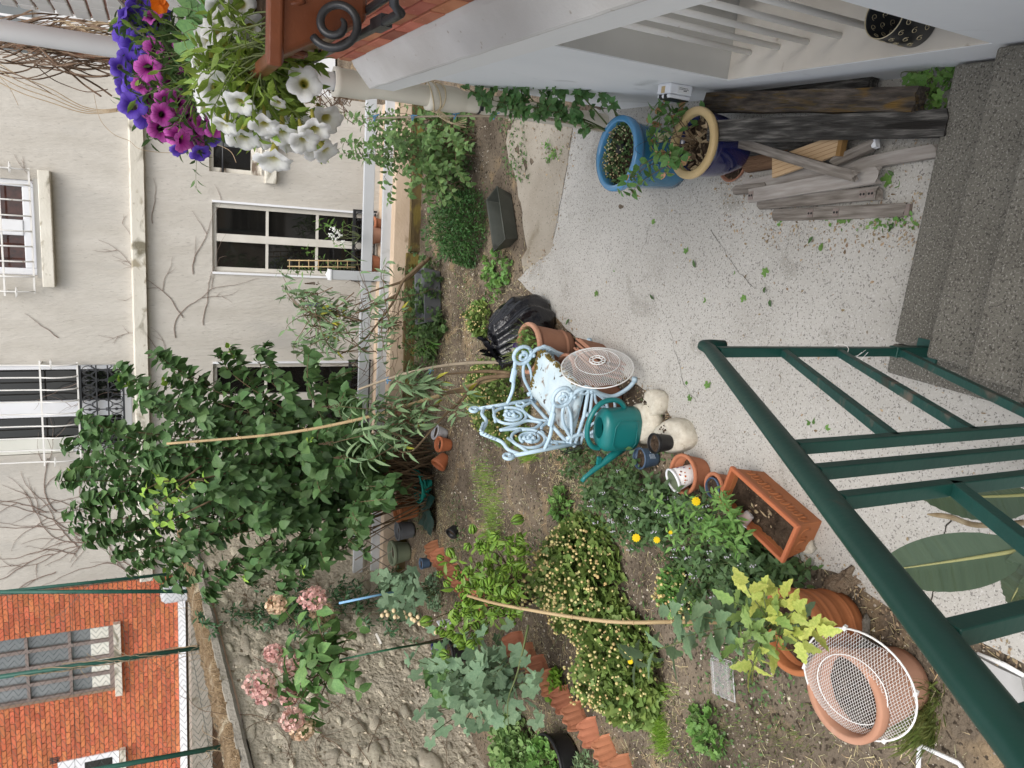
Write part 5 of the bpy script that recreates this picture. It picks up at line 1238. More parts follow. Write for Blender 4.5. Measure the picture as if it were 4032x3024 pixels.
# ================================================================ FAN GUARDS (expanded wire mesh domes)
m_guard = pm("white_coated_wire", [(0.72, 0.71, 0.69), (0.8, 0.79, 0.77)], scale=5, rough=0.45, bump=0)
def fan_guard(label, M, r=0.215, dome=0.055, hub=False, n=38, wr=0.0009):
    t = thing("fan_guard", label, "fan guard", M.to_translation()); Rm = M.to_3x3().to_4x4(); mb = MB()
    def h(x, y): q = math.sqrt(x * x + y * y) / r; return dome * (1 - q ** 3) if q < 1 else 0
    st = 2 * r / n
    for ax in (0, 1):
        for k in range(-int(n * 0.75), int(n * 0.75) + 1):
            c = k * st; pts = []
            for i in range(41):
                u = -1.45 * r + 2.9 * r * i / 40
                x, y = (u, c + 0.55 * u) if ax == 0 else (u, c - 0.55 * u)
                if x * x + y * y < (r * 0.995) ** 2 and not (hub and x * x + y * y < 0.047 ** 2): pts.append((x, y, h(x, y)))
                elif len(pts) > 1: mb.tube(pts, wr, n=3, caps=False); pts = []
                else: pts = []
            if len(pts) > 1: mb.tube(pts, wr, n=3, caps=False)
    o = link("wire_mesh", mb.mesh("wire_mesh", m_guard), t, Rm); o['kind'] = 'stuff'
    mb = MB(); mb.tube([(r * math.cos(a), r * math.sin(a), 0) for a in np.linspace(0, 2 * math.pi, 49)[:-1]], 0.0042, n=6, closed=True)
    link("rim", mb.mesh("rim", m_guard), t, Rm)
    mb = MB(); mb.tube([(0.62 * r * math.cos(a), 0.62 * r * math.sin(a), dome * 0.77 + 0.002) for a in np.linspace(0, 2 * math.pi, 41)[:-1]], 0.0022, n=5, closed=True); link("ring_wire", mb.mesh("ring_wire", m_guard), t, Rm)
    if hub:
        mb = MB()
        for q in (0.026, 0.047): mb.tube([(q * math.cos(a), q * math.sin(a), dome + 0.002) for a in np.linspace(0, 2 * math.pi, 25)[:-1]], 0.004, n=6, closed=True)
        for k in range(10): a = k * 0.628; mb.tube([(0.026 * math.cos(a), 0.026 * math.sin(a), dome + 0.002), (0.047 * math.cos(a), 0.047 * math.sin(a), dome + 0.002)], 0.003, n=5)
        link("hub", mb.mesh("hub", m_guard), t, Rm)
        mb = MB(); mb.tube([(-0.09, -0.05, dome + 0.004), (-0.05, -0.05, dome + 0.008), (-0.045, -0.065, dome + 0.006), (0.07, -0.075, dome * 0.9 + 0.006), (0.1, -0.06, dome * 0.8 + 0.006)], 0.002, n=5); link("clip_wire", mb.mesh("clip_wire", m_guard), t, Rm)
    else:
        for a in (0.5, 1.9, 3.9, 5.2):
            mb = MB(); mb.box((r * math.cos(a), r * math.sin(a), -0.004), (0.02, 0.012, 0.018), None); link("clip", mb.mesh("clip", m_guard), t, Rm)
    return t
gc = far(2352, 1446, 4.50)
nrm = (Vector((0.977, -0.215, 0)) * 0.86 + Vector((0, 0, 0.50))).normalized()
fan_guard("white wire fan guard with a hub leaning against the iron chair seat", Matrix.Translation(gc) @ frame((0, 0, 0), Vector((-0.2, 0.3, 0.9)), nrm), 0.215, 0.05, True)
gs = far(3376, 2693, 2.86)
fan_guard("white wire fan guard lying over the pale salmon terracotta pot", Matrix.Translation(gs) @ frame((0, 0, 0), Vector((0.1, 1.0, 0.28)), Vector((-0.08, -0.32, 1))), 0.215, 0.06)

# ================================================================ WATERING CAN
wp = Vector((-1.265, 3.535, 0.095)); wdir = Vector((-0.62, 0.42, 0)).normalized()
q = (G(2330, 1830, 0.42) - G(2400, 1620, 0.36)); wyaw = math.atan2(q.y, q.x)
wc = thing("watering_can", "teal plastic watering can with big loop handle on the ivory stone", "watering can", wp, wyaw)   # local +x = spout
mb = MB(); vs = []; fs = []; n = 40; prof = [(0.0, 0.94), (0.01, 1.0), (0.06, 1.0), (0.15, 0.99), (0.19, 0.985), (0.215, 0.94), (0.232, 0.82), (0.238, 0.7)]
for (z, k) in prof:
    for i in range(n):
        a = 2 * math.pi * i / n; c, s = math.cos(a), math.sin(a)
        ex = 0.135 * (abs(c) ** 0.85) * (1 if c > 0 else -1); ey = 0.092 * (abs(s) ** 0.85) * (1 if s > 0 else -1)
        taper = 0.97 + 0.03 * (1 - z / 0.24)
        vs.append((ex * k * taper - (0.01 * (z > .2)), ey * k * taper, z))
ox, oy = -0.015, 0.0
for (kx, ky, z) in ((0.074, 0.056, 0.243), (0.066, 0.05, 0.246), (0.063, 0.047, 0.236), (0.062, 0.046, 0.19)):
    for i in range(n): a = 2 * math.pi * i / n; vs.append((ox + kx * math.cos(a), oy + ky * math.sin(a), z))
for j in range(len(prof) + 3):
    for i in range(n): i2 = (i + 1) % n; fs.append((j * n + i, j * n + i2, (j + 1) * n + i2, (j + 1) * n + i))
fs.append(tuple(range(n - 1, -1, -1)))
mb.add(vs, fs, smooth=True); mb.build("body", m_teal, wc)
mb = MB(); mb.add([(ox + 0.0625 * math.cos(a), 0.0465 * math.sin(a), 0.15) for a in np.linspace(0, 2 * math.pi, 33)[:-1]], [tuple(range(32))]); mb.build("dark_inside", pm("dark_teal", [(0.003, 0.02, 0.02), (0.004, 0.026, 0.026)], rough=0.5, bump=0), wc)
mb = MB(); hp_ = spline([(0.115, 0, 0.215), (0.10, 0, 0.27), (0.03, 0, 0.315), (-0.07, 0, 0.315), (-0.155, 0, 0.27), (-0.185, 0, 0.20), (-0.175, 0, 0.13), (-0.135, 0, 0.085)], 5); mb.tube(hp_, 0.0155, n=10); mb.build("handle", m_teal, wc)
mb = MB(); mb.tube([(0.12, 0, 0.05), (0.19, 0, 0.14), (0.26, 0, 0.235), (0.30, 0, 0.285), (0.325, 0, 0.30)], [0.03, 0.022, 0.015, 0.013, 0.0125], n=12); mb.box((0.205, 0, 0.195), (0.03, 0.008, 0.05)); mb.box((0.195, 0, 0.205), (0.045, 0.02, 0.022)); sp0 = mb.build("spout", m_teal, wc)
mb = MB(); mb.tube([(0.326, 0, 0.3005), (0.3265, 0, 0.3008)], 0.009, n=12); mb.build("spout_hole", m_wire_black, sp0)
mb = MB()
for sg in (-1, 1): mb.tube([(-0.08, sg * 0.0925, 0.04), (-0.09, sg * 0.0915, 0.16), (-0.05, sg * 0.0935, 0.19), (0.06, sg * 0.0925, 0.19), (0.10, sg * 0.082, 0.15), (0.1, sg * 0.082, 0.05), (0.06, sg * 0.0925, 0.03)], 0.0025, n=5, closed=True)
mb.build("moulded_line", m_teal, wc)

# black wire rack behind the can
rk = thing("wire_rack", "bent black wire plant rack standing behind the watering can", "wire rack", G(2330, 1770, 0))
def rp(x, y, d): return far(2050 + x / 3.174, 1500 + y / 3.174, d) - rk.location
mb = MB(); mb.tube([rp(*p, 4.66) for p in ((205, 725), (190, 650), (225, 612), (265, 610), (330, 655), (500, 870), (540, 920), (600, 885), (740, 800), (738, 750), (695, 597), (880, 575))], 0.0028, n=6)
mb.tube([rp(500, 885, 4.68), rp(940, 780, 4.6)], 0.0022, n=5); mb.tube([rp(510, 905, 4.68), rp(950, 795, 4.6)], 0.0022, n=5); mb.tube([rp(580, 840, 4.7), rp(578, 910, 4.66)], 0.0022, n=5); mb.tube([rp(580, 835, 4.7), rp(770, 790, 4.68)], 0.0022, n=5); mb.tube([rp(540, 920, 4.66), (0.0, 0.0, 0.0)], 0.0025, n=5); mb.tube([rp(940, 780, 4.6), rp(1000, 900, 4.6)], 0.0025, n=5)
mb.build("wire_frame", m_wire_black, rk)

# ================================================================ TIMBER PILE
m_oldbeam = pm("blackened_beam", [(0.02, 0.019, 0.017), (0.06, 0.057, 0.053), (0.19, 0.18, 0.165)], scale=20, rough=1, bump=1.0, bscale=60, bdist=0.01, stretch=(3.2, 0.35, 3.2), patch=((0.02, 0.018, 0.016), 9, 0.56))
m_mossbeam = pm("mossy_beam", [(0.025, 0.021, 0.018), (0.07, 0.058, 0.048), (0.14, 0.115, 0.095)], scale=20, rough=1, bump=1.0, bscale=60, bdist=0.01, stretch=(3.2, 0.4, 3.2), patch=[((0.15, 0.09, 0.025), 9, 0.55), ((0.09, 0.065, 0.03), 22, 0.55)])
m_greywood = pm("weathered_grey_wood", [(0.10, 0.085, 0.07), (0.21, 0.185, 0.16), (0.32, 0.29, 0.26)], scale=20, rough=0.95, bump=0.5, bscale=60, bdist=0.004, stretch=(3.5, 0.3, 3.5), patch=((0.12, 0.095, 0.075), 3, 0.62))
m_palewood = pm("silvered_wood", [(0.26, 0.23, 0.205), (0.42, 0.39, 0.36)], scale=20, rough=0.95, bump=0.3, bscale=60, bdist=0.003, stretch=(3, 0.3, 3), patch=((0.28, 0.24, 0.2), 3, 0.62))
m_tanwood = pm("laminate_tan", [(0.44, 0.295, 0.165), (0.53, 0.375, 0.225)], scale=4, rough=0.7, bump=0.1, stretch=(2.5, 0.4, 2.5))
m_tanedge = pm("dark_tan_edge", [(0.22, 0.12, 0.04), (0.27, 0.16, 0.06)], scale=6, rough=0.7)
m_plate = pm("rusty_plate", [(0.20, 0.16, 0.14), (0.27, 0.22, 0.2)], scale=8, rough=0.7, bump=0.1)
def plank(label, a, b, z, w, h, mat, name="plank", plates=(), end=None, seed=0, zb=None, amp=0.004):
    A, B = G(*a, z + h), G(*b, (zb if zb is not None else z) + h); L_ = (B - A).length; d = (B - A).normalized()
    t = thing(name, label, "timber" if name == "beam" else name, A - Vector((0, 0, h)))
    m = frame((0, 0, 0), d); vs, fs = rough_board(L_, w, h, 14, seed, amp, 0.03); mb = MB(); mb.add(vs, fs); o = link("board", mb.mesh("board", mat), t, m)
    for f in plates:
        mb = MB(); mb.box((0, 0, 0), (w * 0.6, 0.03, 0.004)); pl = link("metal_plate", mb.mesh("metal_plate", m_plate), t, m @ T(0, L_ * f, h + 0.001))
        mb = MB()
        for k in (-1, 1): mb.disc(0.0055, 0.0026, 10, T(0, k * 0.0075, 0))
        mb.build("screw_hole", m_wire_black, pl)
    if end:
        mb = MB(); mb.box((0, 0, 0), (w * 0.8, 0.02, h * 0.85)); link("end_bracket", mb.mesh("end_bracket", end), t, m @ T(0, L_ + 0.008, h / 2))
    return t
plank("mossy old beam with orange moss lying nearest the house wall", (2772, 402), (3600, 388), 0.14, 0.088, 0.07, m_mossbeam, "beam", seed=1, amp=0.008)
plank("blackened cracked beam resting on the navy pot rim", (2782, 516), (3715, 482), 0.26, 0.092, 0.055, m_oldbeam, "beam", seed=2, zb=0.12, amp=0.008)
plank("dark old board hidden under the mossy beam by the wall", (2850, 372), (3420, 330), 0.04, 0.06, 0.05, m_oldbeam, seed=3)
plank("short dark offcut under the two old beams", (2900, 600), (3300, 600), 0.02, 0.09, 0.04, m_oldbeam, seed=33)
plank("grey plank lying diagonally on top of the pile across the tan board", (2894, 560), (3362, 694), 0.15, 0.043, 0.022, m_greywood, seed=4, zb=0.135, amp=0.006)
plank("long silvered plank running under the pile to the steps", (2916, 732), (3676, 592), 0.03, 0.05, 0.025, m_palewood, seed=5)
plank("wide silvered plank with a ragged end in the middle of the pile", (2944, 772), (3450, 688), 0.075, 0.064, 0.022, m_palewood, seed=6, plates=(0.03,))
plank("grey plank with three screw holes beside the wide silvered plank", (2981, 803), (3452, 760), 0.03, 0.052, 0.03, m_greywood, seed=7, plates=(0.9, 0.96))
plank("grey plank with two metal plates lying apart on the open patio side", (3040, 846), (3562, 826), 0.0, 0.055, 0.024, m_greywood, seed=8, plates=(0.33, 0.53), end=m_plate)
plank("short dark plank with a white tag on its end", (3270, 640), (3430, 568), 0.08, 0.04, 0.03, m_greywood, seed=9, end=m_frame_white)
plank("rotten brown offcut under the tan board", (2930, 650), (3100, 620), 0.03, 0.07, 0.03, pm("rotten_brown", [(0.09, 0.05, 0.03), (0.2, 0.12, 0.07)], scale=8, rough=1, bump=0.7, stretch=(3, 0.4, 3)), seed=10)
plank("small crumbling plank end poking out beside the pot saucer", (2888, 748), (3010, 735), 0.03, 0.045, 0.03, m_greywood, seed=12)
a_, b_, c_, d_ = G(3040, 700, 0.115), G(3040, 622, 0.115), G(3318, 520, 0.115), G(3318, 602, 0.115)
tb2 = thing("tan_board", "clean tan laminated board lying in the pile under the diagonal plank", "board", a_)
mb = MB(); mb.prism([((p - a_).x, (p - a_).y) for p in (a_, d_, c_, b_)], -0.018, 0.0); mb.build("panel", m_tanwood, tb2)
mb = MB(); mb.box(((c_ + d_) / 2 - a_)[:], (0.11, 0.022, 0.03)); mb.build("end_batten", m_tanedge, tb2)
mb = MB()
for k in range(4): f = (k + 1) / 5; p, q2 = a_.lerp(b_, f) - a_, d_.lerp(c_, f) - a_; mb.tube([p + Vector((0, 0, .0005)), q2 + Vector((0, 0, .0005))], 0.0009, n=4)
mb.build("lamination_joint", m_tanedge, tb2)

# ================================================================ THINGS AT THE WALL
bx = thing("solar_box", "white plastic box with black solar panel fixed low on the white wall", "solar light", onX(2660, 335, W), 0)
mb = MB(); mb.box((-0.024, 0, 0), (0.048, 0.105, 0.135)); mb.build("case", m_frame_white, bx, bevel=0.008)
mb = MB(); mb.box((-0.058, 0, 0), (0.018, 0.098, 0.128)); mb.build("lid", m_frame_white, bx, bevel=0.007)
mb = MB(); mb.box((-0.0685, 0, -0.004), (0.006, 0.082, 0.112)); mb.box((-0.060, -0.018, 0.062), (0.018, 0.024, 0.006)); mb.box((-0.060, 0.022, 0.062), (0.018, 0.024, 0.006)); mb.build("solar_panel", m_black_pl, bx, bevel=0.002)
mb = MB(); mb.box((-0.03, 0.0, 0.0685), (0.03, 0.026, 0.003)); mb.build("yellowed_button", m_creamrim, bx)
mb = MB(); mb.box((-0.026, -0.0535, -0.012), (0.03, 0.002, 0.07)); stk = mb.build("sticker", m_fascia, bx)
mb = MB()
for r_, (zz0, zz1) in enumerate(((-0.036, 0.012), (-0.040, 0.016), (-0.03, -0.012))):
    z = zz0
    while z < zz1: l = random.uniform(0.004, 0.009); mb.box((-0.018 - 0.006 * r_, -0.0549, z + l / 2), (0.0022 if r_ < 2 else 0.0035, 0.0006, l)); z += l + 0.0022
o = mb.build("lettering", m_wire_black, stk); o['kind'] = 'stuff'
lq = Vector((0.695, 1.93, oz0 + 0.007))
lan = thing("candle_lantern", "black tin lantern with gold filigree standing in the wall opening", "lantern", lq)
m_gold = pm("gold_filigree", [(0.55, 0.47, 0.3), (0.66, 0.58, 0.4)], scale=9, rough=0.35, metal=0.4, bump=0)
m_blacktin = pm("black_tin", [(0.012, 0.013, 0.014), (0.025, 0.026, 0.028)], scale=5, rough=0.3, bump=0.03, spec=0.6)
mb = MB(); mb.lathe([(0.0, 0.0), (0.072, 0.0), (0.076, 0.006), (0.076, 0.16), (0.073, 0.165), (0.07, 0.16), (0.07, 0.02), (0.0, 0.015)], 36); mb.build("body", m_blacktin, lan)
mb = MB(); mb.tube([(0.074 * math.cos(t), 0.074 * math.sin(t), 0.165) for t in np.linspace(0, 6.283, 37)[:-1]], 0.002, n=5, closed=True); mb.build("rim", m_gold, lan)
mb = MB()
for rr, R_ in ((0, 0.0768), (1, 0.0692)):
    for row in range(3):
        for k in range(13):
            a0 = k * 0.483 + row * 0.24; zc = 0.04 + 0.045 * row
            mb.tube([((R_) * math.cos(a0 + 0.011 / R_ * (1 - 0.1 * t) * math.cos(t)), R_ * math.sin(a0 + 0.011 / R_ * (1 - 0.1 * t) * math.cos(t)), zc + 0.013 * (1 - 0.1 * t) * math.sin(t)) for t in np.linspace(0, 7, 12)], 0.0013, n=4)
o = mb.build("filigree", m_gold, lan); o['kind'] = 'stuff'
bf = thing("butterfly_stake", "yellowed translucent butterfly ornament on a wire between the two glazed pots", "ornament", far(2612, 540, 3.72))
m_wing = pm("yellowed_wing", [(0.42, 0.40, 0.22), (0.52, 0.5, 0.32)], scale=6, rough=0.4, trans=0.4, bump=0.1)
for (a, s) in ((75, 0.05), (140, 0.035), (-60, 0.05), (-125, 0.034)):
    mb = MB(); tv, tf = leaf_tpl(0.62, 'ovate', 0.15, 0.05, 6); up_ = Vector((-0.25, -0.7, 0.65)); xx = (Vector((1, 0, 0)) - up_ * up_.x).normalized(); yy = up_.cross(xx)
    mb.add(tv, tf, frame((0, 0, 0), xx * math.cos(math.radians(a)) + yy * math.sin(math.radians(a)), up_) @ S3(s), smooth=True); mb.build("wing", m_wing, bf)
mb = MB(); mb.tube([(-0.012, -0.004, 0.02), (0, 0, 0.002), (0.008, 0.002, -0.02)], [0.004, 0.006, 0.003], n=7); mb.build("body", m_wing, bf)
mb = MB(); mb.tube(spline([(0, 0, 0), (-0.03, 0.08, 0.06), (-0.06, 0.16, 0.05), (-0.08, 0.2, -0.02)], 5), 0.0011, n=5); mb.build("stake_wire", m_wire_black, bf)

# ================================================================ LEFT BED: SHELL EDGING, TUBS, TRAYS
m_shell = pm("shell_terracotta", [(0.33, 0.125, 0.065), (0.46, 0.195, 0.11)], scale=7, rough=0.9, bump=0.3, rand=0.14, patch=((0.19, 0.085, 0.05), 6, 0.58))
def shell_mesh():
    mb = MB(); vs = []; fs = []; hb = 0.15; n = 20; out = []
    for k in range(n + 1):
        t = -1 + 2 * k / n; y = 0.098 * t; z = 0.10 + 0.05 * math.sqrt(max(0, 1 - t * t)) + 0.012 * math.cos(t * 3 * math.pi)
        if abs(t) > 0.8: z -= 0.03 * (abs(t) - 0.8) / 0.2
        out.append((y, z))
    m_ = 7
    for j in range(m_ + 1):
        f = j / m_
        for k, (y, z) in enumerate(out):
            t = -1 + 2 * k / n; rim = 0.012 if (f > 0.86 or abs(t) > 0.9) else 0.0
            rib = 0.009 * abs(math.sin(t * 4.5 * math.pi / 2 + 0.3)) * f if f < 0.86 and abs(t) < 0.88 else 0
            vs.append((rim + rib - 0.006 * (f < 0.2), y * (0.75 + 0.25 * f ** 0.5), -0.04 + (z + 0.04) * f))
    for j in range(m_):
        for k in range(n): a = j * (n + 1) + k; fs.append((a, a + 1, a + n + 2, a + n + 1))
    b = len(vs); w_ = n + 1
    for k, (y, z) in enumerate(out): vs.append((-0.02, y, z))
    for k, (y, z) in enumerate(out): vs.append((-0.02, y * 0.75, -0.04))
    for k in range(n):
        fs.append((m_ * w_ + k, m_ * w_ + k + 1, b + k + 1, b + k)); fs.append((b + k, b + k + 1, b + w_ + k + 1, b + w_ + k))
    for k in (0, n):
        col_ = [j * w_ + k for j in range(m_ + 1)] + [b + k, b + w_ + k]; fs.append(tuple(col_) if k else tuple(col_[::-1]))
    mb.add(vs, fs, smooth=False); return mb.mesh("edging_tile", m_shell)
SHM = shell_mesh()
for k in range(20):
    y = 2.98 + 0.198 * k; x = -3.385 - 0.012 * k + random.uniform(-.012, .012)
    if 10 <= k <= 12: continue
    o = link("edging_tile", SHM, None, T(x, y, random.uniform(-.012, .01)) @ R('Z', -32 + random.uniform(-7, 7)) @ R('Y', -26 + random.uniform(-6, 6)))
    tag(o, "scalloped terracotta shell tile in the row edging the left flower bed", "edging tile", "shell tiles edging the left bed")
ct = thing("clear_tray", "clear plastic tray lying upturned on the bare soil", "tray", G(2850, 2670, 0.0), 0.35)
mb = MB(); rings = [ring(0.20, 0.15, 0.0), ring(0.185, 0.135, 0.03), ring(0.17, 0.12, 0.034)]
vs = [p for r in rings for p in r]; fs = [(8, 9, 10, 11)]
for i in range(2):
    for k in range(4): fs.append((i * 4 + k, i * 4 + (k + 1) % 4, (i + 1) * 4 + (k + 1) % 4, (i + 1) * 4 + k))
mb.add(vs, fs); mb.build("tray", pm("clear_tray_plastic", [(0.75, 0.75, 0.75), (0.8, 0.8, 0.8)], rough=0.15, bump=0.5, bscale=40, alpha=0.22, spec=0.8), ct, bevel=0.008)
mb = MB(); mb.tube([Vector(p) for p in ring(0.205, 0.155, 0.003)], 0.0035, n=6, closed=True)
for k in range(9): mb.tube([(0.097, -0.06 + 0.015 * k, 0.004), (0.094, -0.06 + 0.015 * k, 0.028)], 0.0025, n=5)
mb.build("ribbed_rim", m_clear, ct)
mt = thing("metal_tube_frame", "white steel tube frame lying on the soil at the slab edge", "metal frame", G(3621, 2936, 0.02))
mb = MB(); mb.tube([G(3600, 3200, 0.03) - mt.location, G(3616, 3024, 0.03) - mt.location, G(3619, 2950, 0.03) - mt.location, G(3632, 2938, 0.03) - mt.location, G(3700, 2970, 0.03) - mt.location, G(3775, 3005, 0.03) - mt.location, G(3788, 3024, 0.03) - mt.location, G(3795, 3100, 0.03) - mt.location], 0.009, n=10); mb.build("tube", m_frame_white, mt)
# pots and tubs along the far left
def vp(px, py, z=0): p = G(px, py, z); return Vector((p.x, p.y, z))
pot("plastic_tub", "sage green plastic tub by the wooden trellis", vp(1610, 2170), 0.10, 0.135, 0.22, m_sage, rim=0.012, riml=0.04, soil=0.75, cat="tub")
pot("plastic_tub", "grey blue plastic pot behind the sage green tub", vp(1625, 2085), 0.09, 0.105, 0.19, m_grey_pl, rim=0.006, riml=0.02, soil=0.75, cat="tub")
pot("plastic_tub", "small blue plastic pot near the shell edging below the trellis", vp(1690, 2215), 0.05, 0.06, 0.10, m_bluegrey_pl, rim=0.004, riml=0.015, soil=0.8, cat="tub")
pot("plastic_tub", "black square pot lying on the dark soil patch", vp(1795, 2080), 0.045, 0.06, 0.09, m_black_pl, rim=0.004, riml=0.012, soil=0.6, cat="tub", tilt=(0.5, -0.5, 0))
pot("plastic_tub", "big dark tub with leafy seedlings behind the near shell tiles", vp(2240, 2985), 0.17, 0.20, 0.18, m_black_pl, rim=0.008, riml=0.02, soil=0.85, cat="tub")
pot("plastic_tub", "dark pot half hidden in the mallow leaves", vp(1830, 2560), 0.10, 0.12, 0.18, m_black_pl, rim=0.006, riml=0.02, soil=0.8, cat="tub")
pot("plastic_tub", "deep blue glossy pot under the mallow leaves", vp(1790, 2545), 0.07, 0.09, 0.22, m_navy, rim=0.006, riml=0.02, soil=0.8, cat="tub")
pl2 = thing("white_sign", "small white sign with black scroll drawing among the mallow", "sign", far(1750, 2455, 6.0)); mb = MB(); mb.box((0, 0, 0), (0.012, 0.09, 0.10)); mb.build("panel", m_frame_white, pl2)
mb = MB()
for sg in (-1, 1): mb.tube([(0.0068, sg * (0.012 + (0.012 - 0.0015 * t) * math.cos(t)), (0.014 - 0.0018 * t) * math.sin(t) - 0.02) for t in np.linspace(0, 6.5, 16)], 0.0014, n=4)
mb.build("scroll_drawing", m_wire_black, pl2)
wr_ = thing("white_rock", "smooth white rock among the mallow stems", "rock", vp(1905, 2640)); link("rock", rock_mesh("rock", pm("white_rock_stone", [(0.62, 0.6, 0.54), (0.72, 0.7, 0.65)], scale=4, rough=0.9, bump=0.3), 4, (1, 1.4, 0.7), 14, 9, 0.15), wr_, T(0, 0, 0.08) @ S3(0.10))
rr = thing("rust_rock", "jagged rust stained rock at the patio edge beside the railing", "rock", vp(3318, 2300)); link("rock", rock_mesh("rock", pm("rusty_rock", [(0.22, 0.15, 0.09), (0.42, 0.33, 0.24)], scale=5, rough=1, bump=1.0, bscale=20, bdist=0.02, patch=((0.1, 0.07, 0.05), 6, 0.58)), 6, (0.6, 1.3, 0.55), 18, 10, 0.4), rr, T(0, 0, 0.01) @ R('Z', 60) @ S3(0.075))
pr_ = thing("pale_rock", "small pale rock beside the near end of the long planter", "rock", vp(3193, 2149)); link("rock", rock_mesh("rock", m_ivory, 8, (1, 1.1, 0.8), 14, 9, 0.25), pr_, T(0, 0, 0.02) @ S3(0.035))
gr_ = thing("grey_flint", "flat grey pointed stone by the salmon pot foot", "rock", vp(3395, 2490)); link("rock", rock_mesh("rock", m_cap, 12, (1.5, 0.7, 0.4), 10, 7, 0.3), gr_, T(0, 0, 0.01) @ S3(0.05))
tl = thing("kerb_tile", "thin curved terracotta strip set in the soil along the patio edge", "edging tile", vp(3640, 2465)); mb = MB(); mb.tube(spline([G(3559, 2446, 0.015) - tl.location, G(3620, 2455, 0.02) - tl.location, G(3680, 2475, 0.02) - tl.location, G(3728, 2500, 0.015) - tl.location], 6), 0.014, n=4, flat=1.6); mb.build("strip", m_terra_plain, tl)
# tools and tubs behind the shrub
cr = thing("black_crate", "black plastic crate and lids stacked under the tall shrub", "crate", vp(1640, 1790)); 
mb = MB(); mb.box((0, 0, 0.19), (0.42, 0.34, 0.38), taper=1.08); mb.build("box", m_black_pl, cr, bevel=0.015)
mb = MB(); mb.box((0, -0.012, 0.385), (0.46, 0.38, 0.02)); mb.build("lid", m_black_pl, cr, bevel=0.006)
mb = MB(); mb.tube([(-0.09, -0.195, 0.10), (0.09, -0.195, 0.10), (0.09, -0.195, 0.2), (-0.09, -0.195, 0.2)], 0.007, n=5, closed=True); mb.build("moulded_handle", m_grey_pl, cr)
pot("nursery_pot", "pale grey spotted pot near the terracotta plastic pots", vp(1755, 1712), 0.055, 0.075, 0.13, pm("spotted_grey", [(0.42, 0.42, 0.44), (0.5, 0.5, 0.52)], scale=5, rough=0.5, speck=((0.12, 0.12, 0.14), 26, 0.34)), rim=0.005, riml=0.015, soil=0.8, tilt=(0, 0.3, 0))
pot("nursery_pot", "orange plastic pot standing upright beside the black crate", vp(1772, 1752), 0.055, 0.075, 0.14, m_terra_plain, rim=0.005, riml=0.03, soil=0.7, tilt=(0.1, 0.15, 0))
pot("nursery_pot", "orange plastic pot tipped over against the upright orange pot", vp(1755, 1795), 0.055, 0.078, 0.14, m_terra_plain, rim=0.005, riml=0.03, soil=0.3, tilt=(0.2, -0.75, 0.2))
pot("nursery_pot", "square terracotta pot half hidden behind the tall shrub leaves", vp(1640, 2000), 0.10, 0.13, 0.24, m_big_terra, rim=0.01, riml=0.04, soil=0.7)
pot("nursery_pot", "dark red pot in the gap behind the butterfly bush", vp(1610, 1640), 0.09, 0.12, 0.22, m_old_terra, rim=0.01, riml=0.04, soil=0.7)
hz = thing("garden_hose", "coiled turquoise green garden hose at the foot of the tall shrub", "hose", vp(1700, 1905))
mb = MB(); rg = random.Random(4); pts = []
for k in range(170):
    a = k * 0.42; r = 0.12 + 0.055 * math.sin(k * 0.173) + rg.uniform(-.012, .012); pts.append((r * math.cos(a) * 0.95 + 0.02 * math.sin(k * .06), r * math.sin(a), 0.03 + 0.18 * (0.5 + 0.5 * math.sin(k * 0.11 + a * 0.15)) * (1 - abs(math.sin(a * 0.5)) * 0.35)))
mb.tube(pts, 0.0095, n=6); mb.build("coil", pm("turquoise_hose", [(0.01, 0.22, 0.175), (0.02, 0.30, 0.24)], scale=5, rough=0.35, bump=0.02), hz)
db = thing("green_sheet", "crumpled dark green plastic sheet below the coiled hose", "plastic sheet", vp(1700, 2010)); mb = MB(); vs = []; fs = []
for i in range(15):
    for j in range(11): x, y = (i / 14 - .5) * 0.45, (j / 10 - .5) * 0.35; vs.append((x, y, 0.06 + 0.07 * noise.noise(Vector((x * 5, y * 5, 3))) + 0.03 * noise.noise(Vector((x * 14, y * 14, 1)))))
for i in range(14):
    for j in range(10): a = i * 11 + j; fs.append((a, a + 11, a + 12, a + 1))
mb.add(vs, fs, smooth=True); mb.build("sheet", pm("dark_green_sheet", [(0.01, 0.035, 0.03), (0.02, 0.06, 0.05)], scale=5, rough=0.35), db)
# grey trough with seedlings near the fence
gt = thing("grey_trough", "grey plastic trough overgrown with ground ivy near the fence", "trough", vp(1720, 1170), 0.25)
rings = [ring(0.50, 0.24, 0.0), ring(0.56, 0.30, 0.19), ring(0.53, 0.27, 0.19), ring(0.5, 0.24, 0.12)]; mb = MB(); vs = [p for r in rings for p in r]; fs = [(3, 2, 1, 0), (12, 13, 14, 15)]
for i in range(3):
    for k in range(4): fs.append((i * 4 + k, i * 4 + (k + 1) % 4, (i + 1) * 4 + (k + 1) % 4, (i + 1) * 4 + k))
mb.add(vs, fs); mb.build("body", m_grey_pl, gt, bevel=0.01)
# pots on the far house ledge
for k, (px, py, r, h, mat, lab) in enumerate(((1492, 925, 0.12, 0.16, m_pale_terra, "terracotta pot with a pale rim on the far house ledge"), (1480, 880, 0.07, 0.10, m_terra, "small terracotta pot on the far house ledge beside the pale rimmed pot"), (1490, 1035, 0.11, 0.15, m_terra, "terracotta pot on the far house ledge behind the fence post"))):
    s, z = fs_(1515, py); q = FO + FD * s + Vector((0, -0.07, 0.08)); q = Vector((q.x, q.y - 0.06, 0.083)); pot("flower_pot", lab, q, r * 0.75, r, h, mat, rim=0.012, riml=0.03, soil=0.8, rimmat=m_fascia if k == 0 else None)
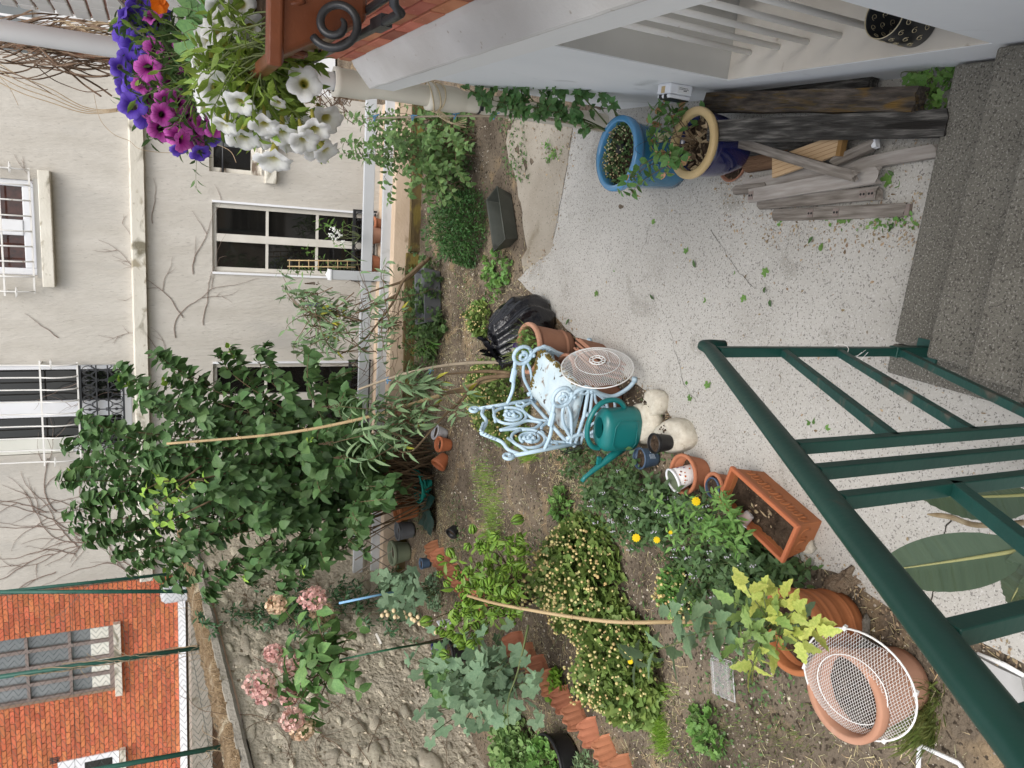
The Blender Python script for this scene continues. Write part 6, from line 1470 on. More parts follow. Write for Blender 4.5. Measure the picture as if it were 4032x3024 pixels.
# wooden trellis
m_lath = pm("grey_lath", [(0.20, 0.165, 0.13), (0.32, 0.27, 0.22)], scale=8, rough=1, bump=0.4, stretch=(2, 2, 0.4))
trl = thing("wooden_trellis", "grey wooden diamond trellis leaning on the rail fence under the tall shrub", "trellis", LO + LD * -4.0 + Vector((0, -0.08, 0)), LA)
for k in range(6):
    for sg in (-1, 1):
        (s0, z0), (s1, z1) = ls_(1600 - 0 * k, 2010 + 52 * k), ls_(1390, 2010 + 52 * k + sg * 130)
        s0 += 4.0; s1 += 4.0; mb = MB(); mb.tube([(s0, -0.012 * (sg > 0), z0), (s1, -0.012 * (sg > 0), z1)], 0.011, n=4, flat=0.6); mb.build("lath", m_lath, trl)

# ================================================================ PLANTS
m_stem = pm("green_stem", [(0.08, 0.11, 0.035), (0.13, 0.15, 0.06)], scale=9, rough=0.7, bump=0.1)
m_brownstem = pm("brown_stem", [(0.12, 0.08, 0.045), (0.2, 0.14, 0.085)], scale=12, rough=0.9, bump=0.4, bscale=60)
m_cane = pm("bamboo_cane", [(0.34, 0.24, 0.12), (0.48, 0.36, 0.2)], scale=4, rough=0.55, bump=0.1, patch=((0.26, 0.2, 0.1), 6, 0.6))
m_greycane = pm("grey_cane", [(0.26, 0.21, 0.15), (0.36, 0.3, 0.22)], scale=6, rough=0.8, bump=0.2)
m_bluetie = pm("blue_tie", [(0.06, 0.17, 0.3), (0.1, 0.24, 0.4)], scale=9, rough=0.5)
Lsh = leafmat("shrub_leaf", (0.038, 0.078, 0.026), (0.065, 0.12, 0.04))
Lshy = leafmat("shrub_young_leaf", (0.14, 0.23, 0.03), (0.20, 0.30, 0.05))
Lbud = leafmat("buddleia_leaf", (0.085, 0.14, 0.07), (0.14, 0.20, 0.10), rough=0.65)
Lbudy = leafmat("yellowing_leaf", (0.22, 0.24, 0.03), (0.34, 0.30, 0.04))
Ljas = leafmat("jasmine_leaf", (0.018, 0.05, 0.022), (0.04, 0.085, 0.035), rough=0.35, trans=0.12)
Lhyd = leafmat("hydrangea_leaf", (0.06, 0.125, 0.04), (0.11, 0.19, 0.06))
Lmal = leafmat("mallow_leaf", (0.085, 0.145, 0.085), (0.14, 0.20, 0.12), rough=0.7)
Lpeo = leafmat("peony_pod", (0.06, 0.12, 0.012), (0.11, 0.18, 0.025), rough=0.4, trans=0.05)
Lfev = leafmat("feverfew_leaf", (0.075, 0.125, 0.032), (0.14, 0.19, 0.05))
Ltan = leafmat("dead_flower", (0.36, 0.22, 0.09), (0.50, 0.34, 0.16), trans=0.1)
Lmint = leafmat("mint_leaf", (0.035, 0.07, 0.026), (0.07, 0.115, 0.042))
Ldah = leafmat("dahlia_leaf", (0.11, 0.18, 0.05), (0.18, 0.25, 0.075))
Ldahy = leafmat("dahlia_yellow_leaf", (0.19, 0.24, 0.045), (0.33, 0.34, 0.09))
Ldahg = leafmat("dahlia_grey_leaf", (0.08, 0.13, 0.07), (0.12, 0.175, 0.095))
Lbox = leafmat("bushy_leaf", (0.02, 0.06, 0.016), (0.05, 0.11, 0.03), rough=0.4)
Lvib = leafmat("viburnum_leaf", (0.05, 0.095, 0.03), (0.09, 0.15, 0.045))
Lros = leafmat("rose_leaf", (0.035, 0.085, 0.028), (0.075, 0.145, 0.045), rough=0.38)
Lcre = leafmat("potshrub_leaf", (0.05, 0.12, 0.032), (0.10, 0.19, 0.055))
Livy = leafmat("ground_ivy_leaf", (0.035, 0.07, 0.022), (0.075, 0.125, 0.042))
Lgra = leafmat("grass_blade", (0.10, 0.19, 0.02), (0.17, 0.27, 0.04), trans=0.3)
Lgrd = leafmat("dull_grass", (0.07, 0.12, 0.025), (0.16, 0.17, 0.06), trans=0.3)
Lstraw = leafmat("straw", (0.30, 0.20, 0.10), (0.48, 0.36, 0.21), trans=0.05)
Lpet = leafmat("petunia_leaf", (0.09, 0.15, 0.02), (0.16, 0.22, 0.045), rough=0.45)
Lnas = leafmat("nasturtium_leaf", (0.05, 0.12, 0.035), (0.09, 0.18, 0.05), rough=0.4)
Lger = leafmat("geranium_leaf", (0.06, 0.14, 0.03), (0.12, 0.21, 0.055))
Lbrown = leafmat("withered_leaf", (0.22, 0.10, 0.045), (0.38, 0.22, 0.12), trans=0.1)
T_OV = leaf_tpl(0.62, 'ovate', 0.22, 0.22, 5, 0.06); T_HEART = leaf_tpl(0.72, 'ovate', 0.18, 0.28, 6, 0.05); T_LAN = leaf_tpl(0.24, 'lance', 0.3, 0.55, 6); T_OVS = leaf_tpl(0.55, 'ovate', 0.25, 0.15, 3)
T_LANS = leaf_tpl(0.34, 'lance', 0.25, 0.25, 3); T_SER = leaf_tpl(0.5, 'ovate', 0.2, 0.25, 8, 0.22); T_LOB5 = lobed_tpl(5, 0.32, 0.2); T_LOB3 = lobed_tpl(3, 0.45, 0.1); T_RND = lobed_tpl(7, 0.06, 0.15, 1)
T_BLADE = (np.array([(-0.02, 0, 0), (0.02, 0, 0), (0.015, 0.4, 0.05), (-0.015, 0.4, 0.05), (0.008, 0.75, 0.0), (-0.008, 0.75, 0.0), (0, 1, -0.12)]), [(0, 1, 2, 3), (3, 2, 4, 5), (5, 4, 6)])
def unit(v): return v / (np.linalg.norm(v) + 1e-9)
def V(*a): return np.array(a, float)
class Lv:
    def __init__(s): s.P = []; s.Y = []; s.Z = []; s.S = []
    def add(s, p, y, z, sc): s.P.append(p); s.Y.append(y); s.Z.append(z); s.S.append(sc)
    def M(s): return place_mats(s.P, s.Y, s.Z, s.S) if s.P else np.zeros((0, 4, 4))
def along(path, lv, t0, t1, n, size, a=0.5, b=1.0, droop=0.3, up=0.6, opp=True, rg=random, jit=0.35):
    """leaves along a stem, in opposite pairs, between fractions t0 and t1"""
    P = [np.array(p) for p in path]; m = len(P) - 1; ph = rg.uniform(0, 3.14)
    for k in range(n):
        t = t0 + (t1 - t0) * k / max(1, n - 1); i = min(int(t * m), m - 1); f = t * m - i; p = P[i] * (1 - f) + P[i + 1] * f; tg = unit(P[i + 1] - P[i])
        u = np.cross(tg, V(0, 0, 1)); u = unit(u) if np.linalg.norm(u) > 1e-3 else V(1, 0, 0); w = np.cross(tg, u); ph += 1.57
        for sg in ((1, -1) if opp else (1,)):
            s_ = (u * math.cos(ph) + w * math.sin(ph)) * sg; y = tg * a + s_ * b + V(0, 0, -droop) + RNG.normal(size=3) * jit * 0.5
            z = V(0, 0, up) + tg * 0.5 - s_ * 0.2 + RNG.normal(size=3) * jit
            lv.add(p + s_ * 0.004, y, z, size * rg.uniform(0.7, 1.2) * (0.55 + 0.45 * math.sin(math.pi * (0.25 + 0.65 * (1 - t)))))
def arch(a, b, lift=0.15, n=9, jit=0.03):
    a = Vector(a); b = Vector(b); mid = a.lerp(b, 0.55) + Vector((0, 0, lift)) + Vector((random.gauss(0, jit), random.gauss(0, jit), 0))
    return spline([a, a.lerp(mid, 0.5) + Vector((random.gauss(0, jit), random.gauss(0, jit), lift * 0.3)), mid, mid.lerp(b, 0.55) + Vector((0, 0, lift * 0.35)), b], max(1, n // 4))
def plant(name, label, cat, base, group=None): return thing(name, label, cat, base, 0, group)

# ---- tall shrub before the fence
SB0 = Vector((-2.95, 7.25, 0)); shr = plant("tall_shrub", "tall dense dark green shrub with drooping heart shaped leaves before the rail fence", "shrub", SB0)
lv = Lv(); ly = Lv(); paths = []; rg = random.Random(12)
outline = [(440, 1480), (620, 1420), (860, 1370), (1020, 1350), (1230, 1400), (1330, 1500), (560, 1580), (330, 1640), (260, 1720), (300, 1820), (240, 1900), (330, 1960), (230, 2050), (330, 2110), (420, 2190), (520, 2240), (640, 2290), (820, 2330), (980, 2290), (1060, 2380), (1150, 2220), (1280, 2150), (1420, 2050), (1500, 1960), (1560, 1900)]
tips = []
for k in range(118):
    if k < 50:
        ox, oy = outline[k % len(outline)]; ox += rg.uniform(-25, 45); oy += rg.uniform(-35, 35); d = rg.uniform(6.2, 7.6)
    else:
        while True:
            ox = rg.uniform(330, 1600); oy = rg.uniform(1400, 2260)
            e = ((ox - 960) / 690) ** 2 + ((oy - 1850) / 470) ** 2
            if e < 1: break
        d = 6.95 - 1.0 * math.sqrt(1 - e) + (rg.uniform(0, 1.5) if k % 3 == 0 else rg.uniform(0, .35))
    tips.append(far(ox, oy, d))
for k, tp in enumerate(tips):
    st = SB0 + Vector((rg.uniform(-.35, .35), rg.uniform(-.3, .3), 0.02)); L_ = (tp - st).length
    mid = st.lerp(tp, 0.5) + Vector((0, 0, 0.35 if tp.z > 1 else 0.5)) + Vector((rg.gauss(0, .08), rg.gauss(0, .08), 0))
    pth = spline([st, st.lerp(mid, 0.6), mid, mid.lerp(tp, 0.6) + Vector((0, 0, 0.1)), tp], 5); paths.append(pth)
    top = tp.z > 2.0
    along(pth, lv, 0.42 if k < 55 else 0.3, 1.0, int(9 + L_ * 7), 0.12, a=0.45 if not top else 0.7, b=0.8, droop=0.75, up=0.5, rg=rg, jit=0.45)
    if k % 9 == 0: along(pth, ly, 0.88, 1.0, 3, 0.075, a=0.7, b=0.7, droop=0.2, rg=rg)
for (ox, oy) in ((560, 1940), (600, 2010), (700, 1960), (610, 2080)):
    tp = far(ox, oy, 5.95); pth = arch(tp + Vector((0.1, 0.25, -0.45)), tp, 0.05); paths.append(pth); along(pth, ly, 0.4, 1.0, 4, 0.085, droop=0.5, rg=rg)
stems(shr, paths, 0.009, m_brownstem); foliage(shr, "shrub", T_HEART, lv.M(), Lsh, singles=290); foliage(shr, "shrub_y", T_HEART, ly.M(), Lshy, singles=40, part="young_leaves")

# ---- butterfly bushes
def buddleia(label, base, trunks, shoots, seedn, spikes, yellow=0.1, size=0.15, n=9, group=None):
    t = plant("butterfly_bush", label, "shrub", base, group); rg = random.Random(seedn); lv = Lv(); ly = Lv(); tw = Lv()
    stems(t, trunks, 0.019, m_brownstem, "trunk", 7)
    sp_ = []
    for (a, b, lift) in shoots:
        pth = arch(a, b, lift); sp_.append(pth); along(pth, lv, 0.15, 0.97, n, size, a=0.35, b=0.9, droop=0.35, up=0.9, rg=rg, jit=0.25)
        if rg.random() < yellow * 3: along(pth, ly, 0.15, 0.3, 1, size * 1.1, a=0.2, b=0.8, droop=0.8, rg=rg)
    stems(t, sp_, 0.0055, m_brownstem)
    foliage(t, "bud", T_LAN, lv.M(), Lbud, singles=min(150, len(lv.P))); foliage(t, "bud_y", T_LAN, ly.M(), Lbudy, singles=len(ly.P), single="yellow_leaf")
    for (p, d, L_, dark) in spikes:
        mb = MB(); d = Vector(d).normalized()
        for k in range(60):
            f = rg.random(); q = p + d * L_ * f; a = rg.uniform(0, 6.28); r = 0.014 * (1.1 - f)
            o = d.orthogonal().normalized(); w = d.cross(o); q = q + (o * math.cos(a) + w * math.sin(a)) * r; mb.lathe([(0, -0.005), (0.005, 0), (0, 0.006)], 4, Matrix.Translation(q - t.location))
        sp = mb.build("flower_spike", pm("dried_spike", [(0.075, 0.05, 0.03), (0.15, 0.10, 0.06)], scale=30, rough=1) if dark else pm("violet_spike", [(0.08, 0.05, 0.2), (0.16, 0.1, 0.3)], scale=30, rough=0.8), t); sp['kind'] = 'stuff'
    return t
bA = G(1690, 1015)
trA = [spline([far(1690, 1015, 7.4), far(1600, 1100, 7.3), far(1500, 1135, 7.2), far(1395, 1128, 7.1)][0:3] + [far(1430, 1160, 7.1)], 4), spline([far(1670, 1030, 7.3), far(1620, 1075, 7.25), far(1585, 1110, 7.2), far(1550, 1185, 7.15), far(1490, 1270, 7.1), far(1420, 1350, 7.0), far(1330, 1400, 6.9)], 4), spline([far(1560, 1165, 7.2), far(1480, 1200, 7.1), far(1400, 1235, 7.0)], 4)]
rg = random.Random(31); shA = []
for k in range(34):
    ex, ey = rg.uniform(1110, 1400), rg.uniform(1080, 1440); shA.append((far(1330 + rg.uniform(-60, 160), 1240 + rg.uniform(-120, 150), 7.0 + rg.uniform(-.2, .2)), far(ex, ey, 6.9 + rg.uniform(-.4, .4)), 0.08))
for k in range(12): shA.append((far(1560 + rg.uniform(-60, 60), 1180 + rg.uniform(-80, 120), 7.1), far(rg.uniform(1380, 1560), rg.uniform(1000, 1480), 7.0 + rg.uniform(-.3, .3)), 0.05))
buddleia("butterfly bush with thick leaning trunks and dried flower spikes before the rail fence post", bA, trA, shA, 5, [(far(1240 + rg.uniform(-10, 60), 1115 + 42 * k, 6.8), (0.1 * rg.uniform(-1, 1), -0.1, 1), 0.13, k != 2) for k in range(5)], n=5, size=0.12)
mbt = MB(); 
for k in range(46):
    p = far(rg.uniform(1400, 1600), rg.uniform(1150, 1480), 7.1 + rg.uniform(-.1, .3)); pts = [p]
    d = Vector((rg.uniform(-1, 1), rg.uniform(-.3, .3), rg.uniform(-.3, 1))).normalized()
    for i in range(5): d = (d + Vector((rg.gauss(0, .35), rg.gauss(0, .2), rg.gauss(0, .35)))).normalized(); pts.append(pts[-1] + d * 0.07)
    mbt.tube([q - bA for q in pts], [0.0035, 0.003, 0.0028, 0.0022, 0.0018, 0.0012], n=4)
tgl = plant("twig_tangle", "tangle of thin bare brown twigs in front of the rail fence", "dry shrub", bA); mbt.build("twig", m_vine, tgl)
bB = G(2010, 1475)
trB = [spline([far(2010, 1478, 5.6), far(1900, 1490, 5.65), far(1870, 1520, 5.65), far(1800, 1590, 5.6), far(1735, 1650, 5.5), far(1655, 1745, 5.45), far(1625, 1775, 5.4)], 4), spline([far(2010, 1470, 5.6), far(1920, 1462, 5.7), far(1820, 1468, 5.8), far(1745, 1475, 5.8)], 4), spline([far(1855, 1535, 5.6), far(1770, 1545, 5.6), far(1735, 1560, 5.6), far(1720, 1625, 5.5)], 4)]
shB = []
for (a, b) in (((1640, 1745), (1310, 1745)), ((1650, 1740), (1420, 1690)), ((1640, 1750), (1360, 1800)), ((1720, 1630), (1340, 1600)), ((1725, 1600), (1390, 1560)), ((1700, 1640), (1500, 1560)), ((1745, 1560), (1560, 1500)), ((1760, 1500), (1600, 1470)), ((1720, 1640), (1560, 1660)), ((1680, 1700), (1480, 1640)), ((1640, 1770), (1470, 1720)), ((1745, 1480), (1620, 1540)), ((1700, 1650), (1440, 1620)), ((1870, 1530), (1800, 1640)), ((1730, 1600), (1650, 1690))):
    shB.append((far(*a, 5.5), far(*b, 5.35 + rg.uniform(-.25, .25)), 0.05))
buddleia("butterfly bush with arching narrow grey green leaves growing behind the iron chair", bB, trB, shB, 8, [(far(1312, 1745, 5.35), (0, 0, 1), 0.1, True), (far(1335, 1600, 5.4), (0, 0, 1), 0.12, True), (far(1360, 1800, 5.3), (0, 0, 1), 0.08, True)], n=11, size=0.125, yellow=0.14)

# ---- canes
tie_words = {2: ('the higher of the two', 'the lower of the two'), 4: ('topmost of four', 'second from the top', 'third from the top', 'lowest of four')}
def cane(label, pts, r, mat=m_cane, ties=(), nodes=True, name="bamboo_cane"):
    b = Vector(pts[0]); t = thing(name, label, "cane", b); P = spline([Vector(p) - b for p in pts], 6); mb = MB(); mb.tube(P, [r * (1 - 0.45 * i / len(P)) for i in range(len(P))], n=9)
    L_ = sum((P[i + 1] - P[i]).length for i in range(len(P) - 1)); 
    if nodes:
        nn = max(3, int(L_ / 0.16))
        for k in range(1, nn):
            i = int(k / nn * (len(P) - 1)); d = (P[min(i + 1, len(P) - 1)] - P[i - 1]).normalized(); rr = r * (1 - 0.45 * i / len(P))
            mb.tube([P[i] - d * 0.004, P[i], P[i] + d * 0.004], [rr * 1.03, rr * 1.35, rr * 1.03], n=9)
            if k % 2: mb.tube([P[i], P[i] + d * 0.03 + d.orthogonal() * 0.02], [0.003, 0.001], n=4)
    mb.build("pole", mat, t)
    for p in ties:
        tt = thing("plastic_tie", "blue plastic tie, " + tie_words[len(ties)][list(ties).index(p)] + (" on the rose cane by the rain pipe" if len(ties) > 2 else " on the grey brown cane behind the chair"), "tie", Vector(p)); mb = MB()
        mb.tube([(0.016 * math.cos(a), 0.016 * math.sin(a), 0.004 * math.sin(2 * a)) for a in np.linspace(0, 6.28, 12)[:-1]], 0.004, n=5, closed=True)
        for s in (-1, 1): mb.tube([(0.012, s * 0.004, 0), (0.02 + random.uniform(-.01, .01), s * 0.03, -0.02), (0.015, s * 0.045, 0.01 * s)], [0.004, 0.003, 0.0015], n=4)
        mb.build("loop", m_bluetie, tt)
    return t
cane("long pale cane standing behind the iron chair and leaning into the tall shrub", [far(2010, 1470, 5.7), far(1800, 1535, 5.7), far(1603, 1597, 5.65), far(1386, 1657, 5.6), far(1100, 1708, 5.5), far(657, 1747, 5.4)], 0.016)
cane("grey brown cane with blue ties behind the iron chair", [far(2020, 1425, 5.6), far(1800, 1433, 5.6), far(1600, 1470, 5.6), far(1412, 1533, 5.6)], 0.014, m_greycane, ties=(far(1525, 1503, 5.58), far(1692, 1464, 5.58)))
cane("ribbed cane tied to the tall rose in the blue pot", [far(2420, 525, 4.15), far(2200, 475, 4.3), far(2044, 460, 4.4), far(1750, 457, 4.55), far(1446, 467, 4.7)], 0.009, m_greycane, ties=(far(1475, 466, 4.66), far(1625, 464, 4.6), far(1790, 458, 4.52), far(1945, 459, 4.44)))
near_top = far(1840, 2345, 3.3)
cane("near pale cane rising from the large brown pot", [Vector((-1.60, 1.98, 0.20)), Vector((-1.61, 2.0, 0.35)), far(2700, 2448, 2.98), far(2386, 2446, 3.05), far(2000, 2386, 3.2), near_top], 0.0105)

# ---- star jasmine on the stone wall
swj = plant("climbing_jasmine", "dark evergreen climber with small glossy leaves hanging down the stone wall", "climber", SA + SD * ss_(1560, 2400)[0] + SN * 0.08)
lv = Lv(); pj = []; rg = random.Random(6)
for k in range(75):
    f = rg.random(); x = 760 + 820 * f ** 0.75; y0 = 2440 - 40 * f + rg.gauss(0, 45 + 90 * max(0, f - 0.55)); s, z = ss_(x, y0)
    a = SA + SD * s + SN * 0.05; a.z = max(0.1, z + 0.0); b = a + SD * rg.uniform(-.3, .3) + SN * rg.uniform(0.02, 0.22) + Vector((0, 0, rg.uniform(-.3, .2))); b.z = max(0.1, b.z)
    pth = arch(a, b, 0.04, jit=0.03); pj.append(pth); along(pth, lv, 0.05, 1, 10, 0.075, a=0.5, b=0.8, droop=0.2, up=0.5, rg=rg, jit=0.6)
for k in range(3): pj.append(spline([SA + SD * (ss_(1560, 2400 + 20 * k)[0]) + SN * 0.05 + Vector((0, 0, 0.05)), SA + SD * ss_(1300, 2400 + 20 * k)[0] + SN * 0.05 + Vector((0, 0, 0.8)), SA + SD * ss_(1000, 2420)[0] + SN * 0.04 + Vector((0, 0, 1.5)), SA + SD * ss_(780, 2440)[0] + SN * 0.05 + Vector((0, 0, 2.1))], 6))
stems(swj, pj, 0.004, m_brownstem); foliage(swj, "jas", T_LANS, lv.M(), Ljas, singles=220)
stk = thing("blue_stick", "thin blue plastic stick leaning in the jasmine", "stick", far(1550, 2330, 6.9)); mb = MB(); mb.tube([Vector((0, 0, 0)), far(1335, 2375, 6.7) - stk.location], 0.011, n=8); mb.build("rod", pm("pale_blue_plastic", [(0.2, 0.4, 0.62), (0.25, 0.46, 0.68)], rough=0.4, bump=0), stk)

# ---- hydrangea with pink heads
HB = G(1800, 2500); hyd = plant("hydrangea", "tall hydrangea with fading pink flower heads standing before the stone wall", "shrub", HB)
heads = [((1229, 2355), 47), ((1271, 2416), 42), ((1090, 2380), 36), ((1145, 2615), 45), ((1078, 2572), 34), ((1022, 2690), 55), ((1140, 2745), 34), ((1150, 2832), 42), ((1192, 2872), 42), ((1045, 2735), 38)]
D0 = 5.35; trunk_top = far(1330, 2600, D0 + 0.1)
pths = [spline([HB, far(1600, 2545, D0 + 0.2), trunk_top], 5)]; lv = Lv(); rg = random.Random(3)
mflo = [pm("hydrangea_pink", [(0.66, 0.36, 0.34), (0.74, 0.52, 0.44)], scale=9, rough=0.8, rand=0.25, trans=0.25, bump=0), pm("hydrangea_tan", [(0.62, 0.42, 0.27), (0.70, 0.56, 0.40)], scale=9, rough=0.8, rand=0.25, trans=0.25, bump=0)]
T_FLO = (np.array([(0, 0, 0), (0.5, 0.0, .1), (0.35, 0.35, 0.02), (0, 0.5, .1), (-0.35, 0.35, .02), (-0.5, 0, .1), (-0.35, -0.35, .02), (0, -0.5, .1), (0.35, -0.35, .02)]), [(0, 1, 2, 3), (0, 3, 4, 5), (0, 5, 6, 7), (0, 7, 8, 1)])
for i, ((px, py), rpx) in enumerate(heads):
    d = D0 + rg.uniform(-.2, .25); c = far(px, py, d); r = rpx * d / FPX; fl = RNG.normal(size=(150, 3)); fl /= np.linalg.norm(fl, axis=1, keepdims=True); q = fl * r * (0.82 + 0.2 * RNG.random((150, 1))) * np.array([1, 1, 1.15])
    hd = link("flower_head", mesh_from_tpl("flower_head", T_FLO, place_mats(q + np.array(c - HB), RNG.normal(size=(150, 3)), fl + RNG.normal(size=(150, 3)) * 0.35, RNG.uniform(0.022, 0.034, 150)), mflo[1 if i in (1, 8, 2) else 0]), hyd)
    pth = arch(trunk_top + Vector((rg.uniform(-.05, .05), rg.uniform(-.05, .05), rg.uniform(-.1, .1))), c - Vector((0, 0, r * 0.5)), 0.05); pths.append(pth); along(pth, lv, 0.15, 0.92, 6, 0.135, a=0.4, b=0.9, droop=0.3, up=0.8, rg=rg, jit=0.35)
for k in range(14):
    pth = arch(trunk_top, far(rg.uniform(1180, 1430), rg.uniform(2380, 2800), D0 + rg.uniform(-.25, .25)), 0.04); pths.append(pth); along(pth, lv, 0.35, 1.0, 3, 0.13, a=0.5, b=0.9, droop=0.4, up=0.8, rg=rg, jit=0.35)
stems(hyd, pths, 0.0065, m_brownstem); foliage(hyd, "hyd", T_OV, lv.M(), Lhyd, singles=130)
cane("dark green plastic stake supporting the hydrangea", [G(1800, 2515), far(1600, 2545, 5.42), far(1340, 2597, 5.3)], 0.010, pm("green_stake", [(0.01, 0.07, 0.03), (0.02, 0.1, 0.05)], rough=0.4, bump=0), nodes=False, name="plant_stake")
lab = thing("plant_label", "blank pale plant label hanging from the hydrangea stem", "label", far(1490, 2515, 5.3)); mb = MB(); mb.box((0, 0, 0.0), (0.016, 0.13, 0.003)); mb.build("tag", m_frame_cream, lab, M=R('Y', 60))

# ---- mallow (hollyhock)
def leafclump(name, label, cat, base, tips, lv_size, tpl, key, mat, singles, stem_r=0.004, seedn=1, per=3, t0=0.5, droop=0.15, up=1.0, smat=None, group=None, lift=0.06, jit=0.45):
    t = plant(name, label, cat, base, group); lv = Lv(); ps = []; rg = random.Random(seedn)
    for tp in tips:
        pth = arch(Vector(base) + Vector((rg.gauss(0, .03), rg.gauss(0, .03), 0)), tp, lift); ps.append(pth); along(pth, lv, t0, 1.0, per, lv_size, a=0.5, b=0.9, droop=droop, up=up, rg=rg, opp=False, jit=jit)
    stems(t, ps, stem_r, smat or m_stem); foliage(t, key, tpl, lv.M(), mat, singles=singles); return t
rg = random.Random(17)
mb_ = G(1960, 2700)
tips = [far(rg.gauss(1880, 120), rg.gauss(2680, 110), 5.0 + rg.uniform(-.35, .35)) for k in range(70)]
leafclump("mallow", "tall mallow with grey green lobed leaves behind the shell edging", "flower plant", mb_, [t for t in tips if t.z > 0.1], 0.135, T_LOB5, "mal", Lmal, 170, 0.006, 2, per=3, t0=0.35)
tips = [far(rg.uniform(1680, 1860), rg.uniform(2560, 2760), 5.6 + rg.uniform(-.3, .3)) for k in range(22)]
leafclump("geranium", "dark geranium clump at the foot of the stone wall behind the mallow", "flower plant", G(1780, 2650), [t for t in tips if t.z > 0.05], 0.13, T_LOB5, "ger2", leafmat("geranium_dark_leaf", (0.05, 0.105, 0.032), (0.085, 0.15, 0.05)), 60, 0.004, 3)
tips = [far(rg.uniform(1490, 1640), rg.uniform(2240, 2400), 6.6 + rg.uniform(-.2, .2)) for k in range(18)]
leafclump("mallow", "young mallow with broad leaves below the wooden trellis", "flower plant", G(1690, 2330), [t for t in tips if t.z > 0.05], 0.14, T_LOB5, "mal", Lmal, 50, 0.004, 5)
hk = plant("hollyhock_stalk", "leaning hollyhock stalk with dry cream seed heads", "flower plant", G(1900, 2620)); P_ = spline([G(1900, 2620), far(1830, 2560, 5.2), far(1700, 2470, 5.3), far(1600, 2420, 5.35), far(1500, 2415, 5.4)], 6); stems(hk, [P_, spline([far(2080, 2460, 4.75), far(2040, 2640, 4.7), far(2000, 2760, 4.75), far(2005, 2880, 4.8)], 5)], 0.008, m_stem); lv = Lv(); along(P_, lv, 0.3, 0.9, 9, 0.10, opp=False, droop=0.2); foliage(hk, "mal", T_LOB5, lv.M(), Lmal, singles=9)
mb = MB()
for k in range(22): i = int(len(P_) * (0.5 + 0.5 * k / 22)) - 1; q = P_[i] - hk.location + Vector((random.gauss(0, .015), random.gauss(0, .015), random.gauss(0, .01))); mb.lathe([(0, -0.016), (0.014, -0.008), (0.018, 0.004), (0.008, 0.014), (0, 0.015)], 7, Matrix.Translation(q))
o = mb.build("seed_head", pm("cream_seed", [(0.55, 0.42, 0.24), (0.65, 0.53, 0.34)], scale=30, rough=1), hk); o['kind'] = 'stuff'

# ---- tree peony full of green seed pods
pb_ = G(2070, 2330); peo = plant("tree_peony", "tree peony with clusters of ribbed green seed pods in the middle of the garden", "shrub", pb_); lv = Lv(); ps = []; rg = random.Random(9); lf = Lv()
T_POD = []
mbp = MB()
for k in range(5):
    a = k * 1.2566; pr = []
    tv = []; tfc = []
    for j in range(6):
        f = j / 5; w_ = 0.17 * math.sin(math.pi * (0.08 + 0.9 * f)) ** 0.8; ro = 0.10 + 0.26 * math.sin(math.pi * f * 0.8 + 0.3) - 0.1 * f
        for (dx, dy) in ((ro + w_ * 0.8, 0), (ro, w_), (ro - w_ * 0.8, 0), (ro, -w_)): tv.append((dx * math.cos(a) - dy * math.sin(a), f, dx * math.sin(a) + dy * math.cos(a)))
    for j in range(5):
        for q in range(4): tfc.append((j * 4 + q, j * 4 + (q + 1) % 4, (j + 1) * 4 + (q + 1) % 4, (j + 1) * 4 + q))
    mbp.add(tv, tfc, smooth=True)
T_POD = (np.array(mbp.v), mbp.f)
for k in range(64):
    while True:
        x, y = rg.uniform(1640, 2090), rg.uniform(2070, 2560)
        e = ((x - 1900 + (y - 2300) * 0.25) / 200) ** 2 + ((y - 2310) / 235) ** 2
        if e < 1.05: break
    tp = far(x, y, 4.75 + rg.uniform(-.35, .35)); pth = arch(pb_ + Vector((rg.gauss(0, .08), rg.gauss(0, .08), 0)), tp, 0.03, jit=0.05); ps.append(pth); tg = np.array(pth[-1] - pth[-3])
    lv.add(np.array(tp), unit(tg) + RNG.normal(size=3) * 0.35, RNG.normal(size=3), rg.uniform(0.055, 0.08)); lv.add(np.array(pth[-3]), unit(tg) * 0.5 + RNG.normal(size=3) * 0.7, RNG.normal(size=3), rg.uniform(0.045, 0.075))
    along(pth, lf, 0.6, 0.9, 2, 0.085, a=0.6, b=0.7, droop=0.4, rg=rg)
for (x, y) in ((2060, 2160), (2060, 2040), (1740, 2575), (1830, 2530), (1700, 2440)):
    tp = far(x, y, 4.7); ps.append(arch(pb_, tp, 0.03)); lv.add(np.array(tp), V(0, 0, 1) + RNG.normal(size=3) * 0.3, RNG.normal(size=3), 0.085)
stems(peo, ps, 0.0065, m_brownstem); foliage(peo, "pod", T_POD, lv.M(), Lpeo, singles=len(lv.P), single="seed_pod", part="seed_pod"); foliage(peo, "peol", T_LANS, lf.M(), Lpeo, singles=60)

